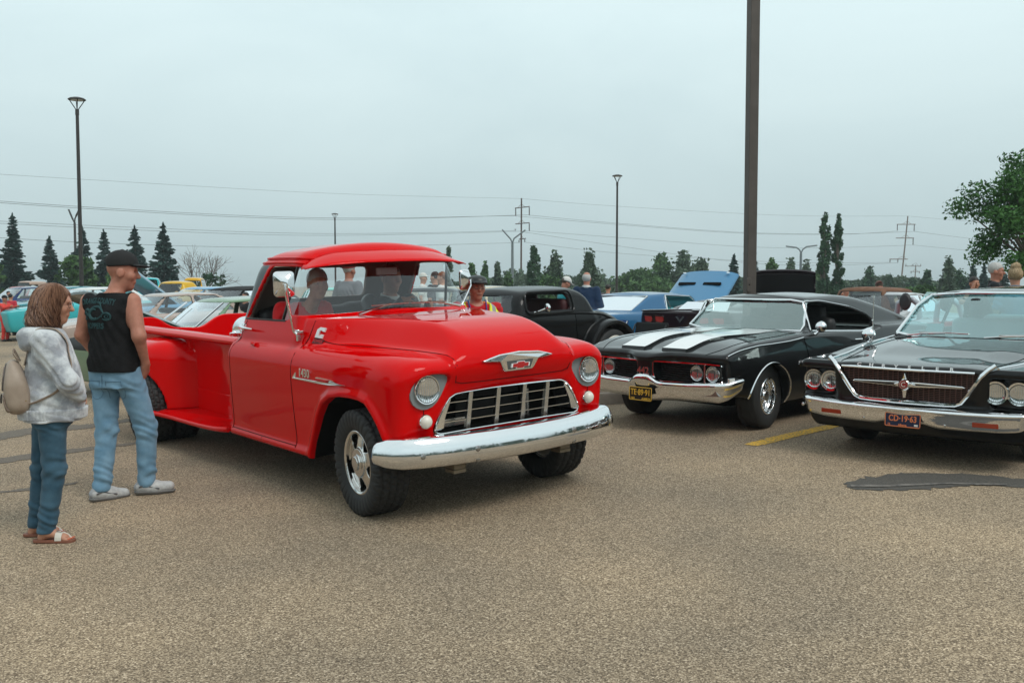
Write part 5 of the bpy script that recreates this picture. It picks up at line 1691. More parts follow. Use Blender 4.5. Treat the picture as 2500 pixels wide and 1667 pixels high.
# ================================================================ trees, shrubs, poles, wires
def leaf_mat(name,a,b,sc=.6):
 m=bpy.data.materials.new(name);m.use_nodes=True
 t=m.node_tree;p=t.nodes['Principled BSDF']
 p.inputs['Roughness'].default_value=.65;p.inputs['Specular IOR Level'].default_value=.2
 g=t.nodes.new('ShaderNodeTexCoord');n=t.nodes.new('ShaderNodeTexNoise');r_=t.nodes.new('ShaderNodeValToRGB')
 n.inputs['Scale'].default_value=sc;n.inputs['Detail'].default_value=5
 r_.color_ramp.elements[0].position=.34;r_.color_ramp.elements[1].position=.66
 r_.color_ramp.elements[0].color=(*a,1);r_.color_ramp.elements[1].color=(*b,1)
 t.links.new(g.outputs['Object'],n.inputs['Vector']);t.links.new(n.outputs['Fac'],r_.inputs['Fac']);t.links.new(r_.outputs['Color'],p.inputs['Base Color'])
 MATS[name]=m
 return m
SPRUCE=leaf_mat('spruce_needles',(.016,.040,.036),(.036,.078,.066),1.2)
LEAF=leaf_mat('green_leaves',(.030,.075,.020),(.075,.155,.045),1.0)
LEAFD=leaf_mat('dark_leaves',(.022,.062,.030),(.050,.108,.050),.8)
LEAFG=leaf_mat('grey_green_leaves',(.045,.080,.048),(.085,.130,.075),.7)
LEAFM=leaf_mat('maple_leaves',(.026,.082,.016),(.060,.165,.034),1.6)
BARK=pbr('bark',(.085,.070,.055),.9,var=(14,(.15,.125,.10),.25),bump=(20,.8,.02))
def nrm(rg,m):return np.clip(rg.normal(size=(m,3)),-1.7,1.7)
def cards(P,N_,size,rg,asp=.6,up=None):
 """one small quad per point, random facing (or along given axes)"""
 n=len(P)
 a=rg.normal(size=(n,3));a/=np.linalg.norm(a,axis=1)[:,None]
 if up is not None:a=up+.45*a;a/=np.linalg.norm(a,axis=1)[:,None]
 b=np.cross(a,rg.normal(size=(n,3)));b/=np.linalg.norm(b,axis=1)[:,None]
 sz=size*rg.uniform(.6,1.3,(n,1))
 V=np.stack([P-a*sz-b*sz*asp*.2,P-b*sz*asp,P+a*sz,P+b*sz*asp],1).reshape(-1,3)
 return V,np.arange(n*4).reshape(n,4)
def add_tree(name,label,X,Y,crownV,crownF,mat,trunk,group=None,z=None):
 T=thing(name,label,'tree' if name!='shrub' else 'shrub',Matrix.Translation((X,Y,float(ground(X,Y))if z is None else z)),group)
 link('crown',mesh_np('crown',crownV,crownF,mat,smooth=False),T)
 trunk.obj('trunk',BARK,T,smooth=True)
 return T
def spruce(label,px,d,top,halfw,seed,group='spruces at the far edge of the lot',dens_=1.0,name='spruce_tree'):
 rg=np.random.default_rng(seed)
 X,Y=(px-1250)/FPX*d,d
 Hh=CAMH+(HZ-top)/FPX*d-float(ground(X,Y));Rb=halfw/FPX*d
 lv=int(Hh/.24)
 PP,UU=[],[]
 mb=MB().tube([(0,0,0),(.02,0,Hh*.5),(0,0,Hh)],[.10+Hh*.012,.07,.012],7)
 for i in range(lv):
  t=i/lv
  z=.25+(Hh-.25)*t
  ln=Rb*((1-t)**.85+.03)*rg.uniform(.75,1.12)
  nb=int(9+12*(1-t))
  for k in range(nb):
   z=.25+(Hh-.25)*(t+rg.uniform(-.6,.6)/lv)
   a=rg.uniform(0,2*np.pi)
   l=ln*rg.uniform(.65,1.15)
   m=max(5,int(l*24*dens_))
   q=rg.uniform(.12,1,m)**.8
   dr=-.20*q*l+.10*l*q**2.2*1.8
   w=rg.normal(0,.085*l*(1-.55*q)+.02,m)
   x=np.cos(a)*q*l-np.sin(a)*w;y=np.sin(a)*q*l+np.cos(a)*w
   zz=z+dr-np.abs(rg.normal(0,.10,m))*l
   PP.append(np.stack([x,y,zz],1))
   UU.append(np.stack([np.cos(a)*np.ones(m),np.sin(a)*np.ones(m),-.1*np.ones(m)],1))
 for q in np.linspace(0,1,14):
  PP.append(np.array([[rg.normal(0,.03),rg.normal(0,.03),Hh*(.93+.085*q)]]));UU.append(np.array([[0,0,1.]]))
 P=np.concatenate(PP);U_=np.concatenate(UU)
 V,F=cards(P,None,.17*(d/70)**.3,rg,.5,U_)
 return add_tree(name,label,X,Y,V,F,SPRUCE,mb,group)
def clump_tree(name,label,px,d,top,halfw,seed,mat=LEAF,n=2600,size=.16,clumps=26,base=.18,group=None,bot=None,shape='round',trunk_r=.09,limbs=True):
 """crown = many small leaf clusters round a set of limb ends, with gaps between"""
 rg=np.random.default_rng(seed)
 X,Y=(px-1250)/FPX*d,d
 Hh=CAMH+(HZ-top)/FPX*d-float(ground(X,Y));Rb=halfw/FPX*d
 mb=MB()
 mb.tube([(0,0,0),(.03,.02,Hh*.35),(0,.03,Hh*.8)],[trunk_r,trunk_r*.7,trunk_r*.25],7)
 PP=[]
 for k in range(clumps):
  if shape=='round':
   t=rg.uniform(base,.93);rr=Rb*math.sqrt(max(1-((t-.52)/.52)**2,.03))*rg.uniform(.15,.95)
  elif shape=='column':
   t=rg.uniform(base,.97);rr=Rb*min(1,(1-t)*2.6+.25)*rg.uniform(.1,.75)
  else:
   t=rg.uniform(base,.97);rr=Rb*((1-t)**.7)*rg.uniform(.1,1.0)
  a=rg.uniform(0,2*math.pi)
  c=np.array([math.cos(a)*rr,math.sin(a)*rr,t*Hh])
  m=int(n/clumps*rg.uniform(.6,1.4))
  if shape=='round':sp_=np.array([.30,.30,.22])*Rb*rg.uniform(.6,1.15)
  elif shape=='column':sp_=np.array([.24,.24,.45])*Rb
  else:sp_=np.array([.18,.18,.55])*Rb*rg.uniform(.6,1.2)
  PP.append(c+nrm(rg,m)*sp_*.64)
  if limbs and k%2==0:
   z0=max(.12,t-.28)*Hh
   mb.tube([(0,0,z0),(c[0]*.5,c[1]*.5,z0+(c[2]-z0)*.6),tuple(c)],[trunk_r*.4,trunk_r*.25,trunk_r*.08],5)
 P=np.concatenate(PP)
 P=P[P[:,2]>.08]
 V,F=cards(P,None,size,rg,.62)
 return add_tree(name,label,X,Y,V,F,mat,mb,group)
def bare_tree(label,px,d,top,halfw,seed):
 rg=np.random.default_rng(seed)
 X,Y=(px-1250)/FPX*d,d
 Hh=CAMH+(HZ-top)/FPX*d;Rb=halfw/FPX*d
 T=thing('bare_tree',label,'tree',Matrix.Translation((X,Y,0)))
 mb=MB()
 def br(p,d_,l,r_,k):
  q=p+d_*l
  mb.tube([p,p.lerp(q,.5)+Vector(rg.normal(0,.03,3))*l,q],[r_,r_*.8,r_*.6],5,cap=False)
  if k==0:return
  for _ in range(3 if k>1 else 4):
   n_=(d_+Vector(rg.normal(0,.42,3))+Vector((0,0,.12))).normalized()
   br(q if _ else p.lerp(q,.7),n_,l*rg.uniform(.6,.85),r_*.6,k-1)
 for a in np.linspace(0,6,6):
  br(Vector((0,0,.5)),Vector((math.cos(a)*.55,math.sin(a)*.55,1)).normalized(),Hh*.33,.045,3)
 mb.tube([(0,0,0),(0,0,.6)],.09,7)
 mb.obj('branches',pbr('grey_twig',(.16,.145,.135),.9),T)
 return T
for k,(px,d,top,hw,lb)in enumerate([(36,70,527,50,'tall blue-green spruce at the left edge of the row'),(126,74,582,42,'shorter spruce right of the tallest one at the left edge'),(206,76,558,46,'spruce standing behind the left lamp post'),(258,78,566,40,'narrow spruce just right of the left lamp post'),(333,74,556,46,'spruce left of the last big one in the row'),(402,72,549,52,'broad dark spruce at the right end of the row')]):
 spruce(lb,px,d,top,hw,100+k)
clump_tree('leafy_tree','bright green bushy tree in front of the spruces, behind the left lamp post',190,66,622,42,7,LEAF,5200,.15,50)
clump_tree('leafy_tree','green tree behind the head of the man in the black cap',300,66,640,48,8,LEAF,4200,.15,44)
clump_tree('leafy_tree','green tree cut by the left edge of the photo',-14,66,590,30,9,LEAF,1500,.15,20)
bare_tree('leafless grey tree left of the red cab',492,60,606,48,5)
clump_tree('shrub','dark green bush at the foot of the leafless tree',500,58,668,42,12,LEAFD,1500,.11,20,base=.05)
clump_tree('shrub','thin purple-green sapling right of the leafless tree',540,60,668,14,13,LEAFG,260,.08,10)
for k,(px,d,top,hw,mat,lb)in enumerate([(1096,80,606,16,LEAFG,'slim sapling showing above the red cab roof'),(1152,84,656,26,LEAF,'small poplar just right of the truck mirror'),(1185,84,650,22,LEAF,'slim young poplar behind the flat cap'),(1215,86,646,20,LEAFG,'grey-green poplar left of the tall wooden power pole'),(1240,80,682,30,LEAF,'low bushy tree left of the wooden power pole')]):
 clump_tree('young_tree',lb,px,d,top,hw,200+k,mat,1900,.14,34,base=.04,shape='spire')
clump_tree('poplar_tree','dense dark poplar right of the wooden power pole',1303,70,607,20,210,LEAFD,2600,.12,34,base=.06,shape='column')
clump_tree('young_tree','pale green poplar behind the man in the white cap',1352,76,634,40,211,LEAFG,4200,.14,60,base=.04,shape='spire')
clump_tree('young_tree','broad poplar clump behind the white-haired man',1438,76,634,46,212,LEAFG,5000,.14,70,base=.04,shape='spire')
clump_tree('young_tree','low green bush between the power pole and the black coupe',1330,74,672,44,213,LEAF,1500,.13,24,base=.05)
for k,(px,d,top,hw,mat,shp,lb)in enumerate([(1558,95,660,55,LEAF,'round','rounded green tree right of the middle lamp post'),(1612,98,645,52,LEAF,'spire','green tree with pointed tops left of the raised blue hood'),(1668,96,640,50,LEAFG,'spire','grey-green tree behind the raised blue hood'),(1712,98,655,46,LEAFG,'spire','pale tree above the right corner of the blue hood'),(1590,88,690,60,LEAF,'round','low brush in front of the pointed green trees')]):
 clump_tree('leafy_tree',lb,px,d,top,hw,220+k,mat,6000,.18,80,base=.03,shape=shp)
spruce('single spruce left of the thick brown pole',1790,72,625,28,130)
spruce('spruce hidden behind the thick brown pole',1842,90,636,20,131)
clump_tree('young_tree','thin leafy tree right of the thick brown pole',1880,70,631,22,240,LEAF,900,.12,18,base=.3,shape='column')
for k,(px,top,hw,lb)in enumerate([(1930,648,34,'bushy tree behind the raised dark hood'),(1965,652,36,'green tree below the double-armed street light'),(2000,668,36,'low green tree left of the two tall poplars')]):
 clump_tree('leafy_tree',lb,px,85,top,hw,243+k,LEAFG if k<2 else LEAF,3600,.15,50,base=.03,shape='spire')
clump_tree('poplar_tree','taller left one of the two columnar poplars',2010,60,519,18,250,LEAFD,5200,.10,70,base=.03,shape='column')
clump_tree('poplar_tree','right one of the two columnar poplars',2042,60,524,17,251,LEAFD,5200,.10,70,base=.03,shape='column')
for k,(px,d,top,hw,mat,shp,lb)in enumerate([(2118,100,662,28,LEAFD,'spire','dark poplar clump left of the man in the black vest'),(2170,110,680,20,LEAFD,'spire','small dark tree right of the man in the black vest'),(2225,105,688,24,LEAFD,'spire','low dark tree by the leaning power pole'),(2312,80,640,32,LEAFG,'spire','grey-green aspen left of the people at the right'),(2262,90,672,26,LEAFD,'spire','dark shrubby tree at the foot of the short power pole'),(2250,60,700,40,LEAF,'round','bright green brush behind the rusty sedan'),(2340,85,680,40,LEAFD,'spire','dark tree behind the man holding his face')]):
 clump_tree('leafy_tree',lb,px,d,top,hw,260+k,mat,3200,.15,46,base=.03,shape=shp)
spruce('spruce left of the grey-haired man at the right',2372,80,646,24,140)
spruce('spruce right behind the grey-haired man',2400,82,650,20,141)
spruce('spruce between the grey-haired man and the blonde woman',2445,82,655,28,142)
def treeline():
 rg=np.random.default_rng(31)
 PP=[]
 for px in np.arange(1060,2420,7):
  d=rg.uniform(112,130)
  top=697-8-16*(.5+.5*math.sin(px*.021))*rg.uniform(.5,1.2)-(14 if 1230<px<1480 or 1520<px<1760 or 1880<px<2010 else 0)*rg.uniform(.4,1.2)
  X=(px-1250)/FPX*d
  hz=CAMH+(HZ-top)/FPX*d
  m=190
  t=rg.uniform(.05,1,m)
  PP.append(np.stack([X+rg.normal(0,.5,m)*(1.25-t),d+rg.normal(0,.6,m),hz*t],1))
 P=np.concatenate(PP)
 V,F=cards(P,None,.21,rg,.6)
 o=link('far_wood',mesh_np('far_wood',V,F,LEAFG,smooth=False))
 o['kind']='stuff';o['label']='low mixed wood along the far edge of the lot'
treeline()
def back_wood():
 rg=np.random.default_rng(32)
 PP=[]
 for a in np.arange(-200,22,1.1):
  d=rg.uniform(48,60);hz=rg.uniform(4.5,9.5)
  m=160
  t=rg.uniform(.02,1,m)
  PP.append(np.stack([math.cos(R(a))*d+rg.normal(0,.8,m)*(1.2-t),math.sin(R(a))*d-6+rg.normal(0,.8,m)*(1.2-t),hz*t],1))
 P=np.concatenate(PP)
 V,F=cards(P,None,.42,rg,.6)
 o=link('roadside_wood',mesh_np('roadside_wood',V,F,LEAFD,smooth=False))
 o['kind']='stuff';o['label']='wood along the road behind the camera, seen only in reflections'
back_wood()
def maple():
 rg=np.random.default_rng(77)
 d=24.0
 X,Y=(2500-1250)/FPX*d+.25,d
 z0=float(ground(X,Y))
 zt=lambda v:CAMH+(HZ-v)/FPX*d-z0
 xt=lambda u:(u-1250)/FPX*d-X
 mb=MB().tube([(0,0,0),(.02,.03,1.3),(-.05,0,2.2),(0,0,4.6)],[.13,.10,.08,.02],9)
 PP,UU=[],[]
 ends=[(2368,505),(2385,470),(2392,540),(2410,560),(2415,470),(2420,620),(2432,450),(2436,500),(2440,580),(2450,640),(2455,480),(2462,540),(2470,600),(2475,520),(2485,560),(2490,640),(2495,600),(2500,500),(2488,395),(2492,430),(2500,460),(2510,540),(2520,420),(2530,500),(2540,600),(2560,460),(2570,560),(2600,500),(2620,560),(2590,620),(2400,520),(2428,545),(2460,655),(2480,480)]
 for u,v in ends:
  c=np.array([xt(u),rg.uniform(-1.0,1.0),zt(v)])
  if rg.uniform()<.75:
   mb.tube([(0,0,1.5+.3*max(0,c[2]-2)),(c[0]*.5,c[1]*.5,1.5+(c[2]-1.5)*.62),tuple(c)],[.045,.025,.008],6)
  m=int(rg.uniform(330,460))
  PP.append(c+nrm(rg,m)*np.array([.165,.28,.145]))
 P=np.concatenate(PP)
 V,F=cards(P,None,.056,rg,.45)
 return add_tree('broadleaf_tree','near leafy green tree reaching in at the right edge',X,Y,V,F,LEAFM,mb)
maple()
# ---------------------------------------------------------------- lamp posts
BRONZE=pbr('bronze_steel',(.060,.048,.040),.55,var=(3,(.085,.070,.060),.2),bump=(60,.12,.002))
DKST=pbr('dark_post',(.030,.026,.024),.5)
def lamp_post(label,px,top,d,w):
 X,Y=(px-1250)/FPX*d,d
 z0=float(ground(X,Y));zt=CAMH+(HZ-top)/FPX*d-z0
 T=thing('lamp_post',label,'lamp post',Matrix.Translation((X,Y,z0)),'lamp posts with domed heads round the lot')
 MB().tube([(0,0,0),(0,0,zt-.62),(0,0,zt-.42)],[w*.58,w*.42,w*.40],12).obj('pole',DKST,T,True)
 MB().lathe([(w*1.4,0),(w*1.4,.03),(w*.7,.05)],n=16).obj('base_plate',DKST,T)
 MB().lathe([(w*.5,-.12),(w*.5,.06)],c=(0,0,zt-.50),n=12).obj('collar',DKST,T,True)
 mb=MB().lathe([(.29,-.02),(.30,.0),(.24,.045),(.12,.075),(.0005,.085)],c=(0,0,zt-.085),n=24)
 hd=mb.obj('lamp_head',DKST,T,True)
 for a in np.linspace(0,2*math.pi,4,endpoint=False)+.5:
  MB().tube([(w*.2*math.cos(a),w*.2*math.sin(a),zt-.45),(.25*math.cos(a),.25*math.sin(a),zt-.10)],.016,6).obj('bracket',DKST,hd)
 MB().lathe([(.20,-.015),(.22,.0)],c=(0,0,zt-.10),n=20).obj('lens',pbr('lamp_diffuser',(.55,.57,.56),.5),hd)
lamp_post('dark lamp post at the left, behind the couple',201,244,34,.13)
lamp_post('short far lamp post behind the red cab roof',820,522,84,.15)
lamp_post('lamp post behind the blue coupe, near the middle',1505,429,55,.13)
def square_post():
 d=13.9
 X,Y=(1829-1250)/FPX*d,d
 z0=float(ground(X,Y))
 T=thing('light_pole','thick square brown pole rising behind the black muscle coupe','pole',Matrix.Translation((X,Y,z0))@Matrix.Rotation(R(14),4,'Z'))
 MB().box((0,0,4.6),(.140,.140,9.2)).obj('pole',BRONZE,T,bevel=.008)
 MB().box((0,0,.03),(.34,.34,.06)).obj('base_plate',BRONZE,T,bevel=.01)
 mb=MB()
 mb.prism(rpoly([(-.036,-.10),(.036,-.10),(.036,.10),(-.036,.10)],.034,6),lambda a,b:(a-.055,-.068,b+1.56-z0),lambda a,b:(a-.055,-.098,b+1.56-z0))
 hc_=mb.obj('handhole_cover',BRONZE,T,bevel=.006)
 MB().lathe([(.010,0),(.008,.006),(.0005,.007)],c=(-.055,-.099,1.565-z0),axis='-y',n=10).obj('screw',DARK,hc_)
 MB().box((0,0,2.01-z0),(.146,.146,.008)).obj('weld_band',BRONZE,T)
 mb=MB();mb.box((0,0,9.22),(.6,.35,.12))
 mb.obj('lamp_head',BRONZE,T,bevel=.03)
square_post()
WOOD=pbr('weathered_wood',(.085,.055,.045),.9,bump=(30,.4,.01))
WOOD2=pbr('grey_wood',(.19,.155,.135),.9)
INS=pbr('insulator',(.06,.05,.05),.4)
def pw(u,v,d):
 return Vector(((u-1250)/FPX*d,d,CAMH+(HZ-v)/FPX*d))
def power_pole(label,base,top,d,w,arms,mat,spike=True,strings=()):
 b=pw(base[0],base[1],d);t=pw(top[0],top[1],d)
 T=thing('power_pole',label,'power pole',Matrix.Translation((b.x,d,0)),'power poles carrying the wires')
 lo=Matrix.Translation((-b.x,-d,0))
 L_=lambda p:lo@Vector(p)
 b0=b+(b-t).normalized()*(b.z-0)/max(.2,(t-b).normalized().z)
 MB().tube([L_((b0 .x,d,0)),L_(b),L_(t)],[w*.6,w*.55,w*.40],8).obj('pole',mat,T,True)
 for(u0,v0,u1,v1)in arms:
  MB().tube([L_(pw(u0,v0,d-.3)),L_(pw(u1,v1,d-.3))],w*.26,6).obj('crossarm',mat,T)
  m=pw((u0+u1)/2,(v0+v1)/2,d-.3);
  f=lambda q:top[0]+(base[0]-top[0])*(q-top[1])/(base[1]-top[1])
  for e in(u0,u1):
   MB().tube([L_(pw((e+f(v0))/2,(v0+v1)/2,d-.3)),L_(pw(f(v0-8),(v0+v1)/2-8,d-.2))],w*.10,5).obj('brace',mat,T)
 for(u,v0,v1)in strings:
  n=7
  prof=[]
  a=L_(pw(u,v0,d-.3));c=L_(pw(u,v1,d-.3))
  mb=MB()
  hh_=a.z-c.z
  pr=[]
  for i in range(n*2+1):pr.append((w*(.16 if i%2 else .40),hh_*i/(n*2)))
  mb.lathe(pr,c=c,n=8)
  mb.obj('insulator',INS,T)
power_pole('tall wooden power pole with three crossarms, near the middle',(1272,700),(1273,486),140,.26,[(1257,510,1293,506),(1258,548,1293,545),(1267,585,1284,583)],WOOD,strings=[(1259,511,529),(1292,508,527),(1292,547,565),(1258,560,564),(1267,587,593),(1281,585,592)])
power_pole('leaning power pole with three crossarms, at the right',(2197,706),(2211,529),160,.26,[(2185,549,2230,549),(2183,582,2227,582),(2169,633,2213,633)],WOOD2,strings=[(2186,550,564),(2227,550,565),(2225,583,598),(2170,634,641),(2189,634,641)])
power_pole('short far power pole with stacked crossarms',(2231,705),(2233,647),260,.34,[(2207,650,2246,650),(2220,663,2243,663),(2223,681,2245,681)],WOOD2,strings=[(2209,645,650),(2226,645,650),(2245,645,650),(2222,663,668),(2242,663,668)])
WIRE=pbr('wire',(.10,.11,.11),.6)
def wire(label,pts,d0,d1,r_=.028):
 n=len(pts)
 P=[]
 for p in dens([(u,v,0)for u,v in pts],25):
  q=(p.x-pts[0][0])/(pts[-1][0]-pts[0][0])
  P.append(pw(p.x,p.y,d0+(d1-d0)*q))
 o=MB().tube(P,r_*.7,4).obj('power_line',WIRE)
 set_props(o,label,'power line','overhead power lines')
for lb,pts,a,b,r_ in[('top wire from the left edge to the tip of the middle pole',[(-60,424),(300,446),(800,474),(1273,487)],90,140,.018),('upper wire of the pair to the first crossarm of the middle pole',[(-60,488),(200,506),(600,528),(900,534),(1259,528)],90,140,.030),('lower wire of the pair to the first crossarm of the middle pole',[(-60,492),(200,510),(600,532),(900,537),(1292,526)],90,140,.030),('upper wire of the pair to the second crossarm of the middle pole',[(-60,538),(300,555),(700,570),(1000,570),(1258,564)],90,140,.026),('lower wire of the pair to the second crossarm of the middle pole',[(-60,543),(300,561),(700,575),(1000,573),(1292,565)],90,140,.026),('lowest wire from the left edge to the middle pole',[(-60,577),(200,592),(600,604),(1000,600),(1267,593)],90,140,.026),('top wire between the two tall power poles',[(1273,487),(1500,505),(1900,527),(2211,529)],140,160,.020),('left first-crossarm wire between the tall poles',[(1259,529),(1500,549),(1800,570),(2050,573),(2186,565)],140,160,.028),('right first-crossarm wire between the tall poles',[(1292,527),(1500,546),(1800,568),(2050,572),(2227,566)],140,160,.028),('second-crossarm wire between the tall poles',[(1292,565),(1500,580),(1800,602),(2000,606),(2225,599)],140,160,.026),('lower second-crossarm wire between the tall poles',[(1275,567),(1500,600),(1800,640),(2000,648),(2189,642)],140,160,.026),('lowest wire between the tall poles',[(1281,592),(1500,618),(1800,636),(2000,642),(2170,641)],140,160,.024),('top wire from the leaning pole to the right edge',[(2211,529),(2350,541),(2560,556)],160,150,.018),('first-crossarm wire from the leaning pole to the right edge',[(2227,566),(2380,585),(2560,600)],160,150,.026),('second-crossarm wire from the leaning pole to the right edge',[(2225,599),(2380,614),(2560,630)],160,150,.024)]:
 wire(lb,pts,a,b,r_)
def street_light(label,px,fork,d,arms,r_,mat):
 T=thing('street_light',label,'street light',Matrix.Translation((pw(px,0,d).x,d,0)),'tall street lights on the road behind')
 lo=Matrix.Translation((-pw(px,0,d).x,-d,0))
 f=lo@pw(px,fork,d)
 MB().tube([(0,0,0),f],[r_*1.3,r_],8).obj('pole',mat,T,True)
 for pts in arms:
  P=[f]+[lo@pw(u,v,d)for u,v in pts]
  MB().tube(dens(P,.6),r_*.6,6).obj('arm',mat,T,True)
  e=P[-1];e0=P[-2]
  dr=(e-e0).normalized()
  MB().tube([e-dr*.1,e+dr*.9],r_*1.2,6,flat=(.5,1.2)).obj('lamp_head',mat,T)
GALV=pbr('galvanised',(.16,.19,.20),.5,.3)
street_light('double-armed grey street light left of the tall wooden pole',1251,594,110,[[(1247,585),(1239,576)],[(1255,583),(1267,574)]],.14,GALV)
street_light('double-armed street light right of the thick brown pole',1953,619,120,[[(1950,611),(1942,605),(1934,604)],[(1957,610),(1966,603),(1974,602)]],.15,GALV)
street_light('dark street light just left of the left lamp post',188,545,90,[[(185,540),(183,535)],[(189,535),(193,527)]],.11,DKST)
# ================================================================ people
def skin(name,col):return pbr(name,col,0.5,subs=0.12,spec=0.4,var=(38,tuple(c*.78 for c in col),.25,5),bump=(160,.15,.001))
SKIN=skin('skin_fair',(.50,.25,.165))
SKIN2=skin('skin_tanned',(.40,.185,.115))
SKIN3=skin('skin_ruddy',(.46,.20,.135))
def cloth(name,col,var=None,rough=.85,bump=(28,.35,.012)):
 return pbr(name,col,rough,spec=.2,sheen=.15,var=var,bump=bump)
def torso(v,prof,k=.03,mode='u',zlo=None,zhi=None,wr=0.0,ph=0.0):
 """prof rows: z, half width (y), half depth (x), centre x, centre y"""
 p=np.array(prof,float)
 z0,z1=p[0,0],p[-1,0]
 m=p[:,1:3].max()+max(abs(p[:,3]).max(),abs(p[:,4]).max())+.1
 def fn(X,Y,Z):
  a=pchip(p[:,0],p[:,1])(Z);b=pchip(p[:,0],p[:,2])(Z);cx=pchip(p[:,0],p[:,3])(Z);cy=pchip(p[:,0],p[:,4])(Z)
  u=(Y-cy)/a;w=(X-cx)/b
  r_=(np.abs(u)**2.3+np.abs(w)**2.3)**(1/2.3)
  d=(r_-1)*np.minimum(a,b)
  if wr:
   d=d+wr*np.sin(46*Z+14*np.sin(7*Y+ph)+5*np.sin(11*X))*np.clip(np.sin(9*Z+6*Y+ph)+.3,0,1)
  return np.maximum(np.maximum(d,z0-Z),Z-z1)
 v.op(fn,(-m,-m,z0-.03),(m,m,z1+.03),k,mode)
def hand(v,w,dirv,up,s=1.0,curl=.5,side=1,k=.008):
 """palm from the wrist along dirv, five separate bent fingers; up = back of the hand; thumb on 'side' of the palm"""
 w=Vector(w);d=Vector(dirv).normalized();u=Vector(up);u=(u-d*u.dot(d)).normalized();l=d.cross(u)*side
 v.cone(w,w+d*.035*s,.024*s,.026*s,.02)
 for q in(-.026,-.009,.009,.026):
  v.cone(w+d*.025*s+l*q*.8*s,w+d*.085*s+l*q*s,.016*s,.013*s,.014)
 for q,ln in((.030,.070),(.010,.080),(-.010,.075),(-.029,.058)):
  p=w+d*.088*s+l*q*s
  dd=d.copy()
  for j,f in enumerate((.45,.33,.24)):
   a=curl*(.5+.45*j)
   dd=(d*math.cos(a)-u*math.sin(a)).normalized()
   p2=p+dd*ln*f*s
   v.cone(p,p2,(.0095-.001*j)*s,(.0088-.001*j)*s,.004)
   p=p2
 p=w+d*.03*s+l*.030*s
 p2=p+(d*.6+l*.7-u*.25).normalized()*.042*s
 p3=p2+(d*.95+l*.15-u*.35).normalized()*.032*s
 v.cone(p,p2,.013*s,.011*s,.01);v.cone(p2,p3,.0105*s,.008*s,.004)
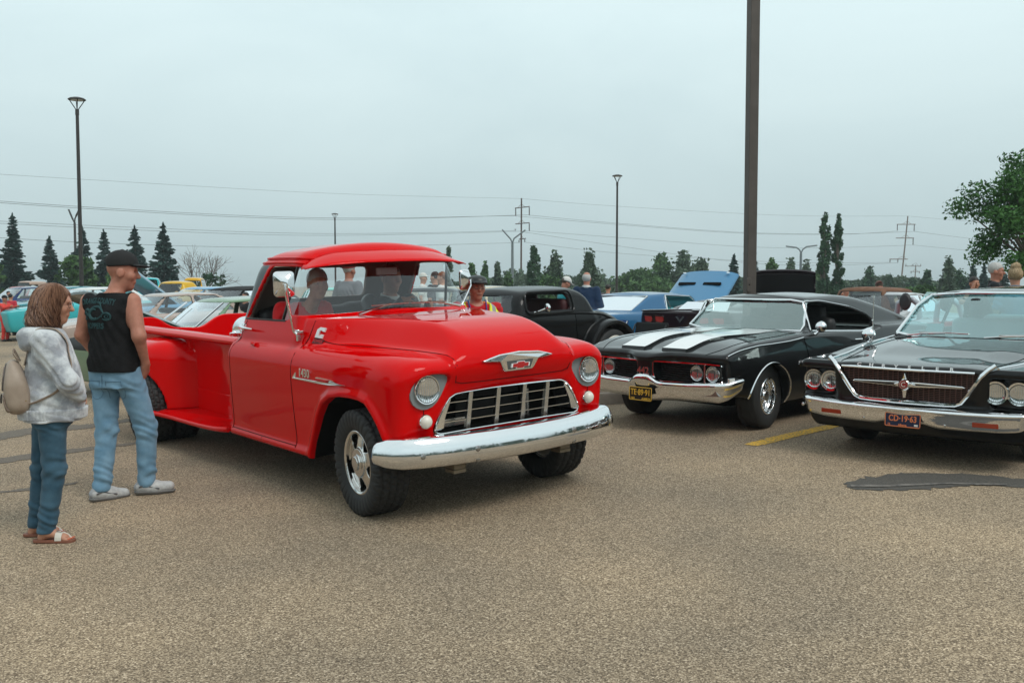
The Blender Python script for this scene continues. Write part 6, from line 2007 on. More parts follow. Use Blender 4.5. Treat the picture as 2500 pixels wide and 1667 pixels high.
def person(label,X,Y,yaw,H=1.75,h=.016,w=1.0,belly=0.0,skinm=None,shirt=None,pants=None,shoes=None,sleeves='short',hair=None,cap=None,head_yaw=0.0,head_pitch=0.0,arms=('down','down'),J=None,lean=0.0,group=None,extra=None,legs=True,glasses=False,z=None,sit=False,collar=None,female=False,gender=None,roll_sh=0.0,hem=.87,pantw=1.0,fold=1.0):
 """yaw: direction faced, 0 = towards +x of the world, 90 deg = away from the camera"""
 zz=float(ground(X,Y))if z is None else z
 M=Matrix.Translation((X,Y,zz))@Matrix.Rotation(yaw,4,'Z')
 T=thing('person',label,'person',M,group)
 s=H/1.75
 skinm=skinm or SKIN
 S=lambda*p:np.array(p,float)*s
 sw=.185*w
 ln=lambda z_:lean*max(0,z_-.9)
 j=dict(neck=S(-.015+ln(1.46),0,1.45),head=S(.01+ln(1.6),0,1.63),shl=S(-.01+ln(1.42),sw,1.41),shr=S(-.01+ln(1.42),-sw,1.41),hipl=S(0,.09,.92),hipr=S(0,-.09,.92),kneel=S(.03,.105,.50),kneer=S(.03,-.105,.50),ankl=S(-.02,.11,.085),ankr=S(-.02,-.11,.085),ftl=.12,ftr=-.12)
 for sd,nm,a in((1,'l',arms[0]),(-1,'r',arms[1])):
  if a=='down':e,wr,hd=S(-.04+ln(1.1),sd*(sw+.075),1.12),S(.03+ln(.9),sd*(sw+.09),.88),(.15,0,-1)
  elif a=='pocket':e,wr,hd=S(-.10,sd*(sw+.10),1.13),S(.05,sd*(sw+.01),.93),(.3,-sd*.3,-1)
  elif a=='cross':e,wr,hd=S(.06+ln(1.1),sd*(sw+.05),1.14),S(.22,-sd*.02,1.16),(.2,-sd,.2)
  elif a=='front':e,wr,hd=S(.02+ln(1.1),sd*(sw+.05),1.13),S(.24+ln(1.),sd*.10,1.08),(1,-sd*.3,0)
  elif a=='up':e,wr,hd=S(.16,sd*(sw+.06),1.22),S(.22,sd*.12,1.46),(.2,-sd*.3,1)
  elif a=='point':e,wr,hd=S(.20,sd*(sw+.06),1.30),S(.42,sd*(sw-.02),1.36),(1,0,.1)
  else:e,wr,hd=S(*a[0]),S(*a[1]),a[2]
  j['el'+nm],j['wr'+nm],j['hd'+nm]=e,wr,hd
 if sit:
  j['kneel'],j['kneer']=S(.44,.12,.96),S(.44,-.12,.96)
  j['ankl'],j['ankr']=S(.55,.12,.55),S(.55,-.12,.55)
 if J:j.update({k_:(np.array(q,float)if not np.isscalar(q)else q)for k_,q in J.items()})
 hc=j['head'];nk=j['neck']
 HM=Matrix.Rotation(head_yaw,3,'Z')@Matrix.Rotation(head_pitch,3,'Y')
 hp=lambda x,y,z_:hc+np.array(HM@Vector((x*s,y*s,z_*s)))
 HL=[list(r_)for r_ in HM]
 pts=np.array([q for q in j.values()if not np.isscalar(q)and len(q)==3 and not isinstance(q,tuple)])
 lo=pts.min(0)-.2;hi=pts.max(0)+.22
 lo[2]=max(lo[2]+.1,-.02)
 # ---- body (skin), one continuous surface
 v=Vol(lo,hi,h)
 v.ell(hp(-.012,0,.035),np.array([.098,.078,.095])*s,.02,M=HL)
 v.ell(hp(.018,0,-.035),np.array([.072,.062,.088])*s,.03,M=HL)
 v.cone(hp(.05,0,-.105),hp(.035,0,-.09),.028*s,.036*s,.03)
 if h<.017:
  v.cone(hp(.088,0,.012),hp(.108,0,-.028),.010*s,.0155*s,.016)
  v.cone(hp(.076,-.028,.028),hp(.076,.028,.028),.016*s,.016*s,.02)
  v.cone(hp(.080,-.018,-.066),hp(.080,.018,-.066),.010*s,.010*s,.012)
  for sd in(-1,1):
   v.ell(hp(.084,sd*.033,.004),np.array([.012,.016,.010])*s,.012,'s',M=HL)
   v.ell(hp(-.012,sd*.080,-.008),np.array([.028,.011,.034])*s,.008,M=HL)
   v.ell(hp(.055,sd*.046,-.025),np.array([.028,.022,.024])*s,.03,M=HL)
 v.cone(nk+np.array([0,0,-.05*s]),hp(-.018,0,-.07),.060*s*(w*.5+.5),.056*s,.03)
 torso(v,[(.80*s,.15*w*s,.10*s,0,0),(.95*s,.165*w*s,.115*s,0,0),(1.12*s,.150*w*s,(.10+belly)*s,ln(1.1)*s,0),(1.32*s,.175*w*s,.115*s,ln(1.3)*s,0),(1.43*s,.15*w*s,.075*s,ln(1.43)*s,0),(1.47*s,.06*s,.05*s,ln(1.46)*s-.012,0)],.04)
 for nm in 'lr':
  v.cone(j['sh'+nm],j['el'+nm],.056*s*w,.044*s*w,.05)
  v.cone(j['el'+nm],j['wr'+nm],.042*s*w,.028*s,.03)
  if j['hd'+nm]is not None:
   d=Vector(j['hd'+nm])
   up=Vector((0,1 if nm=='l' else-1,.2))
   if h<.017:hand(v,j['wr'+nm],d,up,s,.6,-1)
   else:v.cone(j['wr'+nm],Vector(j['wr'+nm])+d.normalized()*.11*s,.032*s,.03*s,.03)
  if legs:
   v.cone(j['hip'+nm],j['knee'+nm],.085*s,.055*s,.05)
   v.cone(j['knee'+nm],j['ank'+nm],.052*s,.036*s,.03)
 a_,b_,c_=v.nets()
 link('body',mesh_np('body',a_,b_,skinm,c_),T)
 # ---- shirt
 if shirt is not None:
  v=Vol(lo,hi,h)
  t=.016*s
  torso(v,[(hem*s,(.185*w+.3*belly)*s,(.135+belly*.8)*s,0,0),(1.0*s,(.182*w+.3*belly)*s,(.135+belly)*s,.1*belly,0),(1.14*s,.172*w*s,(.125+belly*.8)*s,ln(1.1)*s+.1*belly,0),(1.32*s,.192*w*s,.135*s,ln(1.3)*s,0),(1.42*s,.175*w*s,.098*s,ln(1.42)*s,0),(1.475*s,.085*s,.075*s,ln(1.46)*s-.012,0)],.03,wr=.005*fold,ph=X)
  for nm in 'lr':
   a,b,c=Vector(j['sh'+nm]),Vector(j['el'+nm]),Vector(j['wr'+nm])
   if sleeves=='none':
    v.cone(a,a.lerp(b,.10),.060*s*w,.055*s*w,.05)
   elif sleeves=='short':
    v.cone(a,a.lerp(b,.68),.070*s*w,.070*s*w,.05)
   else:
    v.cone(a,b,.074*s*w,.064*s*w,.05)
    v.cone(b,b.lerp(c,.93),.062*s*w,.044*s,.03)
  if sleeves!='none' and h<.013:
   q=(slice(None),)*3
   v.f=v.f+(.004*np.sin(75*v.Z+30*v.X+20*np.sin(9*v.Y))).astype(np.float32)*(np.abs(v.Y)>.17*s)
  if sleeves=='none':
   for nm,sd in(('l',1),('r',-1)):
    sh=np.array(j['sh'+nm])
    v.op(lambda X_,Y_,Z_,sh=sh,sd=sd:np.maximum(np.maximum((sh[1]*sd+.012)-Y_*sd+.10*(Z_-sh[2])*0,np.abs(Z_-sh[2])-.17),-1),(-9,-9,-9),(9,9,9),.012,'s')
  v.op(lambda X_,Y_,Z_:np.maximum(np.sqrt((X_-nk[0]-.02)**2+(Y_-nk[1])**2)-.075*s,(nk[2]-.015)-Z_),(-9,-9,-9),(9,9,9),.01,'s')
  a_,b_,c_=v.nets()
  link('shirt',mesh_np('shirt',a_,b_,shirt,c_),T)
 if collar is not None:
  v=Vol(nk-.16,nk+.16,min(h,.012))
  v.op(lambda X_,Y_,Z_:smax(np.abs(np.sqrt((X_-nk[0]-.005)**2+(Y_-nk[1])**2)-.075*s)-.012,np.abs(Z_-nk[2]-.01+.25*(X_-nk[0]))-.030*s,.01),(-9,-9,-9),(9,9,9))
  a_,b_,c_=v.nets()
  link('collar',mesh_np('collar',a_,b_,collar,c_),T)
  # ---- trousers and shoes
 if legs and pants is not None:
  v=Vol(lo,np.array([hi[0],hi[1],1.08*s]),h)
  torso(v,[(.80*s,.165*w*s,.125*s,0,0),(.93*s,.172*w*s,.128*s,0,0),(1.02*s,(.165*w+.2*belly)*s,(.12+.6*belly)*s,0,0)],.03)
  for nm in 'lr':
   v.cone(j['hip'+nm],j['knee'+nm],.105*s*pantw,.076*s*pantw,.04)
   v.cone(j['knee'+nm],j['ank'+nm]+np.array([-.0,0,.0]),.074*s*pantw,.062*s*pantw,.03)
  if h<.02:
   zz_=v.Z/s
   m_=np.exp(-((zz_-.50)/.11)**2)*.8+np.exp(-((zz_-.17)/.09)**2)+np.exp(-((zz_-.80)/.07)**2)*.5
   v.f=v.f+(fold*m_*(.0060*np.sin(52*v.Z/s+5*np.sin(9*v.Y+3*X)+16*v.X)+.0045*np.sin(95*v.Z/s-14*v.Y+4*np.sin(21*v.X+9*v.Z)))).astype(np.float32)
  v.f=np.maximum(v.f,(.062*s-v.Z)+0*v.f)
  a_,b_,c_=v.nets()
  link('trousers',mesh_np('trousers',a_,b_,pants,c_),T)
 if legs and shoes is not None:
  for nm in 'lr':
   an=np.array(j['ank'+nm]);yw=j['ft'+nm]
   d=np.array([math.cos(yw),math.sin(yw),0])
   tip=j.get('pit'+nm,0.0)
   v=Vol(an-np.array([.3,.3,.1])*s,an+np.array([.3,.3,.1])*s,min(h,.012))
   b0=np.array([an[0],an[1],an[2]-.05*s])
   v.cone(b0-d*.045*s+[0,0,.012*s],b0+d*.05*s+[0,0,.010*s],.042*s,.048*s,.02)
   v.cone(b0+d*.05*s+[0,0,.004*s],b0+d*.155*s+[0,0,-.006*s-tip*.15],.048*s,.036*s,.03)
   v.cone(b0+[0,0,.02*s],an+[0,0,.015*s],.045*s,.043*s,.03)
   v.f=smax(v.f,(an[2]-.085*s)-v.Z+0*v.f,.008)
   a_,b_,c_=v.nets()
   sh_=link('shoe',mesh_np('shoe',a_,b_,shoes,c_),T)
   if h<.013:
    v=Vol(an-np.array([.3,.3,.12])*s,an+np.array([.3,.3,.02])*s,.009)
    v.cone(b0-d*.045*s,b0+d*.06*s,.050*s,.056*s,.02)
    v.cone(b0+d*.06*s,b0+d*.160*s,.056*s,.043*s,.02)
    v.f=np.maximum(v.f,np.abs(v.Z-(an[2]-.076*s))-.014*s)
    a_,b_,c_=v.nets()
    link('sole',mesh_np('sole',a_,b_,pbr('shoe_sole',(.16,.155,.15),.7),c_),sh_)
    lq=np.array([-d[1],d[0],0])
    ac=pbr('shoe_accent',(.10,.10,.105),.7)
    for sg in(-1,1):
     MB().tube([tuple(b0+d*a_*s+lq*sg*(.050-.02*abs(a_))*s+[0,0,z_*s])for a_,z_ in((-.05,.02),(-.01,.034),(.04,.016),(.09,.004))],.006*s,5).obj('shoe_stripe',ac,sh_,True)
    for k_ in range(4):
     p_=b0+d*(.045+.022*k_)*s+[0,0,(.052-.009*k_)*s]
     MB().tube([tuple(p_-lq*.026*s-[0,0,.006*s]),tuple(p_+[0,0,.003*s]),tuple(p_+lq*.026*s-[0,0,.006*s])],.004*s,5).obj('lace',pbr('white_lace',(.55,.55,.54),.8),sh_,True)
    v=Vol(an-np.array([.2,.2,.1])*s,an+np.array([.2,.2,.1])*s,.009)
    v.cone(b0-d*.055*s+[0,0,.012*s],b0-d*.035*s+[0,0,.03*s],.036*s,.040*s,.01)
    a_,b_,c_=v.nets()
    link('heel_counter',mesh_np('heel_counter',a_,b_,pbr('heel_grey',(.30,.30,.31),.7),c_),sh_)
    # ---- head: hair, cap, glasses
 hh=min(h,.012)
 if hair:
  kind,hm=hair
  v=Vol(hc-.24*s,hc+.24*s,hh)
  if kind=='short':
   v.ell(hp(-.018,0,.045),np.array([.104,.086,.096])*s,.01,M=HL)
   v.ell(hp(.05,0,-.03),np.array([.075,.10,.085])*s,.015,'s',M=HL)
   v.ell(hp(-.05,0,-.115),np.array([.09,.10,.06])*s,.02,'s',M=HL)
  elif kind=='balding':
   v.ell(hp(-.020,0,.022),np.array([.103,.087,.092])*s,.01,M=HL)
   v.ell(hp(.055,0,-.02),np.array([.085,.11,.14])*s,.015,'s',M=HL)
   v.ell(hp(-.05,0,-.115),np.array([.09,.10,.055])*s,.02,'s',M=HL)
   v.ell(hp(.01,0,.125),np.array([.085,.055,.045])*s,.02,'s',M=HL)
  elif kind=='bob':
   v.ell(hp(-.025,0,.040),np.array([.122,.108,.108])*s,.02,M=HL)
   v.ell(hp(-.045,0,-.055),np.array([.118,.122,.125])*s,.05,M=HL)
   v.ell(hp(-.075,0,-.135),np.array([.098,.118,.07])*s,.05,M=HL)
   v.ell(hp(.105,0,-.045),np.array([.095,.074,.115])*s,.03,'s',M=HL)
   v.op(lambda X_,Y_,Z_:Z_-(hc[2]-.175*s)+0*X_+0*Y_,(-9,-9,-9),(9,9,9),.05,'s')
  elif kind=='bun':
   v.ell(hp(-.02,0,.030),np.array([.105,.090,.100])*s,.01,M=HL)
   v.ell(hp(-.03,0,.135),np.array([.058,.062,.048])*s,.02,M=HL)
   v.ell(hp(.08,0,-.04),np.array([.08,.10,.10])*s,.015,'s',M=HL)
  amp=.009 if kind=='bun' else(.0045 if kind=='bob' else .0035)
  ag=np.arctan2(v.Y-hc[1],v.X-hc[0])
  v.f=v.f+(amp*np.sin(26*ag+34*(v.Z-hc[2])*(1 if kind=='bob' else .3)+4*np.sin(30*v.Z))*(1 if kind!='bob' else sstep(.06,-.10,v.Z-hc[2])*.9+.25)).astype(np.float32)
  a_,b_,c_=v.nets()
  link('hair',mesh_np('hair',a_,b_,hm,c_),T)
 if cap:
  kind,cm=cap[0],cap[1]
  v=Vol(hc-.26*s,hc+.26*s,hh)
  if kind in('ball','back'):
   v.ell(hp(-.012,0,.052),np.array([.116,.096,.106])*s,.01,M=HL)
   def below(X_,Y_,Z_):
    return(Z_-hc[2]-.042*s)-.12*((X_-hc[0])*math.cos(head_yaw)+(Y_-hc[1])*math.sin(head_yaw))-math.sin(-head_pitch)*((X_-hc[0])*math.cos(head_yaw)+(Y_-hc[1])*math.sin(head_yaw))
   v.op(below,(-9,-9,-9),(9,9,9),.01,'s')
   f=1 if kind=='ball' else-1
   v.ell(hp(f*.108,0,.050),np.array([.082,.074,.011])*s,.012,M=HL)
   if kind=='ball':v.ell(hp(-.105,0,.045),np.array([.03,.045,.026])*s,.01,'s',M=HL)
   v.ell(hp(-.01,0,.158),np.array([.012,.012,.006])*s,.006,M=HL)
  elif kind=='flat':
   v.ell(hp(.005,0,.070),np.array([.130,.105,.058])*s,.01,M=HL)
   v.ell(hp(-.02,0,.055),np.array([.108,.094,.060])*s,.02,M=HL)
   v.ell(hp(.105,0,.048),np.array([.070,.085,.018])*s,.02,M=HL)
   v.op(lambda X_,Y_,Z_:(Z_-hc[2]-.030*s)+0*X_+0*Y_,(-9,-9,-9),(9,9,9),.008,'s')
  a_,b_,c_=v.nets()
  link('cap',mesh_np('cap',a_,b_,cm,c_),T)
 if h<.013 or glasses:
  for sd in(-1,1):
   p=hp(.0665,sd*.032,.005)
   e=MB().lathe([(.0001,.012*s),(.006*s,.0104*s),(.0105*s,.006*s),(.012*s,0),(.0105*s,-.006*s),(.0001,-.012*s)],axis='x',n=14,M=HM.to_4x4(),c=p).obj('eye',pbr('eye_white',(.62,.60,.56),.2),T,True)
   MB().lathe([(.0055*s,.0112*s),(.0001,.0128*s)],axis='x',n=10,M=HM.to_4x4(),c=p).obj('iris',pbr('iris',(.03,.025,.02),.1),e,True)
 if glasses:
  mb=MB()
  for sd in(-1,1):
   mb.tube([hp(.098,sd*.034+.025*math.cos(a),.002+.019*math.sin(a))for a in np.linspace(0,2*math.pi,17)],.0022*s,5,cap=False)
   mb.tube([hp(.098,sd*.059,.006),hp(.0,sd*.084,.010)],.0018*s,5)
  mb.tube([hp(.099,-.010,.006),hp(.099,.010,.006)],.0018*s,5)
  mb.obj('glasses',pbr('glasses_frame',(.05,.035,.03),.3),T)
 if extra:extra(T,j,s,hp,HM)
 return T
def denim(name,a,b):
 m=pbr(name,a,.9,spec=.15,sheen=.1,var=(7,b,.22,7),bump=(420,.35,.0015))
 return m
JEAN1=denim('light_denim',(.105,.215,.315),(.215,.355,.47))
JEAN2=denim('dark_denim',(.022,.058,.090),(.062,.125,.175))
BLKT=pbr('black_cotton',(.0085,.0085,.009),.9,spec=.15,var=(16,(.016,.016,.017),.2),bump=(26,.5,.014))
PRINT=pbr('faded_teal_print',(.045,.095,.10),.9,spec=.1,var=(60,(.02,.05,.055),.2))
def hoodie_mat():
 return pbr('marbled_fleece',(.58,.60,.61),.95,spec=.1,sheen=.3,var=(9,(.30,.315,.345),.09,9),bump=(30,.5,.012))
def child(T,nm):
 for c in T.children:
  if c.name.split('.')[0]==nm:return c
def mesh_bvh(o):
 me=o.data
 return BVHTree.FromPolygons([tuple(v.co)for v in me.vertices],[tuple(p.vertices)for p in me.polygons])
def wrap_text(name,body,size,mat,parent,B,cy,cz,arch=0.0,xs=1.0,bold=.002):
 """printed lettering laid on the back of a garment (person frame, back faces -x)"""
 me=text_mesh(body,size,0,bold,1.05)
 import bmesh
 bm=bmesh.new();bm.from_mesh(me)
 bmesh.ops.triangulate(bm,faces=bm.faces)
 bmesh.ops.subdivide_edges(bm,edges=[e for e in bm.edges if e.calc_length()>size*.35],cuts=1)
 for v in bm.verts:
  a,b=v.co.x*xs,v.co.y+arch*(v.co.x*xs)**2
  h=B.ray_cast(Vector((-1,cy-a,cz+b)),Vector((1,0,0)))[0]
  v.co=Vector(((h.x if h else-.1)-.0035,cy-a,cz+b))
 bm.to_mesh(me);bm.free()
 return link(name,me,parent,mat)
def man_extra(T,j,s,hp,HM):
 sh=child(T,'shirt')
 B=mesh_bvh(sh)
 wrap_text('shirt_lettering','ORANGE COUNTY',.060,PRINT,sh,B,.055,1.505,-.5,.60,.0020)
 wrap_text('shirt_lettering','CHOPPERS',.058,PRINT,sh,B,.070,1.318,0,.72,.0020)
 def stroke(pts,r):
  mb=MB();P=[]
  for p in dens([(a,b,0)for a,b in pts],.012):
   h=B.ray_cast(Vector((-1,.062-p.x*.92,1.412+p.y)),Vector((1,0,0)))[0]
   if h:P.append(Vector((h.x-.002,.062-p.x*.92,1.412+p.y)))
  if len(P)>2:
   n=len(P)
   mb.tube(P,[r*(.45+.55*math.sin(math.pi*(i+.5)/n))for i in range(n)],6)
   mb.obj('shirt_print',PRINT,sh)
 def ell(cx,cy,rx,ry,a0,a1):return[(cx+rx*math.cos(t),cy+ry*math.sin(t))for t in np.linspace(a0,a1,14)]
 stroke(ell(-.115,-.02,.040,.026,0,5.6),.009)
 stroke(ell(.125,-.022,.042,.026,-2.4,3.4),.009)
 stroke(ell(-.112,-.02,.014,.010,0,6),.004)
 stroke(ell(.13,-.022,.014,.010,0,6),.004)
 stroke([(-.155,.0),(-.10,.03),(-.05,.02),(-.01,.045),(.04,.05),(.075,.03),(.10,.005)],.011)
 stroke(ell(.0,-.005,.045,.036,1.2,5.4),.013)
 stroke([(-.055,-.02),(-.02,-.045),(.04,-.04),(.075,-.02)],.008)
 stroke([(.10,.01),(.06,.055),(.03,.085),(-.02,.080),(-.06,.088)],.005)
 tr=child(T,'trousers')
 Bt=mesh_bvh(tr)
 def line(pts,r,mat,nm,d=(1,0,0),o=-2):
  P=[]
  for p in dens(pts,.02):
   q=Vector(p)
   h=Bt.ray_cast(q-Vector(d)*1.0,Vector(d))
   if h[0]:P.append(h[0]+h[1]*(.002 if h[1].dot(Vector(d))<0 else-.002))
  if len(P)>2:MB().tube(P,r,5).obj(nm,mat,tr,True)
 st=pbr('denim_stitch',(.085,.16,.23),.9)
 for sy in(-1,1):
  c=sy*.085
  line([(0,c-.055,.91),(0,c-.05,.80),(0,c,.765),(0,c+.05,.80),(0,c+.055,.91)],.0017,st,'pocket_stitch')
  line([(0,c-.055,.905),(0,c+.055,.905)],.0018,st,'pocket_stitch')
 line([(0,0,.95),(0,.005,.84),(0,0,.77)],.0025,st,'seat_seam')
 for a in(-.7,.7,2.1,-2.1):MB().lathe([(.006,-.002),(.004,.003),(.0005,.0035)],n=8,c=hp(-.012+.075*math.cos(a),.062*math.sin(a),.118)).obj('cap_eyelet',pbr('cap_eyelet',(.05,.05,.05),.5),child(T,'cap'))
MAN=person('older man in black sleeveless shirt, black cap and light blue jeans, hand in pocket',-3.02,7.32,R(70),H=1.86,h=.0085,w=1.04,belly=.015,skinm=SKIN3,shirt=BLKT,pants=JEAN1,shoes=pbr('white_trainer',(.50,.50,.49),.6,var=(30,(.36,.36,.36),.15),bump=(90,.3,.004)),sleeves='none',cap=('ball',pbr('black_cap',(.012,.012,.0125),.85,bump=(120,.4,.003))),head_yaw=R(-52),head_pitch=R(4),J=dict(head=(.045,-.055,1.722),neck=(-.02,-.005,1.555),shr=(-.02,-.195,1.505),shl=(-.02,.215,1.500),elr=(-.05,-.275,1.245),wrr=(.06,-.235,1.035),ell=(-.03,.285,1.245),wrl=(.09,.215,1.03),hdr=(.45,.35,-1),hdl=(.45,-.35,-1),kneer=(.135,-.165,.52),ankr=(.145,-.15,.105),kneel=(-.02,.075,.52),ankl=(-.10,.06,.088),ftr=R(-55),ftl=R(-30),hipr=(.02,-.095,.97),hipl=(0,.095,.97),pitr=-.12),extra=man_extra,hem=.915,pantw=1.0)
def woman_extra(T,j,s,hp,HM):
 sh=child(T,'shirt')
 hm=sh.data.materials[0]
 v=Vol((-.32,-.26,1.12),(.14,.26,1.45),.009)
 v.ell((-.115,0,1.305),(.085,.150,.085),.01)
 v.ell((-.05,0,1.345),(.105,.135,.055),.05)
 v.ell((-.07,0,1.42),(.085,.10,.06),.02,'s')
 v.f=v.f+(.005*np.sin(60*v.Z+12*v.Y)).astype(np.float32)
 a_,b_,c_=v.nets()
 link('hood',mesh_np('hood',a_,b_,hm,c_),sh)
 v=Vol((-.3,-.3,.76),(.3,.3,.88),.009)
 torso(v,[(.79,.200,.205,.0,0),(.86,.208,.212,.0,0)],0)
 v.f=v.f+(.002*np.sin(60*np.arctan2(v.Y,v.X))).astype(np.float32)
 a_,b_,c_=v.nets()
 link('hem_band',mesh_np('hem_band',a_,b_,hm,c_),sh)
 for nm in 'lr':
  an=Vector(j['ank'+nm]);yw=j['ft'+nm]
  d=Vector((math.cos(yw),math.sin(yw),0));l=Vector((-d.y,d.x,0))
  v=Vol(np.array(an)-.24,np.array(an)+.24,.0075)
  b0=Vector((an.x,an.y,0.030))
  v.cone(an+Vector((0,0,.05)),an,.038,.036,.01)
  v.cone(an,b0-d*.03,.036,.028,.02)
  v.cone(an+d*.01+Vector((0,0,-.01)),b0+d*.115,.034,.022,.03)
  v.cone(b0+d*.115-l*.022,b0+d*.115+l*.022,.018,.017,.02)
  for q,ln in((-.03,.045),(-.012,.042),(.004,.038),(.018,.032),(.031,.026)):
   qq=q if nm=='l' else-q
   v.cone(b0+d*.115+l*qq-Vector((0,0,.006)),b0+d*(.125+ln*.7)+l*qq-Vector((0,0,.012)),.0105,.0085,.004)
  a_,b_,c_=v.nets()
  ft=link('foot',mesh_np('foot',a_,b_,SKIN,c_),T)
  for q,ln in((-.03,.045),(-.012,.042),(.004,.038),(.018,.032),(.031,.026)):
   qq=q if nm=='l' else-q
   p=b0+d*(.130+ln*.7)+l*qq+Vector((0,0,-.005))
   MB().lathe([(.006,-.002),(.005,.002),(.0005,.003)],n=8,c=p).obj('toenail',pbr('orange_nail',(.62,.13,.05),.25),ft)
  mb=MB()
  so=rpoly([(-.075,-.03),(.06,-.042),(.165,-.045),(.185,0),(.165,.045),(.06,.036),(-.075,.03),(-.09,0)],.03,4)
  mb.prism(so,lambda a,b:b0+d*a+l*b+Vector((0,0,-.030)),lambda a,b:b0+d*a+l*b+Vector((0,0,-.012)))
  sd_=mb.obj('sandal',pbr('tan_sole',(.20,.075,.045),.6),T,bevel=.003)
  stw=pbr('white_strap',(.58,.54,.47),.5)
  mb=MB()
  for a0,a1 in((.065,.105),):
   P0=[]
   for t in np.linspace(0,math.pi,9):
    P0 .append((b0+d*a0+l*.043*math.cos(t)+Vector((0,0,-.014+.058*math.sin(t))),b0+d*a1+l*.043*math.cos(t)+Vector((0,0,-.014+.046*math.sin(t)))))
   mb.add([p for q in P0 for p in q],[(2*i,2*i+1,2*i+3,2*i+2)for i in range(8)])
  so_=mb.obj('sandal_strap',stw,sd_)
  m_=so_.modifiers.new('solid','SOLIDIFY');m_.thickness=.004
  MB().tube([b0+d*.105+Vector((0,0,.032)),b0+d*.135+Vector((0,0,.012))+l*.01,b0+d*.15+Vector((0,0,-.008))+l*.012],.006,6).obj('toe_post',stw,sd_)
  MB().tube([b0+d*a+l*b+Vector((0,0,c))for a,b,c in((.072,-.018,.046),(.098,-.018,.038),(.098,.014,.038),(.072,.014,.046),(.072,-.018,.046))],.003,5).obj('buckle',STEEL,sd_)
HAIRB=pbr('auburn_hair',(.135,.058,.034),.5,spec=.35,var=(40,(.26,.135,.085),.3,8),bump=(70,.6,.01))
WOMAN=person('woman with auburn bob in a grey marbled hoodie, dark jeans and sandals',-2.99,6.25,R(25),H=1.64,h=.0085,w=1.06,belly=.07,skinm=SKIN,shirt=hoodie_mat(),pants=JEAN2,shoes=None,sleeves='long',hair=('bob',HAIRB),head_yaw=R(-14),head_pitch=R(5),glasses=True,J=dict(neck=(-.02,0,1.355),head=(.035,-.005,1.525),shr=(-.045,-.165,1.30),shl=(-.045,.165,1.30),elr=(.09,-.245,1.045),wrr=(.165,-.165,.935),ell=(.08,.245,1.045),wrl=(.17,.12,.935),hdr=(.15,.95,-.1),hdl=(.15,-.95,-.1),hipr=(-.01,-.085,.86),hipl=(-.03,.085,.86),kneer=(.0,-.095,.46),kneel=(-.07,.09,.46),ankr=(-.055,-.10,.075),ankl=(-.115,.10,.075),ftr=R(-22),ftl=R(-14)),extra=woman_extra,hem=.83,pantw=.97)
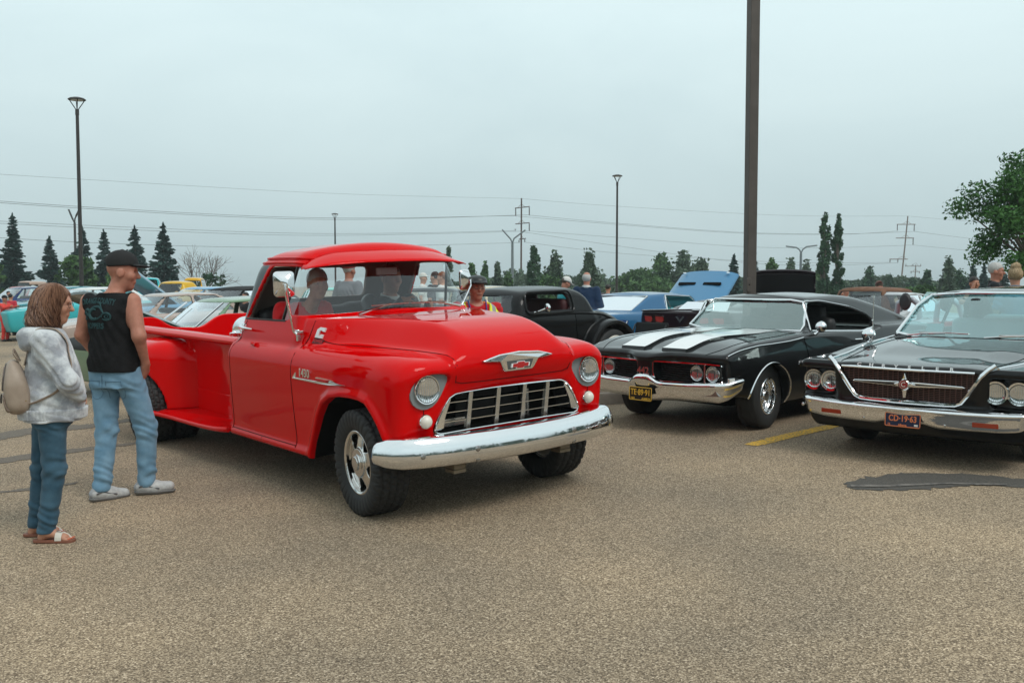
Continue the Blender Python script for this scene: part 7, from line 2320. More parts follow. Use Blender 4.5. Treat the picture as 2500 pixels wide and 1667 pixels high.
def backpack():
 M=Matrix.Translation((-2.99,6.25,float(ground(-2.99,6.25))))@Matrix.Rotation(R(25),4,'Z')
 T=thing('backpack','small beige leather backpack worn on the back of the woman in the hoodie','backpack',M)
 LE=pbr('beige_leather',(.36,.285,.225),.5,var=(24,(.29,.225,.175),.25),bump=(140,.25,.002))
 QU=pbr('quilted_panel',(.255,.195,.155),.55,var=(150,(.20,.15,.12),.1),bump=(60,.5,.004))
 v=Vol((-.37,-.27,.80),(-.03,.19,1.24),.008)
 Rm=Matrix.Rotation(R(10),3,'Y')
 c=np.array((-.205,-.06,1.01))
 def fn(X,Y,Z):
  x=X-c[0];z=Z-c[2]
  x2=x*math.cos(.12)+z*math.sin(.12);z2=-x*math.sin(.12)+z*math.cos(.12)
  w=.142-.05*sstep(.0,.19,z2)-.012*sstep(.1,-.19,z2)
  dpt=.075-.035*sstep(-.05,.19,z2)
  return smax(smax(np.abs(Y-c[1])-w,np.abs(z2)-.175,.09),np.abs(x2)-dpt,.06)*.9
 v.op(fn,(-9,-9,-9),(9,9,9),0)
 a_,b_,c_=v.nets()
 link('bag_body',mesh_np('bag_body',a_,b_,LE,c_),T)
 B=bvh(a_,b_)
 def on(pts,r,mat,nm,par=T,flat=(1,1)):
  P=drape(B,dens([(-1,y,z)for y,z in pts],.02),(1,0,0),.003)
  return MB().tube(P,r,6,flat=flat).obj(nm,mat,par,True)
 for nm,poly in(('front_panel',[(-.14,.99),(.03,.99),(.025,1.08),(-.01,1.135),(-.09,1.135),(-.135,1.07)]),('front_pocket',[(-.165,.855),(.055,.855),(.055,.955),(-.165,.955)])):
  ys=np.linspace(min(p[0]for p in poly),max(p[0]for p in poly),13);zs=np.linspace(min(p[1]for p in poly),max(p[1]for p in poly),9)
  VV=[];
  for y in ys:
   for z in zs:
    hl=float(np.interp(z,[.99,1.08,1.135],[.085,.082,.045]))if nm=='front_panel' else .11
    yy=-.055+(y+.055)/(ys[-1]+.055)*hl if y>-.055 else-.055-(y+.055)/(ys[0]+.055)*hl
    h=B.ray_cast(Vector((-1,yy,z)),Vector((1,0,0)))[0]
    VV.append(((h.x if h else-.2)-.006,yy,z))
  o=link(nm,mesh_np(nm,VV,[(i*9+k,(i+1)*9+k,(i+1)*9+k+1,i*9+k+1)for i in range(12)for k in range(8)],QU),T)
  m=o.modifiers.new('solid','SOLIDIFY');m.thickness=.008;m.offset=0
 zp=pbr('dark_zip',(.06,.05,.045),.5)
 on([(-.148,.99),(-.142,1.08),(-.095,1.145),(-.055,1.15),(-.005,1.145),(.032,1.085),(.038,.99)],.004,zp,'zip')
 on([(-.16,.965),(.055,.965)],.005,LE,'pocket_flap')
 on([(-.14,.935),(.035,.935)],.003,zp,'zip')
 MB().tube([(-.295,.07,.95),(-.302,.075,.915),(-.30,.075,.89)],.006,6).obj('zip_pull',zp,T)
 MB().tube(dens([(-.185,-.095,1.165),(-.215,-.10,1.215),(-.215,-.085,1.235),(-.21,-.045,1.235),(-.20,-.03,1.21),(-.18,-.03,1.165)],.02),.012,8,flat=(.4,1.4)).obj('handle',LE,T,True)
 wo=WOMAN
 Bs=mesh_bvh(child(wo,'shirt'))
 for sy,nm in((-1,'r'),(1,'l')):
  P=dens([(-.20,sy*.06,1.15),(-.165,sy*.10,1.28),(-.09,sy*.118,1.375),(-.01,sy*.125,1.375),(.075,sy*.13,1.27),(.10,sy*.15,1.12),(.05,sy*.195,1.0),(-.06,sy*.20,.93),(-.18,sy*.13,.885)],.025)
  Q_=[]
  for p in P:
   n_=Bs.find_nearest(p)
   Q_.append(n_[0]+n_[1]*.008 if n_[0]is not None and(n_[3]<.12)else p)
  MB().tube(Q_,.017,8,flat=(.28,1)).obj('shoulder_strap',LE,T,True)
 MB().tube([(-.17,-.17,.90),(-.145,-.18,.93)],.012,8,flat=(.5,1)).obj('strap_slide',pbr('brass',(.45,.33,.15),.3,1.0),T)
 return T
backpack()
def hair_strands():
 hc=Vector((.035,-.005,1.525));rg=np.random.default_rng(4)
 hr=child(WOMAN,'hair');Bh=mesh_bvh(hr)
 M3=Matrix.Rotation(R(-14),3,'Z')@Matrix.Rotation(R(5),3,'Y')
 for nm,mt,n in(('hair_strands',pbr('hair_light',(.27,.145,.09),.45),620),('hair_strands',pbr('hair_deep',(.09,.040,.025),.5),520)):
  mb=MB()
  for _ in range(n):
   az=rg.uniform(-2.6,2.6)+math.pi
   ph=rg.uniform(0,6.3);fr=rg.uniform(26,44);zb=rg.uniform(-.20,-.06);am=rg.uniform(.004,.014);sw_=rg.normal(0,.22)
   P=[]
   for t in np.linspace(0,1,15):
    zz=.135+(zb-.135)*t
    az2=az+sw_*t+am*11*t*math.sin(fr*zz+ph)
    d=M3@Vector((math.cos(az2),math.sin(az2),0))
    o=hc+Vector((0,0,zz))+d*.4
    h=Bh.ray_cast(o,-d)
    if h[0]is None:
     if P and t>.5:P.append(P[-1]+Vector((d.x*.006,d.y*.006,-.018)))
     continue
    P.append(h[0]+d*(.001+am*.7*t*(1+math.sin(fr*zz*1.3+ph))))
   if len(P)>4:mb.tube(P,[.0015]*(len(P)-1)+[.0005],3,cap=False)
  o=mb.obj(nm,mt,hr,True)
  o['kind']='stuff'
hair_strands()
# ================================================================ kerbed island behind the pickup
CONC=pbr('kerb_concrete',(.30,.27,.23),.9,var=(6,(.19,.165,.14),.25,8),bump=(40,.6,.01))
def island():
 A=np.array(atg(1345,997)[:2]);Bp=np.array(atg(1528,985)[:2])
 dv=np.array([.726,.688])
 P=[A,Bp,Bp+dv*1.5,A+dv*3.2]
 n=24
 ring=[]
 for i in range(4):
  for k in range(6):ring.append(P[i]+(P[(i+1)%4]-P[i])*k/6)
 c=sum(P)/4
 top=[c+(p-c)*(1-.13/max(np.linalg.norm(p-c),.3))for p in ring]
 g=lambda p,z_:(p[0],p[1],float(ground(p[0],p[1]))+z_)
 mb=MB()
 N=len(ring)
 mb.add([g(p,-.02)for p in ring]+[g(c+(p-c)*.995,.125)for p in ring]+[g(c+(p-c)*.985,.14)for p in ring]+[g(p,.14)for p in top]+[g(p,.10)for p in top],[(r_*N+i,r_*N+(i+1)%N,(r_+1)*N+(i+1)%N,(r_+1)*N+i)for r_ in range(4)for i in range(N)])
 o=mb.obj('kerb',CONC);o['kind']='structure'
 mb=MB().add([g(p,.105)for p in top],[tuple(range(N))])
 o=mb.obj('gravel_bed',pbr('gravel',(.22,.165,.12),.95,var=(60,(.09,.07,.055),.2,8),bump=(50,1,.02)))
 o['kind']='structure'
 rg=np.random.default_rng(3)
 for k,(u,v,hh,m,lb)in enumerate([(1437,951,.22,130,'green weed on the kerbed island beside the pickup headlight'),(1470,950,.10,30,'tiny weed on the kerbed island nearer the muscle coupe'),(1404,838+100,.25,60,'tall weed on the island behind the pickup fender')]):
  q=atg(u,v)
  T=thing('weed',lb,'plant',Matrix.Translation((q[0],q[1],float(ground(q[0],q[1]))+.10)))
  Pn=rg.normal(size=(m,3))*np.array([.09,.09,.07])+np.array([0,0,hh*.5])
  V,F=cards(Pn,None,.035,rg,.35)
  link('leaves',mesh_np('leaves',V,F,LEAFM,smooth=False),T)
island()
# ================================================================ the other show cars
def dirM(px,d,th,sc=1.0,dz=0.0):return frame_matrix((px-1250)/FPX*d,d,th,sc,dz)
def sedan(pm,**kw):
 sp=dict(len=(-4.0,.98),H=1.38,h=.033,W=.98,z0=.16,hw=[(.16,.76),(.25,.84),(.4,.89),(.6,.91),(.78,.90),(.92,.86)],plan=[(-4.2,-.08),(-3.4,0),(.3,0),(.95,-.07)],edge=[(-4.1,.82),(-3.8,.88),(-2.6,.905),(-.7,.90),(.5,.84),(.95,.78)],bulge=[(-4,.0),(-.8,.03),(.7,.03),(.95,.0)],kst=.06,kf=.07,xF=[(.16,.78),(.5,.88),(.75,.90),(.92,.82)],xR=[(.16,-3.7),(.6,-3.9),(.92,-3.84)],bot=.22,wU=[(.85,.80),(.92,.765),(1.25,.62),(1.38,.56)],fU=[(.85,-.64),(.92,-.72),(1.28,-1.2),(1.38,-1.34)],rU=[(.85,-3.25),(.92,-3.12),(1.28,-2.6),(1.38,-2.45)],roof=[(-3,1.22),(-2.5,1.32),(-1.9,1.352),(-1.4,1.345),(-1.1,1.28)],crown=.04,kr=.06,ub=.75,ws=[(-.70,.945),(.70,.945),(.575,1.265),(-.575,1.265)],wsx=(-1.6,-.5),rw=[(-.66,.96),(.66,.96),(.56,1.26),(-.56,1.26)],rwx=(-3.5,-2.3),sw=[[(-1.02,.945),(-1.33,1.265),(-1.86,1.28),(-1.86,.945)],[(-1.93,.945),(-1.93,1.28),(-2.42,1.26),(-2.78,.95)]],arches=[(0,.31,.37),(-2.8,.31,.37)],xcowl=-.68,door=(-1.9,-.66),zbelt=.92,xdash=-.95,zdash=.88,th=.06,seatx=(-1.7,-2.6),paint=pm,wheels=[dict(x=0,y=.84,R=.33,r=.19,W=.21),dict(x=-2.8,y=.84,R=.33,r=.19,W=.21)])
 sp.update(kw);return sp
def rod(pm,roof_h=1.37,x_back=-2.3,wbs=2.69,fen=None,win=None,h=.03,**kw):
 fen=fen or pm
 def pre(v,f):
  X,Y,Z=v.X,v.Y,v.Z
  for xc,r_,y0,y1 in((-wbs,.47,.56,.90),(0.02,.45,.50,.84)):
   rr=np.sqrt((X-xc)**2+(Z-.36)**2)
   sh=smax(np.abs(rr-r_-.02*(1-np.abs(Y-(y0+y1)/2)/.17))-.035,np.abs(Y-(y0+y1)/2)-(y1-y0)/2,.06)
   sh=np.maximum(sh,.30-Z)
   f=smin(f,sh,.03)
  bd=np.maximum(np.maximum(np.abs(Y-.72)-.15,np.abs(Z-.34)-.03),np.abs(X+wbs/2)-wbs/2+.35)
  return smin(f,bd,.03)
 xb=x_back
 sp=dict(len=(-wbs-.85,.55),H=roof_h+.02,h=h,W=.97,z0=.22,hw=[(.22,.58),(.4,.66),(.7,.72),(.95,.72),(1.05,.70)],plan=[(-wbs-.9,-.22),(-wbs-.4,-.06),(-1.9,.0),(-1.0,-.04),(-.6,-.18),(.2,-.40)],edge=[(-wbs-.8,.50),(-wbs-.6,.72),(-wbs-.3,.90),(-wbs+.1,1.0),(-1.0,1.01),(-.7,.99),(.2,.93),(.3,.88)],kst=.12,kf=.06,krr=.12,xF=[(.22,.30),(.6,.27),(.95,.2)],xR=[(.3,-wbs-.55),(.55,-wbs-.65),(.9,-wbs-.4)],bot=.36,wU=[(.9,.72),(1.02,.705),(1.25,.64),(1.4,.58),(1.7,.54)],fU=[(.9,-.95),(1.0,-.97),(1.3,-1.06),(1.7,-1.16)],wrap=.08,rU=[(.9,xb-.30),(1.05,xb-.22),(1.25,xb-.10),(1.4,xb+.02),(1.7,xb+.1)],roof=[(xb-.3,roof_h-.10),(xb+.2,roof_h-.01),(-1.6,roof_h),(-1.2,roof_h-.02),(-1.0,roof_h-.07)],crown=.05,kr=.11,kp=.10,ub=.85,ku=.03,ws=rpoly([(-.54,1.05),(.54,1.05),(.48,roof_h-.12),(-.48,roof_h-.12)],.04),wsx=(-1.4,-.7),rw=rpoly([(-.35,1.09),(.35,1.09),(.33,roof_h-.14),(-.33,roof_h-.14)],.04),rwx=(xb-.6,xb+.25),sw=win or[rpoly([(-1.17,1.055),(-1.20,roof_h-.105),(-1.98,roof_h-.105),(-2.0,1.055)],.06)],swy=.4,sideglass=False,arches=[],xcowl=-.98,door=(-2.05,-1.08),zbelt=1.01,hoodw=.5,zhood=.6,xdash=-1.1,zdash=1.0,th=.05,seatx=(-1.95,),zseat=.72,pre=pre,paint=pm,wheels=[dict(x=0,y=.80,R=.34,r=.20,W=.17),dict(x=-wbs,y=.86,R=.36,r=.20,W=.22)])
 sp.update(kw);return sp
def raise_hood(T,xh,zh,ang,w,l,mat,under=None,thick=.04,taper=.9,crown=.03,name='raised_hood',lift=0.0):
 """hood panel hinged at its rear edge, swung up by ang"""
 n,m=9,13
 V=[]
 for sgn in(0,1):
  for i in range(n):
   t=i/(n-1)
   for k in range(m):
    q=2*k/(m-1)-1
    y=q*w/2*(1-(1-taper)*t)
    up=crown*(1-q*q)-sgn*thick-(.05*abs(q)**6)
    V.append((xh+math.cos(ang)*l*t-math.sin(ang)*up,y,zh+math.sin(ang)*l*t+math.cos(ang)*up))
 F=[]
 o=n*m
 for i in range(n-1):
  for k in range(m-1):
   a=i*m+k
   F.append((a,a+1,a+m+1,a+m));F.append((o+a,o+a+m,o+a+m+1,o+a+1))
 for i in range(n-1):F+=[(i*m,(i+1)*m,o+(i+1)*m,o+i*m),(i*m+m-1,o+i*m+m-1,o+(i+1)*m+m-1,(i+1)*m+m-1)]
 for k in range(m-1):F+=[(k,o+k,o+k+1,k+1),((n-1)*m+k,(n-1)*m+k+1,o+(n-1)*m+k+1,o+(n-1)*m+k)]
 mb=MB().add(V,F)
 hd=mb.obj(name,mat,T,smooth=True)
 return hd
def drop_hood(P,T,col=None):
 h_=P.get(1)
 if h_:
  h_.data.materials.clear();h_.data.materials.append(pbr('engine_bay',(.02,.02,.02),.8));h_.name='engine_bay'
TH=-.80
SATB=pbr('satin_black',(.006,.006,.0065),.45,coat=.55,coat_rough=.06,spec=.1,coat_ior=1.36)
T,B,P,v=car('hot_rod_coupe','chopped black thirties coupe with whitewall rear tyre, behind the red pickup hood',frame_matrix(-1.09,12.17,TH),rod(SATB,h=.02,seatmat=pbr('oxblood',(.05,.008,.010),.6),lining=pbr('oxblood_lining',(.035,.008,.010),.7),wheels=[dict(x=0,y=.80,R=.34,r=.20,W=.17),dict(x=-2.69,y=.87,R=.37,r=.21,W=.24,ww=.075)]))
for s in(-1,1):
 mb=MB()
 strip_on(mb,B,[(-.98,s*2,.99),(-1.6,s*2,.995),(-2.2,s*2,.985),(-2.7,s*2,.93),(-3.0,s*2,.78)],(0,-s,0),.016,off=.004)
 mb.obj('belt_moulding',SATB,T,smooth=True)
 mb=MB()
 pts=[(p[0],s*(float(np.interp(p[1],[1.02,1.25,1.4],[.705,.64,.58]))+.012),p[1])for p in rpoly([(-1.13,1.02),(-1.16,1.30),(-2.03,1.30),(-2.05,1.02)],.09)]
 mb.tube(pts+[pts[0]],.014,6,cap=False)
 mb.obj('window_reveal',SATB,T,smooth=True)
 mo=MB().lathe([(.001,.03),(.04,.025),(.058,0),(.05,-.01)],c=(-1.36,s*.86,1.10),axis='x',n=20).obj('door_mirror',CHROME,T,True)
 MB().tube([(-1.36,s*.86,1.10),(-1.28,s*.80,1.06),(-1.24,s*.735,1.04)],.011,6).obj('mirror_arm',CHROME,mo,True)
 mb=MB();strip_on(mb,B,[(-2.69+.49*math.cos(a),s*.88,.36+.49*math.sin(a))for a in np.linspace(.15,3.0,14)],(0,-s,0),.014,off=.002)
 if mb.V:mb.obj('fender_bead',SATB,T,smooth=True)
 seams('panel_seam',[[(-1.08,s*2,1.0),(-1.08,s*2,.5)],[(-2.05,s*2,1.0),(-2.1,s*2,.5)]],B,(0,-s,0),MATS['black_gap'],T,r=.005)
BLUE=paint('acapulco_blue',(.012,.105,.235),.4)
BLUEH=paint('acapulco_blue',(.012,.105,.235),.4)
T,B,P,v=car('blue_coupe','bright blue sixties coupe with its scooped hood raised, seen from behind',frame_matrix(1.80,17.5,2.34)@Matrix.Translation((2.8,0,0)),sedan(BLUE,h=.024,hw=[(.16,.76),(.25,.82),(.4,.87),(.6,.88),(.78,.86),(.92,.82)],edge=[(-4.1,.86),(-3.8,.90),(-2.6,.93),(-.7,.91),(.5,.86),(.95,.80)],roof=[(-3,1.18),(-2.45,1.27),(-1.9,1.30),(-1.4,1.29),(-1.1,1.24)],H=1.34,wU=[(.85,.78),(.92,.75),(1.2,.61),(1.34,.55)],rw=[(-.66,.965),(.66,.965),(.55,1.20),(-.55,1.20)],rU=[(.85,-3.35),(.92,-3.25),(1.22,-2.52),(1.34,-2.3)],ws=[(-.68,.945),(.68,.945),(.57,1.22),(-.57,1.22)],sw=[[(-1.0,.945),(-1.30,1.215),(-2.02,1.225),(-2.12,.945)]],sideglass=False,lining=pbr('aqua_lining',(.05,.22,.24),.7),seatmat=pbr('aqua_vinyl',(.06,.30,.33),.5),wheelmat=pbr('aqua_wheel',(.08,.40,.42),.4)))
drop_hood(P,T)
hd=raise_hood(T,-.62,.92,R(43),1.46,1.15,paint('blue_hood_sky_sheen',(.085,.235,.40),.35),taper=.93,crown=.045)  # body blue made paler: the hood's sky reflection put into the colour
for s in(-1,1):
 for t,hl in((.66,.11),):
  c=Vector((-.62+math.cos(R(43))*1.15*t-math.sin(R(43))*.045,s*.30,.92+math.sin(R(43))*1.15*t+math.cos(R(43))*.045))
  MB().box(c,(.06,.40,.035),M=Matrix.Rotation(-R(43),3,'Y')).obj('hood_vent',DARK,hd)
 c=Vector((-.62+math.cos(R(43))*1.15*.93-math.sin(R(43))*.05,s*.52,.92+math.sin(R(43))*1.15*.93+math.cos(R(43))*.05))
 MB().lathe([(.035,0),(.03,.02),(.0005,.025)],n=12,c=c).obj('hood_pin',CHROME,hd,True)
 mb=MB()
 pts=[(p[0],s*(float(np.interp(p[1],[.85,.92,1.2,1.34],[.78,.75,.61,.55]))+.01),p[1])for p in[(-.98,.935),(-1.29,1.225),(-2.03,1.235),(-2.14,.935)]]
 mb.tube(pts,.012,6);mb.tube([pts[2],(-1.88,pts[2][1]*1.1,.94)],.010,6)
 mb.obj('window_trim',CHROME,T,smooth=True)
 mb=MB();strip_on(mb,B,[(-2.8+.385*math.cos(a),s*2,.31+.385*math.sin(a))for a in np.linspace(.1,3.0,12)],(0,-s,0),.012,off=.004);mb.obj('arch_trim',CHROME,T,smooth=True)
mb=MB();q=[(-.69,.955),(.69,.955),(.57,1.215),(-.57,1.215),(-.69,.955)]
mb.tube([(float(np.interp(b,[.92,1.22],[-3.25,-2.52]))+.12*a*a-.012,a,b)for a,b in q],.014,6);mb.obj('rear_window_trim',CHROME,T,smooth=True)
MAR=paint('black_cherry',(.016,.005,.009),.3)
T,B,P,v=car('sports_car','dark cherry modern sports car with red tail lamps, its tail beside the blue coupe',frame_matrix(2.62,15.3,2.30)@Matrix.Translation((3.55,0,0)),sedan(MAR,h=.024,len=(-3.75,.95),edge=[(-3.8,.88),(-3.6,.985),(-3.0,.99),(-2.5,.96),(-.8,.88),(.5,.78),(.95,.62)],hw=[(.16,.80),(.3,.90),(.6,.95),(.8,.94),(.95,.89)],xR=[(.16,-3.25),(.35,-3.35),(.7,-3.45),(.92,-3.50),(1.0,-3.52)],rplan=.10,roof=[(-3.4,.98),(-2.8,1.10),(-2.2,1.20),(-1.7,1.23),(-1.2,1.18)],H=1.26,wU=[(.85,.78),(.92,.74),(1.1,.62),(1.26,.50)],sw=[[(-.95,.93),(-1.35,1.13),(-1.9,1.16),(-2.1,.95)]],ws=[(-.62,.93),(.62,.93),(.5,1.12),(-.5,1.12)],rw=[(-.5,1.0),(.5,1.0),(.42,1.12),(-.42,1.12)],arches=[(0,.34,.36),(-2.72,.34,.37)],wheels=[dict(x=0,y=.86,R=.34,r=.24,W=.25),dict(x=-2.72,y=.90,R=.345,r=.24,W=.28)]))
mb=MB();strip_on(mb,B,[(-5,y,1.0-.03*abs(y))for y in np.linspace(-.86,.86,13)],(1,0,0),.03,off=.01,flat=(.5,1));mb.obj('spoiler',MAR,T,smooth=True)
REDL=pbr('tail_lens',(.45,.01,.015),.2,coat=1)
for s in(-1,1):
 for yc in(.70,.44):
  q=[(yc-.11,.90),(yc+.10,.905),(yc+.095,.80),(yc-.07,.79)]
  f=lambda y,z_:(B.ray_cast(Vector((-6,y,z_)),Vector((1,0,0)))[0]or Vector((-3.45,0,0))).x
  lp=MB().prism([(s*a,b)for a,b in rpoly(q,.03)],lambda a,b:(f(a,b)+.02,a,b),lambda a,b:(f(a,b)-.012,a,b)).obj('tail_lamp',REDL,T)
  MB().tube([(f(s*a,b)-.012,s*a,b)for a,b in rpoly(q,.03)],.010,5).obj('lamp_rim',pbr('lamp_rim',(.02,.004,.006),.3),lp)
x_=(B.ray_cast(Vector((-6,0,.86)),Vector((1,0,0)))[0]or Vector((-3.5,0,0))).x
MB().prism([(0,.80),(.09,.90),(.05,.905),(0,.85),(-.05,.905),(-.09,.90)],lambda a,b:(x_+.01,a,b),lambda a,b:(x_-.012,a,b)).obj('tail_emblem',pbr('dark_chrome',(.25,.25,.27),.2,1.0),T)
DM=paint('deep_maroon',(.012,.004,.007),.3)
T,B,P,v=car('maroon_car','dark maroon car with raised black hood, mostly hidden behind the muscle coupe',frame_matrix((1910-1250)/FPX*20.5,20.5,R(35)-.9,1.0),sedan(DM,seats=False))
drop_hood(P,T)
hd=raise_hood(T,-.60,.97,R(58),1.34,.95,DM,taper=.97,crown=.06,thick=.05)
hl=raise_hood(T,-.57,.955,R(58),1.26,.88,pbr('hood_liner',(.008,.006,.007),.85),taper=.97,crown=.02,thick=.02,name='hood_liner')
MB().lathe([(.08,0),(.08,.3)],c=(-.1,.25,.95),axis='x',n=14).obj('air_filter',CHROME,T,True)
MB().box((.1,.52,1.05),(.05,.06,.30)).obj('hood_stay',pbr('cream_part',(.60,.52,.36),.6),T)
RUST=pbr('rusty_paint',(.115,.048,.026),.75,spec=.3,var=(5,(.20,.105,.065),.2,8),bump=(50,.3,.004))
wn2=[rpoly([(-1.20,1.07),(-1.22,1.44),(-1.78,1.45),(-1.78,1.07)],.05),rpoly([(-1.86,1.07),(-1.86,1.45),(-2.38,1.44),(-2.40,1.07)],.05),rpoly([(-2.47,1.08),(-2.47,1.43),(-2.72,1.40),(-2.78,1.10)],.05)]
T,B,P,v=car('rusty_sedan','rusty brown thirties sedan behind the man in the black vest',frame_matrix((2160-1250)/FPX*20.5-1.35,20.5-.9,TH,.93),rod(RUST,roof_h=1.56,x_back=-2.75,wbs=2.9,win=wn2,h=.028,lining=pbr('old_cloth',(.03,.02,.016),.9)))
for s in(-1,1):
 MB().tube([(-2.36,s*.73,.99),(-2.24,s*.735,.985)],.012,6).obj('door_handle',CHROME,T)
 seams('panel_seam',[[(-1.82,s*2,1.46),(-1.82,s*2,.5)],[(-2.43,s*2,1.45),(-2.45,s*2,.6)]],B,(0,-s,0),MATS['black_gap'],T,r=.008)
RR=paint('roadster_red',(.30,.012,.018),.4)
T,B,P,v=car('red_roadster','red open roadster with pale grey roll hoop behind the muscle coupe tail',frame_matrix((2205-1250)/FPX*17.5-.9,17.5-.9,TH,1.0),sedan(RR,cabin=False,edge=[(-4.1,.80),(-3.8,.84),(-2.6,.86),(-.7,.84),(.5,.78),(.95,.70)],hollow=False,sw=[],ws=None,rw=None))
v2=Vol((-2.6,-.75,.7),(-2.0,.75,1.4),.016)
for s in(-1,1):
 pts=[(-2.30,s*.14,.78),(-2.28,s*.19,1.12),(-2.28,s*.30,1.20),(-2.28,s*.46,1.20),(-2.28,s*.57,1.12),(-2.34,s*.64,.78)]
 for a,b in zip(pts[:-1],pts[1:]):v2 .cone(a,b,.052,.052,.02)
 v2b=None
a_,b_,c_=v2 .nets()
lab=np.array(a_[b_].mean(1)[:,1]>0)
for q in(0,1):split(a_,b_,c_,np.where(lab,1,0),{q:('roll_hoop',pbr('hoop_grey',(.36,.38,.41),.35,.3))},T)
for s in(-1,1):MB().lathe([(.10,-.05),(.13,0),(.10,.05),(.0005,.06)],c=(-2.15,s*.38,1.16),axis='x',n=16,M=Matrix.Diagonal((1,.9,1.3,1))).obj('headrest',CLOTH,T,True)
CRM=paint('cream_paint',(.52,.42,.27),.4)
T,B,P,v=car('cream_suv','cream sixties carryall with long side windows behind the black coupe',frame_matrix((1215-1250)/FPX*21,21.5,TH+1.45,.87)@Matrix.Translation((1.5,0,0)),sedan(CRM,H=1.66,roof=[(-4,1.55),(-3.6,1.60),(-2,1.62),(-1.3,1.60),(-1.0,1.52)],rU=[(.85,-3.85),(1.3,-3.75),(1.66,-3.6)],fU=[(.85,-.70),(.95,-.78),(1.5,-1.12),(1.66,-1.25)],wU=[(.85,.82),(.95,.79),(1.5,.68),(1.66,.60)],edge=[(-4.1,.95),(-3.8,1.0),(-.7,1.0),(.5,.96),(.95,.88)],zbelt=1.02,zdash=1.0,zseat=.7,sw=[[(-1.0,1.04),(-1.2,1.46),(-1.8,1.48),(-1.8,1.04)],[(-1.88,1.04),(-1.88,1.48),(-2.6,1.48),(-2.6,1.04)],[(-2.68,1.04),(-2.68,1.48),(-3.5,1.46),(-3.6,1.04)]],ws=[(-.70,1.05),(.70,1.05),(.60,1.46),(-.60,1.46)],rw=[(-.64,1.06),(.64,1.06),(.58,1.44),(-.58,1.44)],rwx=(-4.2,-3.3)))
# ---- left half
SAGE=paint('sage_green',(.165,.265,.165),.4)
T,B,P,v=car('green_coupe','pale sage green seventies coupe behind the pickup bed, its dark hood raised',frame_matrix(-4.75,14.6,TH,.95)@Matrix.Translation((1.0,0,0)),sedan(SAGE,h=.024,wrap=.2,sw=[[(-1.0,.945),(-1.32,1.265),(-2.02,1.28),(-2.02,.945)],[(-2.10,.945),(-2.10,1.28),(-2.62,1.25),(-2.95,.955)]],sideglass=False,roof=[(-3.3,1.16),(-2.8,1.28),(-1.9,1.352),(-1.4,1.345),(-1.1,1.28)],rU=[(.85,-3.5),(.92,-3.4),(1.28,-2.8),(1.38,-2.6)],lining=pbr('pale_green_lining',(.10,.13,.09),.8),glass=glass_mat('pale_glass',(.82,.93,.92),1.5,.10)))
drop_hood(P,T)
DG=paint('dark_green_hood',(.010,.022,.014),.4)
hd=raise_hood(T,-.62,.92,R(24),1.46,1.45,DG,taper=.92)
mb=MB();mb.tube([(-.66,-.68,.94),(-1.16,-.60,1.28)],.016,6);mb.tube([(-.66,.68,.94),(-1.18,.59,1.28)],.016,6)
for q in(0,1):m2=MB();m2 .V=mb.V[q*12:q*12+12];m2 .F=[tuple(i-q*12 for i in f)for f in mb.F[q*8:q*8+8]];m2 .obj('windshield_trim',CHROME,T)
for s in(-1,1):MB().tube([(-2.06,s*.775,.94),(-2.06,s*.615,1.27)],.013,6).obj('pillar_trim',CHROME,T)
MB().lathe([(.001,.03),(.05,.02),(.055,0),(.05,-.012)],c=(-1.15,.90,1.0),axis='x',n=14).obj('door_mirror',SAGE,T,True)
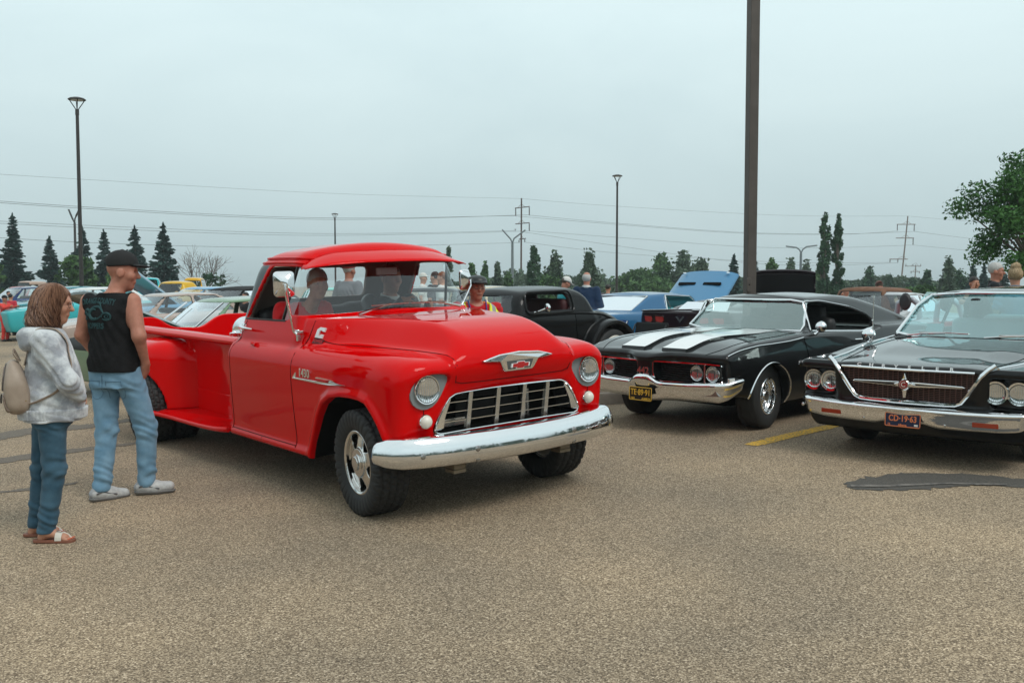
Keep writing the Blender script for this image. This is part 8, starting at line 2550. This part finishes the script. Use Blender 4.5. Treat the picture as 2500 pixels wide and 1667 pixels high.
cars=[('silver_sedan','silver-pink sedan with slim roof pillars behind the sage green coupe',390,19.5,TH,sedan(paint('champagne',(.38,.30,.26),.35)),.95,1.4),('turquoise_sedan','bright turquoise thirties sedan beyond the black-capped man',372,40,TH+math.pi*.85,rod(paint('turquoise',(.005,.36,.40),.4),roof_h=1.60,x_back=-2.5,wbs=2.9),1.1,1.4),('yellow_pickup','small yellow pickup cab in front of the turquoise sedan',410,31,TH+.3,rod(paint('taxi_yellow',(.62,.36,.012),.4),roof_h=1.55,x_back=-1.75,wbs=2.8,sw=[],win=[rpoly([(-1.17,1.09),(-1.2,1.42),(-1.72,1.42),(-1.72,1.09)],.05)]),1.0,1.0),('yellow_truck','yellow hot rod truck near the leafless tree',495,45,TH+math.pi*.8,rod(paint('orange_yellow',(.62,.33,.010),.4),roof_h=1.75,x_back=-2.0,wbs=3.0,win=[rpoly([(-1.17,1.1),(-1.2,1.58),(-1.9,1.58),(-1.9,1.1)],.06)]),1.05,1.2),('sky_blue_car','sky blue car with raised hood left of the dark open-topped car',448,26,TH,sedan(paint('sky_blue',(.16,.34,.52),.4)),1.0,1.0),('black_convertible','black convertible with its top up behind the sage green coupe',545,21,TH+.2,sedan(BLACKP,roofpaint=pbr('black_canvas',(.012,.012,.013),.9),roof=[(-3.2,1.24),(-2.6,1.34),(-1.9,1.37),(-1.4,1.35),(-1.1,1.28)]),1.0,1.2),('red_car','red and white car behind the woman at the far left',36,42,TH+.5,sedan(paint('show_red',(.42,.03,.03),.4)),1.0,1.0),('vintage_truck','faded pink and cream vintage panel truck below the spruces at the left',52,50,TH+.35,rod(paint('faded_pink',(.42,.31,.25),.6),roof_h=1.95,x_back=-2.6,wbs=2.9,win=[rpoly([(-1.17,1.1),(-1.2,1.70),(-1.8,1.72),(-1.8,1.1)],.06),rpoly([(-1.95,1.1),(-1.95,1.72),(-2.45,1.68),(-2.45,1.1)],.06)]),.84,1.0),('navy_car','dark blue car with raised hood at the left edge',6,34,TH+.1,sedan(paint('navy_paint',(.008,.03,.11),.4)),1.0,.8),('pale_blue_car','pale blue car between the child in red and the woman',46,36,TH+.25,sedan(paint('powder_blue',(.22,.42,.52),.4)),1.0,.6),('teal_classic','teal classic with chrome front and yellow plate beside the child in red',64,31.0,TH+.25,sedan(paint('teal_paint',(.02,.20,.24),.4)),1.0,0.2),('aqua_car','aqua and white car seen between the woman and the man in black',172,27,TH,sedan(paint('aqua_paint',(.05,.42,.45),.4),roofpaint=paint('white_roof',(.68,.68,.66),.4)),1.0,1.0),('white_car','white car beyond the aqua one, behind the woman',150,36,TH+.3,sedan(paint('white_paint',(.66,.67,.66),.4)),1.0,1.0),('mint_car','mint green car seen through the pickup cab windows',815,24,TH+1.1,sedan(paint('mint_paint',(.20,.52,.46),.4)),1.0,1.5),('silver_coupe','silver coupe glimpsed through the rear glass of the muscle coupe',2035,18.8,TH,sedan(paint('silver_grey',(.40,.42,.43),.35)),1.0,-.6),('dark_saloon','dark saloon seen through the right side of the pickup windshield',1045,17,TH+.9,sedan(paint('charcoal',(.016,.017,.019),.35)),1.0,1.6),]
for nm,lb,px,d,th,sp,sc,off in cars:
 T,B,P,v=car(nm,lb,dirM(px,d,th,sc)@Matrix.Translation((off,0,0)),sp)
 if nm=='sky_blue_car':
  drop_hood(P,T);raise_hood(T,-.62,.92,R(38),1.46,1.5,paint('pale_sky_hood',(.30,.45,.58),.35))
 if nm=='navy_car':
  drop_hood(P,T);raise_hood(T,-.62,.92,R(40),1.46,1.4,paint('navy_paint',(0,0,0)))
 if nm=='teal_classic':
  bumper(T,'front_bumper',[(.70,-.85),(.90,-.72),(.97,0),(.90,.72),(.70,.85)],[(-.02,.52),(.03,.50),(.04,.44),(.01,.38),(-.02,.37)],sub=1)
  for s in(-1,1):headlamp(T,(.90,s*.66,.68),.085,fl=False)
  MB().box((1.0,.25,.40),(.01,.30,.15)).obj('license_plate',pbr('plate_gold',(.70,.52,.03),.5),T)
  mb=MB()
  for k in range(6):MB().box((.90,0,.56+k*.035),(.02,1.1,.012)).obj('grille_bar',CHROME,T)
def camp_chair():
 M=dirM(1500,15.6,TH)
 T=thing('folding_chair','blue folding camp chair behind the black coupe rear fender','chair',M)
 fb=pbr('blue_canvas',(.012,.05,.17),.85)
 MB().box((0,0,.62),(.03,.50,.44),M=Matrix.Rotation(R(-12),3,'Y')).obj('backrest',fb,T,bevel=.01)
 MB().box((.24,0,.40),(.46,.48,.03)).obj('seat',fb,T,bevel=.01)
 for a in(-1,1):
  MB().tube([(.44,a*.25,.0),(.0,a*.26,.82)],.011,6).obj('leg',STEEL,T)
  MB().tube([(.02,a*.26,.0),(.46,a*.25,.42)],.011,6).obj('leg',STEEL,T)
camp_chair()
def bag():
 M=dirM(1588,14.6,TH)
 T=thing('folding_chair','low black folding chair behind the muscle coupe hood','chair',M)
 fb=pbr('black_canvas2',(.010,.010,.011),.9)
 MB().box((0,0,.60),(.04,.60,.46),M=Matrix.Rotation(R(-10),3,'Y')).obj('backrest',fb,T,bevel=.015)
 MB().box((.25,0,.40),(.48,.56,.04)).obj('seat',fb,T,bevel=.01)
 for a in(-1,1):
  MB().tube([(.46,a*.28,0),(.0,a*.29,.80)],.012,6).obj('leg',TRIM,T)
  MB().tube([(.0,a*.29,0),(.48,a*.28,.42)],.012,6).obj('leg',TRIM,T)
bag()
def building():
 CW=pbr('cream_cladding',(.56,.49,.32),.8,var=(2,(.50,.44,.29),.25))
 d=64
 x0,x1=(405-1250)/FPX*d,(640-1250)/FPX*d
 zt=CAMH+(HZ-701)/FPX*d
 T=thing('building','long low cream building with ribbed walls beyond the parked cars','building',Matrix.Translation(((x0+x1)/2,d+3,0)))
 W_=x1-x0
 MB().box((0,0,zt/2),(W_,6,zt)).obj('wall',CW,T)
 MB().box((0,0,zt-.06),(W_+.3,6.3,.12)).obj('roof',pbr('roof_edge',(.62,.56,.42),.7),T)
 for k in range(int(W_/.45)):MB().box((-W_/2+.3+k*.45,-3.03,zt/2-.1),(.06,.06,zt-.25)).obj('wall_rib',CW,T)
 MB().box((W_*.18,-3.06,zt-.42),(W_*.62,.05,.16)).obj('fascia',pbr('fascia',(.40,.33,.26),.8),T)
building()
# ================================================================ the crowd
HG=pbr('grey_hair',(.42,.41,.39),.6,bump=(60,.6,.006));HD=pbr('dark_hair',(.016,.012,.010),.5,bump=(60,.6,.006));HBR=pbr('brown_hair',(.06,.035,.022),.5,bump=(60,.6,.006));HBL=pbr('blonde_hair',(.42,.30,.17),.5,var=(30,(.24,.16,.085),.2,6),bump=(60,.6,.006))
def C_(n,c,v=None):return cloth(n,c,v)
GREYT=C_('grey_knit',(.15,.155,.17));NAVY=C_('navy_polo',(.010,.026,.062));TEAL=C_('teal_shirt',(.02,.26,.30));PINK=C_('pink_tee',(.50,.15,.14));BLKV=C_('black_vest',(.013,.013,.014));REDT=C_('red_tee',(.42,.010,.014));PLUM=C_('plum_check',(.13,.11,.125));DKJ=C_('dark_jacket',(.018,.019,.022));WHT=C_('white_shirt',(.62,.62,.61));DEN=C_('denim_shirt',(.12,.24,.36));DTROU=C_('dark_trousers',(.025,.028,.035));KHAKI=C_('khaki',(.22,.17,.11))
DSHOE=pbr('dark_shoe',(.02,.018,.017),.5)
def pp(label,px,v,d,yaw,**kw):
 X,Y=(px-1250)/FPX*d,d
 g=float(ground(X,Y))
 zt=CAMH+(HZ-v)/FPX*d-g
 H=kw.pop('H',None)or max(1.2,min(1.98,zt*1.75/(1.79 if kw.get('cap')else 1.765)))
 kw.setdefault('pants',DTROU);kw.setdefault('shoes',DSHOE);kw.setdefault('h',.0165)
 return person(label,X,Y,R(yaw),H=H,**kw)
def vest_extra(T,j,s,hp,HM):
 v=Vol((-.3,-.34,.85*s),(.34,.34,1.52*s),.009)
 torso(v,[(.92*s,.215,.175,0,0),(1.14*s,.205,.165,.01,0),(1.32*s,.220,.160,0,0),(1.42*s,.205,.115,0,0),(1.485*s,.11,.095,-.012,0)],0)
 nk=j['neck']
 v.op(lambda X,Y,Z:np.maximum(np.abs(Y)-.045-.25*np.maximum(Z-1.15*s,0),-X),(-9,-9,-9),(9,9,9),.01,'s')
 v.op(lambda X,Y,Z:np.maximum(np.sqrt((X-.03)**2+Y**2)-.10,1.40*s-Z),(-9,-9,-9),(9,9,9),.01,'s')
 a_,b_,c_=v.nets()
 C=a_[b_].mean(1);y=np.abs(C[:,1])
 cls=np.where(y<.105,1,np.where(y<.128,2,np.where(y<.168,3,2)))
 cls=np.where((y>.20),1,cls)
 cls=np.where((np.abs(C[:,2]-1.12*s)<.03),3,cls)
 split(a_,b_,c_,cls,{1:('vest_panel',pbr('hi_vis_orange',(.85,.20,.015),.7)),2:('vest_edge',pbr('hi_vis_yellow',(.72,.80,.03),.7)),3:('reflective_band',pbr('reflective_grey',(.27,.27,.275),.4))},T)
 for sy in(-1,1):MB().tube([(.02,sy*.085,1.50*s),(.11,sy*.075,1.40*s),(.175,sy*.055,1.25*s),(.19,sy*.02,1.08*s)],.010,6,flat=(1.3,.5)).obj('lanyard',pbr('lanyard_blue',(.03,.09,.42),.6),T)
 mb=MB();mb.tube([hp(.089,-.022,-.070),hp(.094,0,-.074),hp(.089,.022,-.070)],.004,6)
 mb.obj('mouth',pbr('lip',(.16,.05,.04),.5),T)
pp('smiling man in flat cap, glasses and hi-vis vest behind the red pickup hood',1163,664,9.0,-76,h=.0095,skinm=SKIN3,shirt=REDT,w=1.08,belly=.03,sleeves='short',cap=('flat',pbr('black_leather_cap',(.014,.015,.016),.4,bump=(40,.3,.003))),hair=('balding',HG),glasses=True,extra=vest_extra,head_yaw=R(8),arms=('down','down'))
pp('man in teal shirt and white cap bending behind the black coupe',1372,674,18.5,20,shirt=TEAL,cap=('ball',C_('white_cap',(.62,.61,.58))),hair=('short',HBR),skinm=SKIN3,head_pitch=R(28),lean=.12,arms=('front','front'))
pp('white-haired man in navy polo seen from behind, right of the black coupe',1432,664,18.0,72,shirt=NAVY,hair=('balding',HG),skinm=SKIN3,w=1.1,collar=WHT,belly=.03,pants=KHAKI)
pp('dark-haired man in plum check shirt, beyond the white-haired man',1484,694,27.0,60,shirt=PLUM,hair=('short',HD),w=1.05)
pp('man in pink tee beside the raised blue hood',1737,711,30,-10,shirt=PINK,hair=('short',HBR),skinm=SKIN3)
def vest2(T,j,s,hp,HM):
 v=Vol((-.32,-.36,.8*s),(.34,.36,1.52*s),.014)
 torso(v,[(.85*s,.245,.205,0,0),(1.14*s,.240,.19,.0,0),(1.32*s,.250,.175,.02,0),(1.42*s,.22,.125,.03,0),(1.475*s,.12,.10,.03,0)],0)
 a_,b_,c_=v.nets()
 link('vest',mesh_np('vest',a_,b_,BLKV,c_),T)
pp('heavy man in black vest leaning over the muscle coupe roof line, cap on bowed head',2145,695,22.0,80,shirt=C_('charcoal_tee',(.035,.035,.04)),w=1.32,belly=.08,hair=('short',HBR),cap=('back',C_('brown_cap',(.13,.055,.045))),head_pitch=R(30),skinm=SKIN3,extra=vest2,arms=('down','down'),H=1.56)
pp('man in dark cap by the front of the rusty sedan',2064,703,27,0,shirt=REDT,cap=('ball',C_('black_cap2',(.012,.012,.013))),skinm=SKIN3)
pp('man with reddish face left of the man in the dark cap',2052,708,28,-60,shirt=PINK,hair=('short',HBR),skinm=SKIN3)
pp('dark-haired man holding his cheek, behind the nearest black car',2376,675,17.0,-85,shirt=C_('dark_green_tee',(.010,.035,.032)),hair=('short',HD),skinm=SKIN2,arms=('down',((.14,-.32,1.28),(.13,-.10,1.53),(-.1,.3,1))),h=.012)
def polo_panel(T,j,s,hp,HM):
 pass
pp('grey-haired man in black and grey polo and glasses, behind the nearest black car',2428,641,14.6,-28,shirt=cloth('black_polo',(.012,.013,.016)),hair=('short',HG),skinm=SKIN3,glasses=True,h=.011,w=1.05,collar=DKJ)
pp('blonde woman with her hair in a bun and denim shirt at the right edge',2476,650,12.6,75,shirt=DEN,hair=('bun',HBL),skinm=SKIN,h=.0105,w=.92,collar=DEN)
pp('man in navy and red back-to-front cap seen through the pickup windshield',853,668,15.0,60,shirt=GREYT,cap=('back',pbr('two_tone_cap',(.014,.017,.035),.8,var=(9,(.38,.05,.05),.03))),skinm=SKIN3,hair=('short',HG),H=1.76)
pp('man in white cap seen through the right window of the pickup',1033,700,26,0,shirt=WHT,cap=('ball',C_('white_cap',(.62,.61,.58))),H=1.74)
pp('woman with red hair seen through the right window of the pickup',1080,702,20,170,shirt=WHT,hair=('short',pbr('red_hair',(.20,.07,.03),.5)),H=1.66)
pp('dark-haired man left of the red-haired woman, through the pickup window',1062,703,21,150,shirt=DKJ,hair=('short',HD),H=1.68)
pp('child in red tracksuit and black cap beside the teal classic',12,742,25.5,-15,shirt=C_('red_tracksuit',(.62,.05,.04)),pants=C_('red_tracksuit',(0,0,0)),sleeves='long',cap=('ball',C_('black_cap2',(0,0,0))),arms=('point','point'),h=.015,skinm=SKIN2)
for lb,px,v,d,yaw,kw in[('blonde person beyond the small yellow cab',432,711,27,150,dict(shirt=DKJ,hair=('short',HBL))),('dark-haired person left of the sky blue hood',455,708,32,100,dict(shirt=BLKV,hair=('short',HD))),('red-faced man behind the dark-haired person at the sky blue hood',463,704,36,-90,dict(shirt=PINK,hair=('balding',HBR),skinm=SKIN3)),('man in dark suit and sunglasses beyond the sky blue hood',502,710,30,-90,dict(shirt=DKJ,hair=('balding',HG),skinm=SKIN2,glasses=True,collar=WHT)),('distant dark figure right of the man in the suit',532,716,48,90,dict(shirt=DKJ,hair=('short',HD))),('small distant figure near the cream wall',542,719,55,60,dict(shirt=BLKV,hair=('short',HD))),('man in orange top by the yellow truck',519,717,45,30,dict(shirt=C_('orange_top',(.60,.20,.03)),hair=('short',HBR))),('man in light grey shirt in front of the cream wall',568,711,30,160,dict(shirt=C_('light_grey',(.36,.36,.38)),hair=('short',HBR),skinm=SKIN3)),('tall dark-haired man in black right at the cab pillar',600,713,20,-120,dict(shirt=BLKV,hair=('short',HD),skinm=SKIN2,sleeves='long')),('man cut by the cab pillar, beside the dark-haired man',612,709,22,180,dict(shirt=DKJ,hair=('short',HBR)))]:
 pp(lb,px,v,d,yaw,**kw)
for lb,px,v,d,yaw,c in[('onlooker in yellow-green vest by the vintage truck',44,714,38,60,(.45,.55,.06)),('onlooker in lime top left of the vintage truck',22,720,34,-30,(.50,.58,.08)),('onlooker in red behind the navy hood',27,728,28,90,(.45,.03,.05))]:
 pp(lb,px,v,d,yaw,shirt=C_(lb.split()[2]+'_top%d'%px,c),hair=('short',HD))
 # ---- the two people in the pickup
MT=TRUCK.matrix_world.copy()
def seated(label,lx,ly,dz,**kw):
 p=MT@Vector((lx,ly,0))
 return person(label,p.x,p.y,math.atan2(-math.cos(TTH),math.sin(TTH)),sit=True,z=p.z+dz,h=.0105,**kw)
seated('driver of the red pickup in black leather jacket, hand on the wheel',-1.66,.37,-.04,H=1.75,w=1.12,skinm=SKIN2,shirt=pbr('leather_jacket',(.012,.012,.013),.4,bump=(40,.4,.006)),pants=DTROU,shoes=DSHOE,sleeves='long',hair=('short',HBR),head_yaw=R(8),collar=WHT,J=dict(elr=(.18,-.24,1.18),wrr=(.36,-.10,1.44),hdr=(.6,.5,-.4),ell=(.20,.25,1.17),wrl=(.38,.16,1.40),hdl=(.8,-.3,.1)))
def psg(T,j,s,hp,HM):
 sh=child(T,'shirt')
 for sy in(-.05,):MB().box((.02,-.20,1.28),(.20,.02,.34),M=Matrix.Rotation(R(4),3,'X')).obj('navy_panel',C_('navy_panel',(.008,.012,.045)),sh,bevel=.008)
seated('passenger in red and navy jacket beside the driver of the red pickup',-1.70,-.47,-.03,H=1.72,w=1.05,skinm=SKIN,shirt=C_('red_jacket',(.62,.015,.018)),pants=DTROU,shoes=DSHOE,sleeves='long',hair=('short',HG),head_yaw=R(-5),arms=('front','front'),J=dict(head=(.16,.05,1.60),neck=(.06,.02,1.43)))
# ---------------------------------------------------------------- summer haze
def haze():
 mb=MB().box((0,550,7.0),(1960,2060,18.0))
 m=bpy.data.materials.new('haze');m.use_nodes=True
 t=m.node_tree;t.nodes.clear()
 o=t.nodes.new('ShaderNodeOutputMaterial');v=t.nodes.new('ShaderNodeVolumePrincipled')
 v.inputs['Color'].default_value=(.86,.95,.97,1)
 v.inputs['Density'].default_value=.0008
 v.inputs['Anisotropy'].default_value=.2
 t.links.new(v.outputs[0],o.inputs['Volume'])
 h=mb.obj('haze',m);h['kind']='stuff'
haze()
